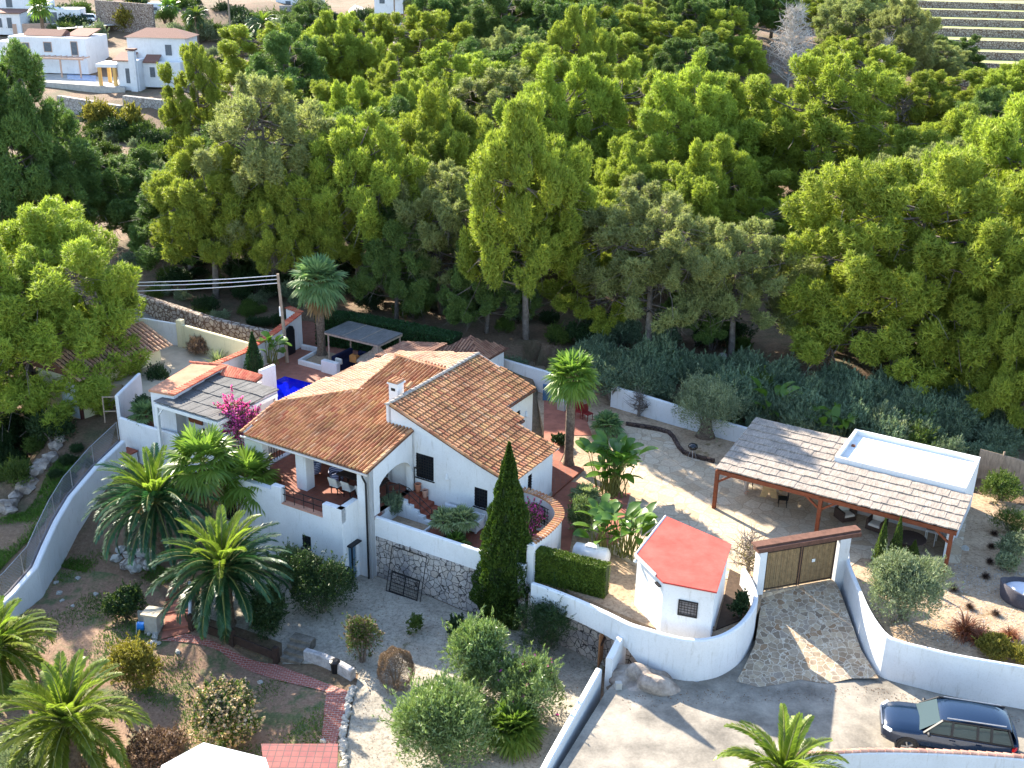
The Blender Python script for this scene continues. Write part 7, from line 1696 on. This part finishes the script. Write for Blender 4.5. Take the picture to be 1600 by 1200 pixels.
bushpx('yellow_shrub', 'second low yellow green shrub at the right wall by the edge', 1598, 1040, 1010, 50, 'leaf_yel', 2200, .09, z=1.2, seed=27)
bushpx('dry_shrub', 'thin dry shrub beside the small white wall top left of the cypress garden', 780, 1000, 990, 10, 'leaf_dark', 100, .08, seed=28)
bushpx('garden_tree', 'leafy dark shrub against the pool house wall under the white pergola', 222, 665, 622, 44, 'leaf_dark', 3000, .14, z=2.0, seed=29, asp=.2)
bushpx('citrus_shrub', 'dark green shrub beside the forecourt and the pool house roof', 245, 620, 572, 46, 'leaf_dark', 3000, .11, seed=30)
bushpx('brush_heap', 'heap of dead brown brush against the pale yellow wall', 308, 556, 526, 50, 'leaf_brown', 4000, .16, z=2.12, seed=31, asp=.12, stem=False)
bushpx('bed_shrub', 'blue green shrub behind the rear white wall, left of the tall fan palm', 800, 580, 562, 50, 'leaf_teal', 2200, .12, z=1.9, seed=32, asp=.2)
bushpx('bank_shrub', 'dark shrub between the tall fan palm and the strelitzia', 875, 700, 680, 30, 'leaf_dark', 1500, .12, z=1.2, seed=33)
bushpx('bed_shrub', 'green shrub inside the curved planter right of the red roofed cabin', 1157, 965, 925, 30, 'leaf_dark', 1500, .1, z=1.3, seed=34)
bushpx('bed_shrub', 'small dry succulents along the curved wall top below the cabin window', 1095, 985, 975, 40, 'leaf_brown', 700, .08, z=1.3, seed=35, stem=False)
struct(MB().prism([P(x, y, 1.2)[:2] for x, y in [(1118, 985), (1160, 968), (1178, 940), (1170, 905), (1140, 890), (1130, 940)]], 1.1, 1.24).build('planting_soil', mat('dark_soil', (.07, .045, .03), .3, 5, .95, .4)))
# bougainvilleas
bushpx('bougainvillea', 'magenta bougainvillea behind the clay capped screen wall', 830, 850, 790, 50, 'leaf_mid', 900, .1, z=ZT, seed=36, extra=('leaf_pink', 1500, .09))
q = P(378, 666, 3.6); bush('bougainvillea', 'magenta bougainvillea spilling beside the left end of the villa roof', (q[0], q[1], 1.6), 1.25, 3.2, 'leaf_mid', 900, .12, seed=37, extra=('leaf_pink', 4200, .13), z0=.2)
bushpx('spiky_plant', 'green spiky bush in the planter beside the stairs', 612, 812, 772, 44, 'leaf_teal', 2600, .2, z=ZT, seed=38, asp=.12, up_=.8, stem=False)
# banksia/bare tree by the gate and twin stemmed tree
t = dead_tree(11, 3, 1.2, 'bare twiggy tree with a few orange leaves at the left of the gate', 1165, 905, 800, 34); t.location = P(1167, 905, 1.0); t.scale = (.62, .62, .62); rng = np.random.default_rng(3)
p_ = rng.normal(0, .7, (2400, 3))+np.array([0, 0, 2.2]); cards(t, 'leaves', p_, p_*0+rng.normal(0, 1, p_.shape), .07, MT['leaf_yel'], rng)
t = dead_tree(12, 3, 1.0, 'bare twin stemmed tree against the white rear wall', 998, 648, 580, 26, MT['bark']); t.location = P(998, 650, 1.2); t.scale = (.6, .6, .5)
# cypresses
def cypress(name, lab, q, R, H, n, seed=1, m='cyp', group=None, sz=.12):
    t = thing(name, lab, 'cypress', q, 0, group); rng = np.random.default_rng(seed)
    z = rng.random(n)**1.25*H; zz = z/H; az = rng.uniform(0, 2*pi, n)
    lump = 1+.12*np.sin(az*5+z*2.2+seed)+.1*np.sin(az*9-z*3.1)+.08*np.sin(z*5+az*2)
    prof = np.where(zz < .12, .75+zz*2.1, 1.0)*np.clip(1-((np.clip(zz-.12, 0, 1))/.88)**1.35, 0, 1)
    r_ = R*prof*lump*(1-.22*rng.random(n)**2)
    p = np.stack([r_*np.cos(az), r_*np.sin(az), z+.05], 1); N = np.stack([np.cos(az)*.6, np.sin(az)*.6, np.full(n, 1.)], 1)
    cards(t, 'foliage', p, N, sz, MT[m], rng, .35, .35)
    b = MB(); b.tube([(0, 0, -.2), (0, 0, H*.9)], [.12*R/.9, .02], 6); b.build('trunk', MT['bark'], t, local=True)
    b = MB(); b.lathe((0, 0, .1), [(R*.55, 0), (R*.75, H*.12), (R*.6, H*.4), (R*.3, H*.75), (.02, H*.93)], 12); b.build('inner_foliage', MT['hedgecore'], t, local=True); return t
q = G(790, 975); cypress('cypress', 'very tall dark green cypress in front of the villa terrace', (q[0], q[1]+.6, q[2]), 1.42, up(q, 703), 60000, 1, sz=.15)
q = P(399, 594, zd); cypress('cypress', 'small conical cypress in front of the white street wall', q, .62, up(q, 520), 6000, 2, 'leaf_dkhedge')
for k, (x, y0, y1, lab) in enumerate(((1372, 884, 812, 'left of the three slim cypresses at the corner of the patio'), (1396, 878, 808, 'middle of the three slim cypresses at the corner of the patio'), (1424, 880, 846, 'short right hand cypress of the three by the round brown table'))):
    q = P(x, y0, 1.2); cypress('cypress', lab, q, .3, up(q, y1), 3500, 5+k, 'leaf_mid', 'slim young cypresses', .09)
# ---------------- palms ----------------
def frondmesh(t, name, specs, m, rng, leaflets=58, lw=.065, ll=.5, droop=1.0, mr=None):
    """pinnate fronds. specs: (az, elevation, length, sag)"""
    V = []; Fq = []; RV = MB()
    for az, el, L, sag in specs:
        n = 14; pts = []; p = np.zeros(3); e = el; st = L/n; curl = rng.normal(0, .12)
        for i in range(n+1):
            pts.append(p.copy()); p = p+st*np.array([cos(e)*cos(az), cos(e)*sin(az), sin(e)]); e -= sag/n*(.5+1.3*i/n); az += curl/n
        pts = np.array(pts); RV.tube([tuple(q) for q in pts], [.035*(1-.8*i/n)+.004 for i in range(n+1)], 4, False)
        for i in range(leaflets):
            f = .12+.88*i/(leaflets-1); q = f*n*.999; k = int(q); c = pts[k]*(1-(q-k))+pts[k+1]*(q-k); T = pts[k+1]-pts[k]; T /= np.linalg.norm(T)
            S = np.cross(T, (0, 0, 1.)); S /= np.linalg.norm(S)+1e-6; Up = np.cross(S, T)
            l = ll*(sin(pi*min(1, .15+f*.8))**.6)*rng.uniform(.85, 1.1)
            for s_ in (-1, 1):
                D = S*s_*.7+T*.9+Up*(.30-rng.uniform(0, .35)*droop); D /= np.linalg.norm(D); Wd = np.cross(D, Up*.6+S*s_*.4); Wd /= np.linalg.norm(Wd)+1e-6
                tip = c+D*l+np.array([0, 0, -.12*l*droop]); md = c+D*l*.5; j = len(V)
                V += [c, md+Wd*lw*.5, tip, md-Wd*lw*.5]; Fq.append([j, j+1, j+2, j+3])
    nmesh(name, np.array(V), np.array(Fq), m, t); return RV
def date_palm(name, lab, q, trunk, L, nf, seed, m='frond', group=None, lowel=-.5, tr=.3, orange=False, ll=.55):
    rng = np.random.default_rng(seed); t = thing(name, lab, 'palm tree', q, 0, group)
    b = MB(); k = 18; prof = []
    for i in range(k): z = trunk*i/(k-1); rr_ = tr*(1.25 if i < 2 else 1)*(1+.1*(i % 2))*(1.15 if z > trunk-.6 else 1); prof.append((rr_, z))
    b.lathe((0, 0, -.15), prof, 14); b.build('trunk', MT['palmbark'], t, local=True)
    c = thing('crown', None, None); c.parent = t; c.location = (0, 0, trunk)
    specs = []
    for i in range(nf):
        f = i/nf; el = lowel+(1.4-lowel)*f**.85; specs.append((i*2.39996+rng.normal(0, .15), el+rng.normal(0, .08), L*(1-.25*max(0, el-.6))*rng.uniform(.85, 1.05), rng.uniform(1.3, 1.9)*(1-.4*f)))
    half = int(nf*(.78 if m == 'frond' else .62))
    rv = frondmesh(c, 'fronds', specs[:half], MT[m], rng, ll=ll); rv2 = frondmesh(c, 'young_fronds', specs[half:], MT['frond_lit' if m == 'frond' else m], rng, ll=ll*.9, droop=.4)  # upper fronds of the shaded palms take the painted sunlit green
    rv.v += []; n0 = len(rv.v); rv.f += [[n0+j for j in q_] for q_ in rv2.f]; rv.v += rv2.v; rv.mi += rv2.mi; rv.build('rachis', MT['rachis'], c, local=True)
    if orange:
        b = MB()
        for k in range(5): a_ = 2.2+k*.45; b.tube([(0, 0, -.1), (cos(a_)*.5, sin(a_)*.5, .0), (cos(a_)*.9, sin(a_)*.9, -.35)], [.05, .12, .2], 6)
        b.build('fruit_stalks', mat('orange_date_stalks', (.4, .13, .02), .3, 8), c, local=True)
    return t
q = G(355, 975); date_palm('date_palm', 'large date palm on white gravel in front of the villa', q, 2.9, 3.7, 72, 1, tr=.34)
q = G(252, 868); date_palm('date_palm', 'dark date palm with orange fruit stalks, left of the large one', q, 3.1, 3.9, 68, 2, orange=True, tr=.32)
q = G(118, 1215); date_palm('date_palm', 'bright date palm with its crown low at the bottom left', q, 2.6, 3.3, 60, 3, 'frond_lit', lowel=-.6)
q = G(5, 1080); date_palm('date_palm', 'bright date palm cut by the left edge near the sloping wall', q, 2.2, 3.0, 50, 4, 'frond_lit')
q = P(1212, 1290, 0); date_palm('date_palm', 'sparse upright palm crown rising from the bottom edge by the road', (q[0], q[1], 0), 2.2, 2.9, 26, 5, 'frond_lit', lowel=.25, ll=.42)
def fan_palm(name, lab, q, trunk, R, nf, seed, m='fan', tr=.16, group=None, skirt=0, petiole=None, lowel=-.9, seg=22):
    rng = np.random.default_rng(seed); t = thing(name, lab, 'palm tree', q, 0, group)
    b = MB(); k = max(4, int(trunk*5)); b.lathe((0, 0, -.1), [(tr*(1.5-.5*min(1, i/3))*(1+.08*(i % 2)), trunk*i/(k-1)) for i in range(k)], 12); b.build('trunk', MT['palmbark'], t, local=True, smooth=True)
    c = thing('crown', None, None); c.parent = t; c.location = (0, 0, trunk); pet = petiole or R*.55; fr_ = R-pet*.75
    V = []; Ft = []; Vd = []; Fd = []; RV = MB()
    for i in range(nf+skirt):
        dead = i < skirt; el = (-1.35+.2*rng.random()) if dead else lowel+(1.35-lowel)*((i-skirt)/nf)**.9; az = i*2.39996+rng.normal(0, .2)
        D = np.array([cos(el)*cos(az), cos(el)*sin(az), sin(el)]); S = np.array([-sin(az), cos(az), 0]); Up = np.cross(D, S)*-1
        if Up[2] < 0: Up = -Up
        h = D*pet*rng.uniform(.8, 1.1); RV.tube([(0, 0, 0), tuple(h)], [.022, .014], 3, False)
        VV, FF = (Vd, Fd) if dead else (V, Ft)
        for s_ in range(seg):
            a_ = (s_/(seg-1)-.5)*radians(250); d0 = D*cos(a_)+S*sin(a_); l = fr_*(1-.18*abs(a_)/2.2)*rng.uniform(.9, 1.08); fold = Up*.03*(1 if s_ % 2 else -1)
            da = radians(250)/(seg-1)*.5; d1 = D*cos(a_-da)+S*sin(a_-da); d2 = D*cos(a_+da)+S*sin(a_+da)
            j = len(VV); tip = h+d0*l+np.array([0, 0, -.25*l*(1.2-el*.6)])+rng.normal(0, .02, 3)
            VV += [h, h+d1*l*.6+fold+np.array([0, 0, -.05*l]), tip, h+d2*l*.6-fold+np.array([0, 0, -.05*l])]; FF.append([j, j+1, j+2, j+3])
    nmesh('fans', np.array(V), np.array(Ft), MT[m], c)
    if skirt: nmesh('dry_fans', np.array(Vd), np.array(Fd), MT['deadfrond'], c)
    RV.build('petioles', MT['rachis'], c, local=True); return t
q = P(888, 728, ZP); fan_palm('fan_palm', 'tall bright green fan palm with a shaggy trunk right of the villa', q, up(q, 590), 1.55, 44, 1, tr=.24)
q = P(503, 556, zd); fan_palm('fan_palm', 'tall blue green fan palm with a smooth grey trunk by the pool deck', q, up(q, 440), 1.9, 42, 2, 'fan_teal', tr=.27, skirt=8)
q = G(330, 860); fan_palm('fan_palm', 'bright fan palm left of the covered terrace, taller of the pair', q, up(q, 722), 2.0, 34, 3, tr=.16, skirt=6)
q = G(392, 850); fan_palm('fan_palm', 'bright fan palm against the terrace corner, right of the pair', q, up(q, 748), 1.85, 30, 4, tr=.15, skirt=5)
q = P(697, 838, ZT); fan_palm('dwarf_fan_palm', 'grey dwarf fan palm on the lower terrace, left of two', q, .75, .85, 26, 5, 'fan_grey', tr=.09, lowel=-.2)
q = P(722, 838, ZT); fan_palm('dwarf_fan_palm', 'grey dwarf fan palm on the lower terrace, nearer the cypress', q, .85, .85, 26, 6, 'fan_grey', tr=.13, lowel=-.2)
q = P(712, 852, ZT); fan_palm('fan_palm_shoot', 'small green fan palm shoot at the foot of the grey pair', q, .1, .7, 14, 7, 'fan', tr=.05, lowel=.1)
q = P(948, 678, ZP); fan_palm('dwarf_fan_palm', 'dark fan palm in front of the red chairs', q, .5, 1.0, 30, 8, 'fan_teal', tr=.2, lowel=-.3)
q = P(912, 770, ZP); fan_palm('dwarf_fan_palm', 'low dwarf fan palm behind the oleander and strelitzia', (q[0], q[1]-1.2, q[2]), .3, .9, 24, 9, 'fan_grey', tr=.1, lowel=0)
q = G(800, 1160); fan_palm('dwarf_fan_palm', 'bushy fan palm between the oleanders at the bottom centre', q, .6, 1.35, 46, 10, 'fan', tr=.16, lowel=-.35)
q = P(205, 690, 1.9); fan_palm('dwarf_fan_palm', 'small dark fan palm behind the low white wall under the white pergola', P(228, 668, 2.05), .8, .95, 24, 11, 'fan_teal', tr=.1, lowel=-.3)
for k, (x, y, z, s_, lab) in enumerate(((268, 40, 9, 2.2, 'far fan palm right of the motorhome'), (378, 85, 7.5, 2.4, 'far bright fan palm above the packed pines'), (65, 30, 11, 2.6, 'far palm beside the small white garage'))):
    q = P(x, y, z); fan_palm('far_palm', lab, (q[0], q[1], ht(q[0], q[1])), 3.2+max(0, z-ht(q[0], q[1])-1), s_, 26, 20+k, 'fan', tr=.3, seg=12)
q = P(412, 60, 9.5); date_palm('far_date_palm', 'far date palm in front of the pale blue house', (q[0], q[1], ht(q[0], q[1])), 5.5, 3.6, 40, 24)
q = P(308, 45, 9.5); date_palm('far_date_palm', 'far date palm beside the motorhome', (q[0], q[1], ht(q[0], q[1])), 5.0, 3.0, 34, 25)
# strelitzia / banana clumps
def banana(name, lab, q, H, n, seed, spread=.8, group=None, lw=.24, m='leaf_banana'):
    rng = np.random.default_rng(seed); t = thing(name, lab, 'plant', q, 0, group); V = []; Fq = []; b = MB()
    for i in range(n):
        az = rng.uniform(0, 6.28); bx, by = rng.normal(0, spread*.22, 2); h = H*rng.uniform(.35, .8); out = spread*rng.uniform(.15, .55)
        base = np.array([bx, by, 0]); top = base+np.array([cos(az)*out, sin(az)*out, h]); b.tube([tuple(base), tuple((base+top)/2+np.array([0, 0, .1])), tuple(top)], [.035, .025, .015], 4, False)
        L = H*rng.uniform(.3, .42); w_ = lw*rng.uniform(.8, 1.2); e = rng.uniform(.5, 1.3); c = top; S = np.array([-sin(az), cos(az), 0]); k = 6; j = len(V)
        tw_ = rng.uniform(-.5, .5); S = S*cos(tw_)+np.array([0, 0, 1])*sin(tw_)
        for s_ in range(k+1):
            f = s_/k; ww = w_*max(.05, sin(pi*(f*.93+.05)))**.7; D = np.array([cos(e)*cos(az), cos(e)*sin(az), sin(e)]); V += [c-S*ww+np.array([0, 0, .04]), c, c+S*ww+np.array([0, 0, .04])]; c = c+D*L/k; e -= rng.uniform(.12, .3)
        for s_ in range(k): Fq += [[j+s_*3, j+s_*3+1, j+s_*3+4, j+s_*3+3], [j+s_*3+1, j+s_*3+2, j+s_*3+5, j+s_*3+4]]
    nmesh('leaves', np.array(V), np.array(Fq), MT[m], t, smooth=True); b.build('stems', MT['fan'] if 0 else MT['rachis'], t, local=True); return t
banana('strelitzia', 'tall glossy strelitzia clump right of the shaggy fan palm', P(955, 772, ZP), 3.3, 60, 1, 1.5)
banana('strelitzia', 'bright strelitzia clump behind the hedge, beside the cabin', P(980, 865, ZP), 2.7, 34, 2, 1.2)
banana('strelitzia', 'strelitzia clump between the oleander and the white tank', P(938, 862, ZP), 2.6, 26, 3, 1.0)
banana('banana_plant', 'broad leaved banana plant in front of the white street wall', P(425, 570, zd+.2), 2.2, 16, 4, .9)
banana('banana_plant', 'banana plant behind the top edge of the reed roof, left one', P(1205, 672, 1.3), 3.0, 22, 5, 1.3)
banana('banana_plant', 'banana plant behind the reed roof next to the annex parapet', P(1300, 700, 1.3), 3.0, 18, 6, 1.4)
# agave-like rosettes, bronze grasses, tufts
def tuft(name, lab, q, H, n, seed, m, w_=.03, group=None, cat='plant', sag=.5, el0=.2):
    rng = np.random.default_rng(seed); t = thing(name, lab, cat, q, 0, group); V = []; Fq = []
    for i in range(n):
        az = rng.uniform(0, 6.28); e = rng.uniform(el0, 1.45); L = H*rng.uniform(.6, 1.15); b0 = rng.normal(0, H*.08, 3); b0[2] = 0; S = np.array([-sin(az), cos(az), 0])*w_; c = b0; j = len(V)
        for s_ in range(4): V += [c-S*(1-s_/3.3), c+S*(1-s_/3.3)]; c = c+np.array([cos(e)*cos(az), cos(e)*sin(az), sin(e)])*L/3; e -= sag
        for s_ in range(3): Fq.append([j+s_*2, j+s_*2+1, j+s_*2+3, j+s_*2+2])
    nmesh('blades', np.array(V), np.array(Fq), MT[m], t); return t
tuft('yucca', 'spiky yucca on the forecourt edge by the yellow wall', P(340, 568, 2.15), 1.1, 160, 1, 'fan_grey', .04, sag=.15, el0=.1)
tuft('bronze_grass', 'reddish bronze grass clump on the gravel, left and largest', P(1508, 990, 1.2), 1.1, 260, 2, 'leaf_red', .03)
tuft('bronze_grass', 'reddish bronze grass clump right behind the largest', P(1530, 1000, 1.2), .9, 220, 3, 'leaf_red', .03)
tuft('bronze_grass', 'orange tinted grass clump nearest the rattan daybed', P(1578, 995, 1.2), .7, 150, 4, 'leaf_red', .025)
for k, (x, y) in enumerate([(1553, 835), (1549, 855), (1546, 879), (1540, 902), (1490, 922), (1515, 950), (1555, 960), (1540, 858), (1470, 900)]):
    tuft('dark_tuft', ['topmost', 'second', 'third', 'fourth', 'leftmost', 'lower', 'lowest', 'inner', 'far left'][k]+' dark brown grass tuft in the gravel right of the pergola', P(x, y, 1.2), .38, 120, 10+k, 'leaf_deadtuft' if 'leaf_deadtuft' in MT else MT.setdefault('leaf_deadtuft', None) or 'leaf_dark', .02, 'dark tufts in the gravel garden', sag=.3) if False else None
MT['leaf_tuft'] = leafmat('dark_brown_tuft', (.06, .035, .025), (.13, .085, .06), .1)
for k, (x, y) in enumerate([(1553, 835), (1549, 855), (1546, 879), (1540, 902), (1490, 922), (1515, 950), (1555, 960)]):
    tuft('dark_tuft', ['topmost', 'second', 'third', 'fourth', 'leftmost', 'second lowest', 'lowest'][k]+' dark brown tuft in the gravel right of the pergola', P(x, y, 1.2), .3, 300, 10+k, 'leaf_tuft', .012, 'dark tufts in the gravel garden', sag=.3)
# teal shrub belt behind the property
for k in range(5):
    rr_ = 1.0; t = bush('belt_shrub', 'x', (0, 0, 0), 1.0, 1.35, 'leaf_teal', 3800, .13, seed=40+k, cat='shrub', asp=.2, up_=.35, lumps=8); PROTO['sb%d' % k] = t
for k in range(3):
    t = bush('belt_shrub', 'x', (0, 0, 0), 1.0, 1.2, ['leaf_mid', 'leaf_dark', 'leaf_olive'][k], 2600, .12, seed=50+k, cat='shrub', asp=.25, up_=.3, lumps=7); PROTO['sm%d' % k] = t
def shrub(key, px, py, s_, lab, grp, base=None, nm=None):
    q = base or G(px, py); return inst(key, (q[0], q[1], q[2]-.1), rT.uniform(0, 6.28), (s_*rT.uniform(.9, 1.2), s_*rT.uniform(.9, 1.2), s_*rT.uniform(.8, 1.2)), lab, 'shrub', grp, nm)
line = [(925, 560, 618), (1000, 575, 625), (1080, 580, 640), (1160, 590, 672), (1240, 600, 690), (1330, 620, 700), (1420, 640, 715), (1500, 655, 735), (1620, 680, 765)]
n_ = 0
for i in range(150):
    f = rT.random()*(len(line)-1.001); k = int(f); g_ = f-k; x = line[k][0]*(1-g_)+line[k+1][0]*g_; y0 = line[k][1]*(1-g_)+line[k+1][1]*g_; y1 = line[k][2]*(1-g_)+line[k+1][2]*g_
    shrub('sb%d' % rT.randrange(5) if rT.random() < .82 else 'sm%d' % rT.choice([0, 2]), x, rT.uniform(y0, y1), rT.uniform(.7, 1.6), 'blue green shrub in the dense belt '+('behind the bare twin stemmed tree' if x < 1040 else 'behind the olive tree' if x < 1160 else 'behind the banana plants' if x < 1300 else 'behind the flat roofed annex' if x < 1500 else 'above the reed fence'), 'blue green shrub belt behind the plot')
# undergrowth in the wood and scrub by the stream and above dry wall
def scatter(n, poly, keys, smin, smax, lab, grp, nm='scrub_bush'):
    xs_ = [q[0] for q in poly]; ys_ = [q[1] for q in poly]; c = 0; it = 0
    while c < n and it < n*30:
        it += 1; x = rT.uniform(min(xs_), max(xs_)); y = rT.uniform(min(ys_), max(ys_))
        if inpoly(np.array([x]), np.array([y]), poly)[0]: shrub(rT.choice(keys), x, y, rT.uniform(smin, smax), lab, grp, nm=nm); c += 1
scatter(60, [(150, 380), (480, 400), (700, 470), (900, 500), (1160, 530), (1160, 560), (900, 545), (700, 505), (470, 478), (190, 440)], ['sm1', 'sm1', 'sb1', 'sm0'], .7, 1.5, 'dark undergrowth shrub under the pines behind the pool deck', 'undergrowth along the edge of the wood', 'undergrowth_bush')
scatter(20, [(1130, 280), (1300, 260), (1300, 420), (1150, 430)], ['sm1', 'sb1', 'sm0'], .8, 1.8, 'undergrowth shrub below the two thin dark pine trunks', 'undergrowth in the wood clearing')
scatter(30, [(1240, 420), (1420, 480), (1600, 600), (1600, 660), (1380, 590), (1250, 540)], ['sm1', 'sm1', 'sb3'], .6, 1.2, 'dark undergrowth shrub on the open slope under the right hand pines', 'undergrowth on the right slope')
scatter(26, [(230, 430), (440, 455), (440, 520), (330, 500), (230, 470)], ['sm0', 'sm1', 'sm2'], .5, 1.0, 'low scrub bush on the bank above the dry stone wall', 'scrub above the dry stone wall')
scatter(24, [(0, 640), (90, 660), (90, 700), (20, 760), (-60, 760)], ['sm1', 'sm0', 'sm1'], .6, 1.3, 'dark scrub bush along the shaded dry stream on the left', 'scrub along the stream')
scatter(30, [(150, 195), (235, 205), (230, 225), (150, 220)], ['sm0'], 1.2, 1.8, 'yellow green scrub below the far stone terrace wall', 'scrub below the far villas')
scatter(90, [(20, 20), (270, 15), (640, 20), (640, 60), (480, 110), (420, 120), (300, 110), (200, 75), (20, 60)], ['sm0', 'sm1', 'sm2'], 1.3, 3.0, 'garden shrub between the far village houses', 'garden shrubs of the far village', 'garden_shrub')
scatter(40, [(1440, 5), (1640, 0), (1640, 100), (1500, 95)], ['sm1', 'sb1', 'sm0'], .8, 2.0, 'bush on the far terraced fields at the top right', 'bushes on the far terraces')
scatter(10, [(180, 640), (190, 700), (130, 760), (90, 800), (80, 740)], ['sm1'], .3, .5, 'low weed beside the upper sloping wall', 'weeds by the sloping wall')
scatter(80, [(95, 195), (330, 200), (330, 330), (150, 330), (100, 260)], ['sm0', 'sm0', 'sm2', 'sm1'], 1.0, 2.2, 'pale green scrub bush on the slope between the far stone wall and the shaded pines', 'scrub on the slope below the far villas')
# far trees beside the village
for k, (x, y, s_, m_, lab) in enumerate(((200, 40, 2.6, 'leaf_yel', 'far round orange tree beside the garage terrace'), (385, 60, 3.0, 'leaf_dark', 'far dark tree left of the round pine'), (158, 180, 2.4, 'leaf_yel', 'yellowing hedge mass below the far stone wall'), (207, 183, 2.2, 'leaf_yel', 'second yellowing hedge mass below the far stone wall'))):
    q = G(x, y+10) if k < 2 else G(x, y+28); bush('far_tree', lab, q, s_, s_*1.6, m_, 3500, .3, seed=60+k, cat='tree')
# rocks line behind the belt
for i in range(26):
    f = i/25; x = 1130+f*420; y = 572+f*118+rT.uniform(-6, 6); q = G(x, y-14); stone('bank_stone', 'pale loose stone in the broken dry wall along the wooded bank', (q[0], q[1], q[2]+.1), rT.uniform(.2, .42), 'stones along the wooded bank', seed=200+i)
tuftm = leafmat('lawn_grass', (.06, .14, .02), (.13, .22, .04), .3)
rng = np.random.default_rng(9)
def grassfield(name, lab, poly, n, H_, m, thr=None):
    xs_ = [q[0] for q in poly]; ys_ = [q[1] for q in poly]; x = rng.uniform(min(xs_), max(xs_), n*2); y = rng.uniform(min(ys_), max(ys_), n*2); k = inpoly(x, y, poly)
    if thr is not None: k &= (np.sin(x*1.3+2)*np.cos(y*1.1)+np.sin(x*.5+y*.7)*.6+rng.normal(0, .25, len(x))) > thr
    x, y = x[k][:n], y[k][:n]; z = HT(x, y)+.02; p = np.stack([x, y, z], 1); D = rng.normal(0, .5, p.shape); D[:, 2] = 1; S = np.cross(D, rng.normal(0, 1, p.shape)); S /= np.linalg.norm(S, axis=1, keepdims=True); L = (H_*rng.uniform(.5, 1.3, len(p)))[:, None]
    V = np.stack([p-S*.02, p+S*.02, p+D*L], 1).reshape(-1, 3); o = nmesh(name, V, np.arange(len(V)).reshape(-1, 3), m); tag(o, lab, 'grass', kind='stuff')
grassfield('lawn_grass', 'patchy short green grass over the dry lawn', [G(x, y)[:2] for x, y in [(0, 950), (90, 890), (240, 915), (290, 1000), (500, 1080), (530, 1200), (-100, 1200)]], 40000, .1, tuftm, .4)
grassfield('bank_grass', 'green grass on the slope left of the sloping wall', [G(x, y)[:2] for x, y in [(-80, 960), (60, 830), (150, 700), (90, 720), (40, 800), (-80, 840)]], 30000, .14, tuftm, -.3)
grassfield('bank_grass', 'green grass on the slope inside the sloping wall', [G(x, y)[:2] for x, y in [(80, 880), (110, 830), (190, 870), (290, 900), (230, 930)]], 14000, .14, tuftm, -.1)

# leaf litter and pebbles on the gravel and the road edge (uncountable)
def litter(name, lab, poly, n, s_, m, z=None):
    xs_ = [q[0] for q in poly]; ys_ = [q[1] for q in poly]; x = rng.uniform(min(xs_), max(xs_), n*3); y = rng.uniform(min(ys_), max(ys_), n*3); k = inpoly(x, y, poly); x, y = x[k][:n], y[k][:n]
    zz = (HT(x, y)+.05) if z is None else np.full(len(x), z+.015); p = np.stack([x, y, zz], 1); a = rng.uniform(0, 6.28, len(p)); D = np.stack([np.cos(a), np.sin(a), rng.normal(.15, .2, len(p))], 1); S = np.cross(D, (0, 0, 1.)); L = (s_*rng.uniform(.5, 1.5, len(p)))[:, None]
    V = np.stack([p-D*L*.5, p+S*L*.35, p+D*L*.5+np.array([0, 0, .01]), p-S*L*.35], 1).reshape(-1, 3); o = nmesh(name, V, np.arange(len(V)).reshape(-1, 4), m); tag(o, lab, 'litter', kind='stuff')
litm = leafmat('dry_leaf_litter', (.1, .06, .035), (.26, .17, .1), .1)
litter('leaf_litter', 'dry leaf litter on the gravel bed below the rubble wall', [G(x, y)[:2] for x, y in [(560, 900), (930, 1030), (850, 1200), (560, 1200), (550, 1080)]], 1400, .06, litm)
litter('leaf_litter', 'dry leaf litter on the worn road by the white walls', [P(x, y, 0)[:2] for x, y in [(960, 1085), (1090, 1078), (1360, 1072), (1600, 1120), (1600, 1135), (1380, 1095), (1100, 1100), (980, 1110)]], 500, .05, litm, 0)
litter('leaf_litter', 'scattered pale pebbles on the right gravel garden', [P(x, y, 1.2)[:2] for x, y in [(1345, 930), (1500, 880), (1640, 900), (1640, 1040), (1400, 990)]], 3000, .06, MT['concrete'], 1.18)
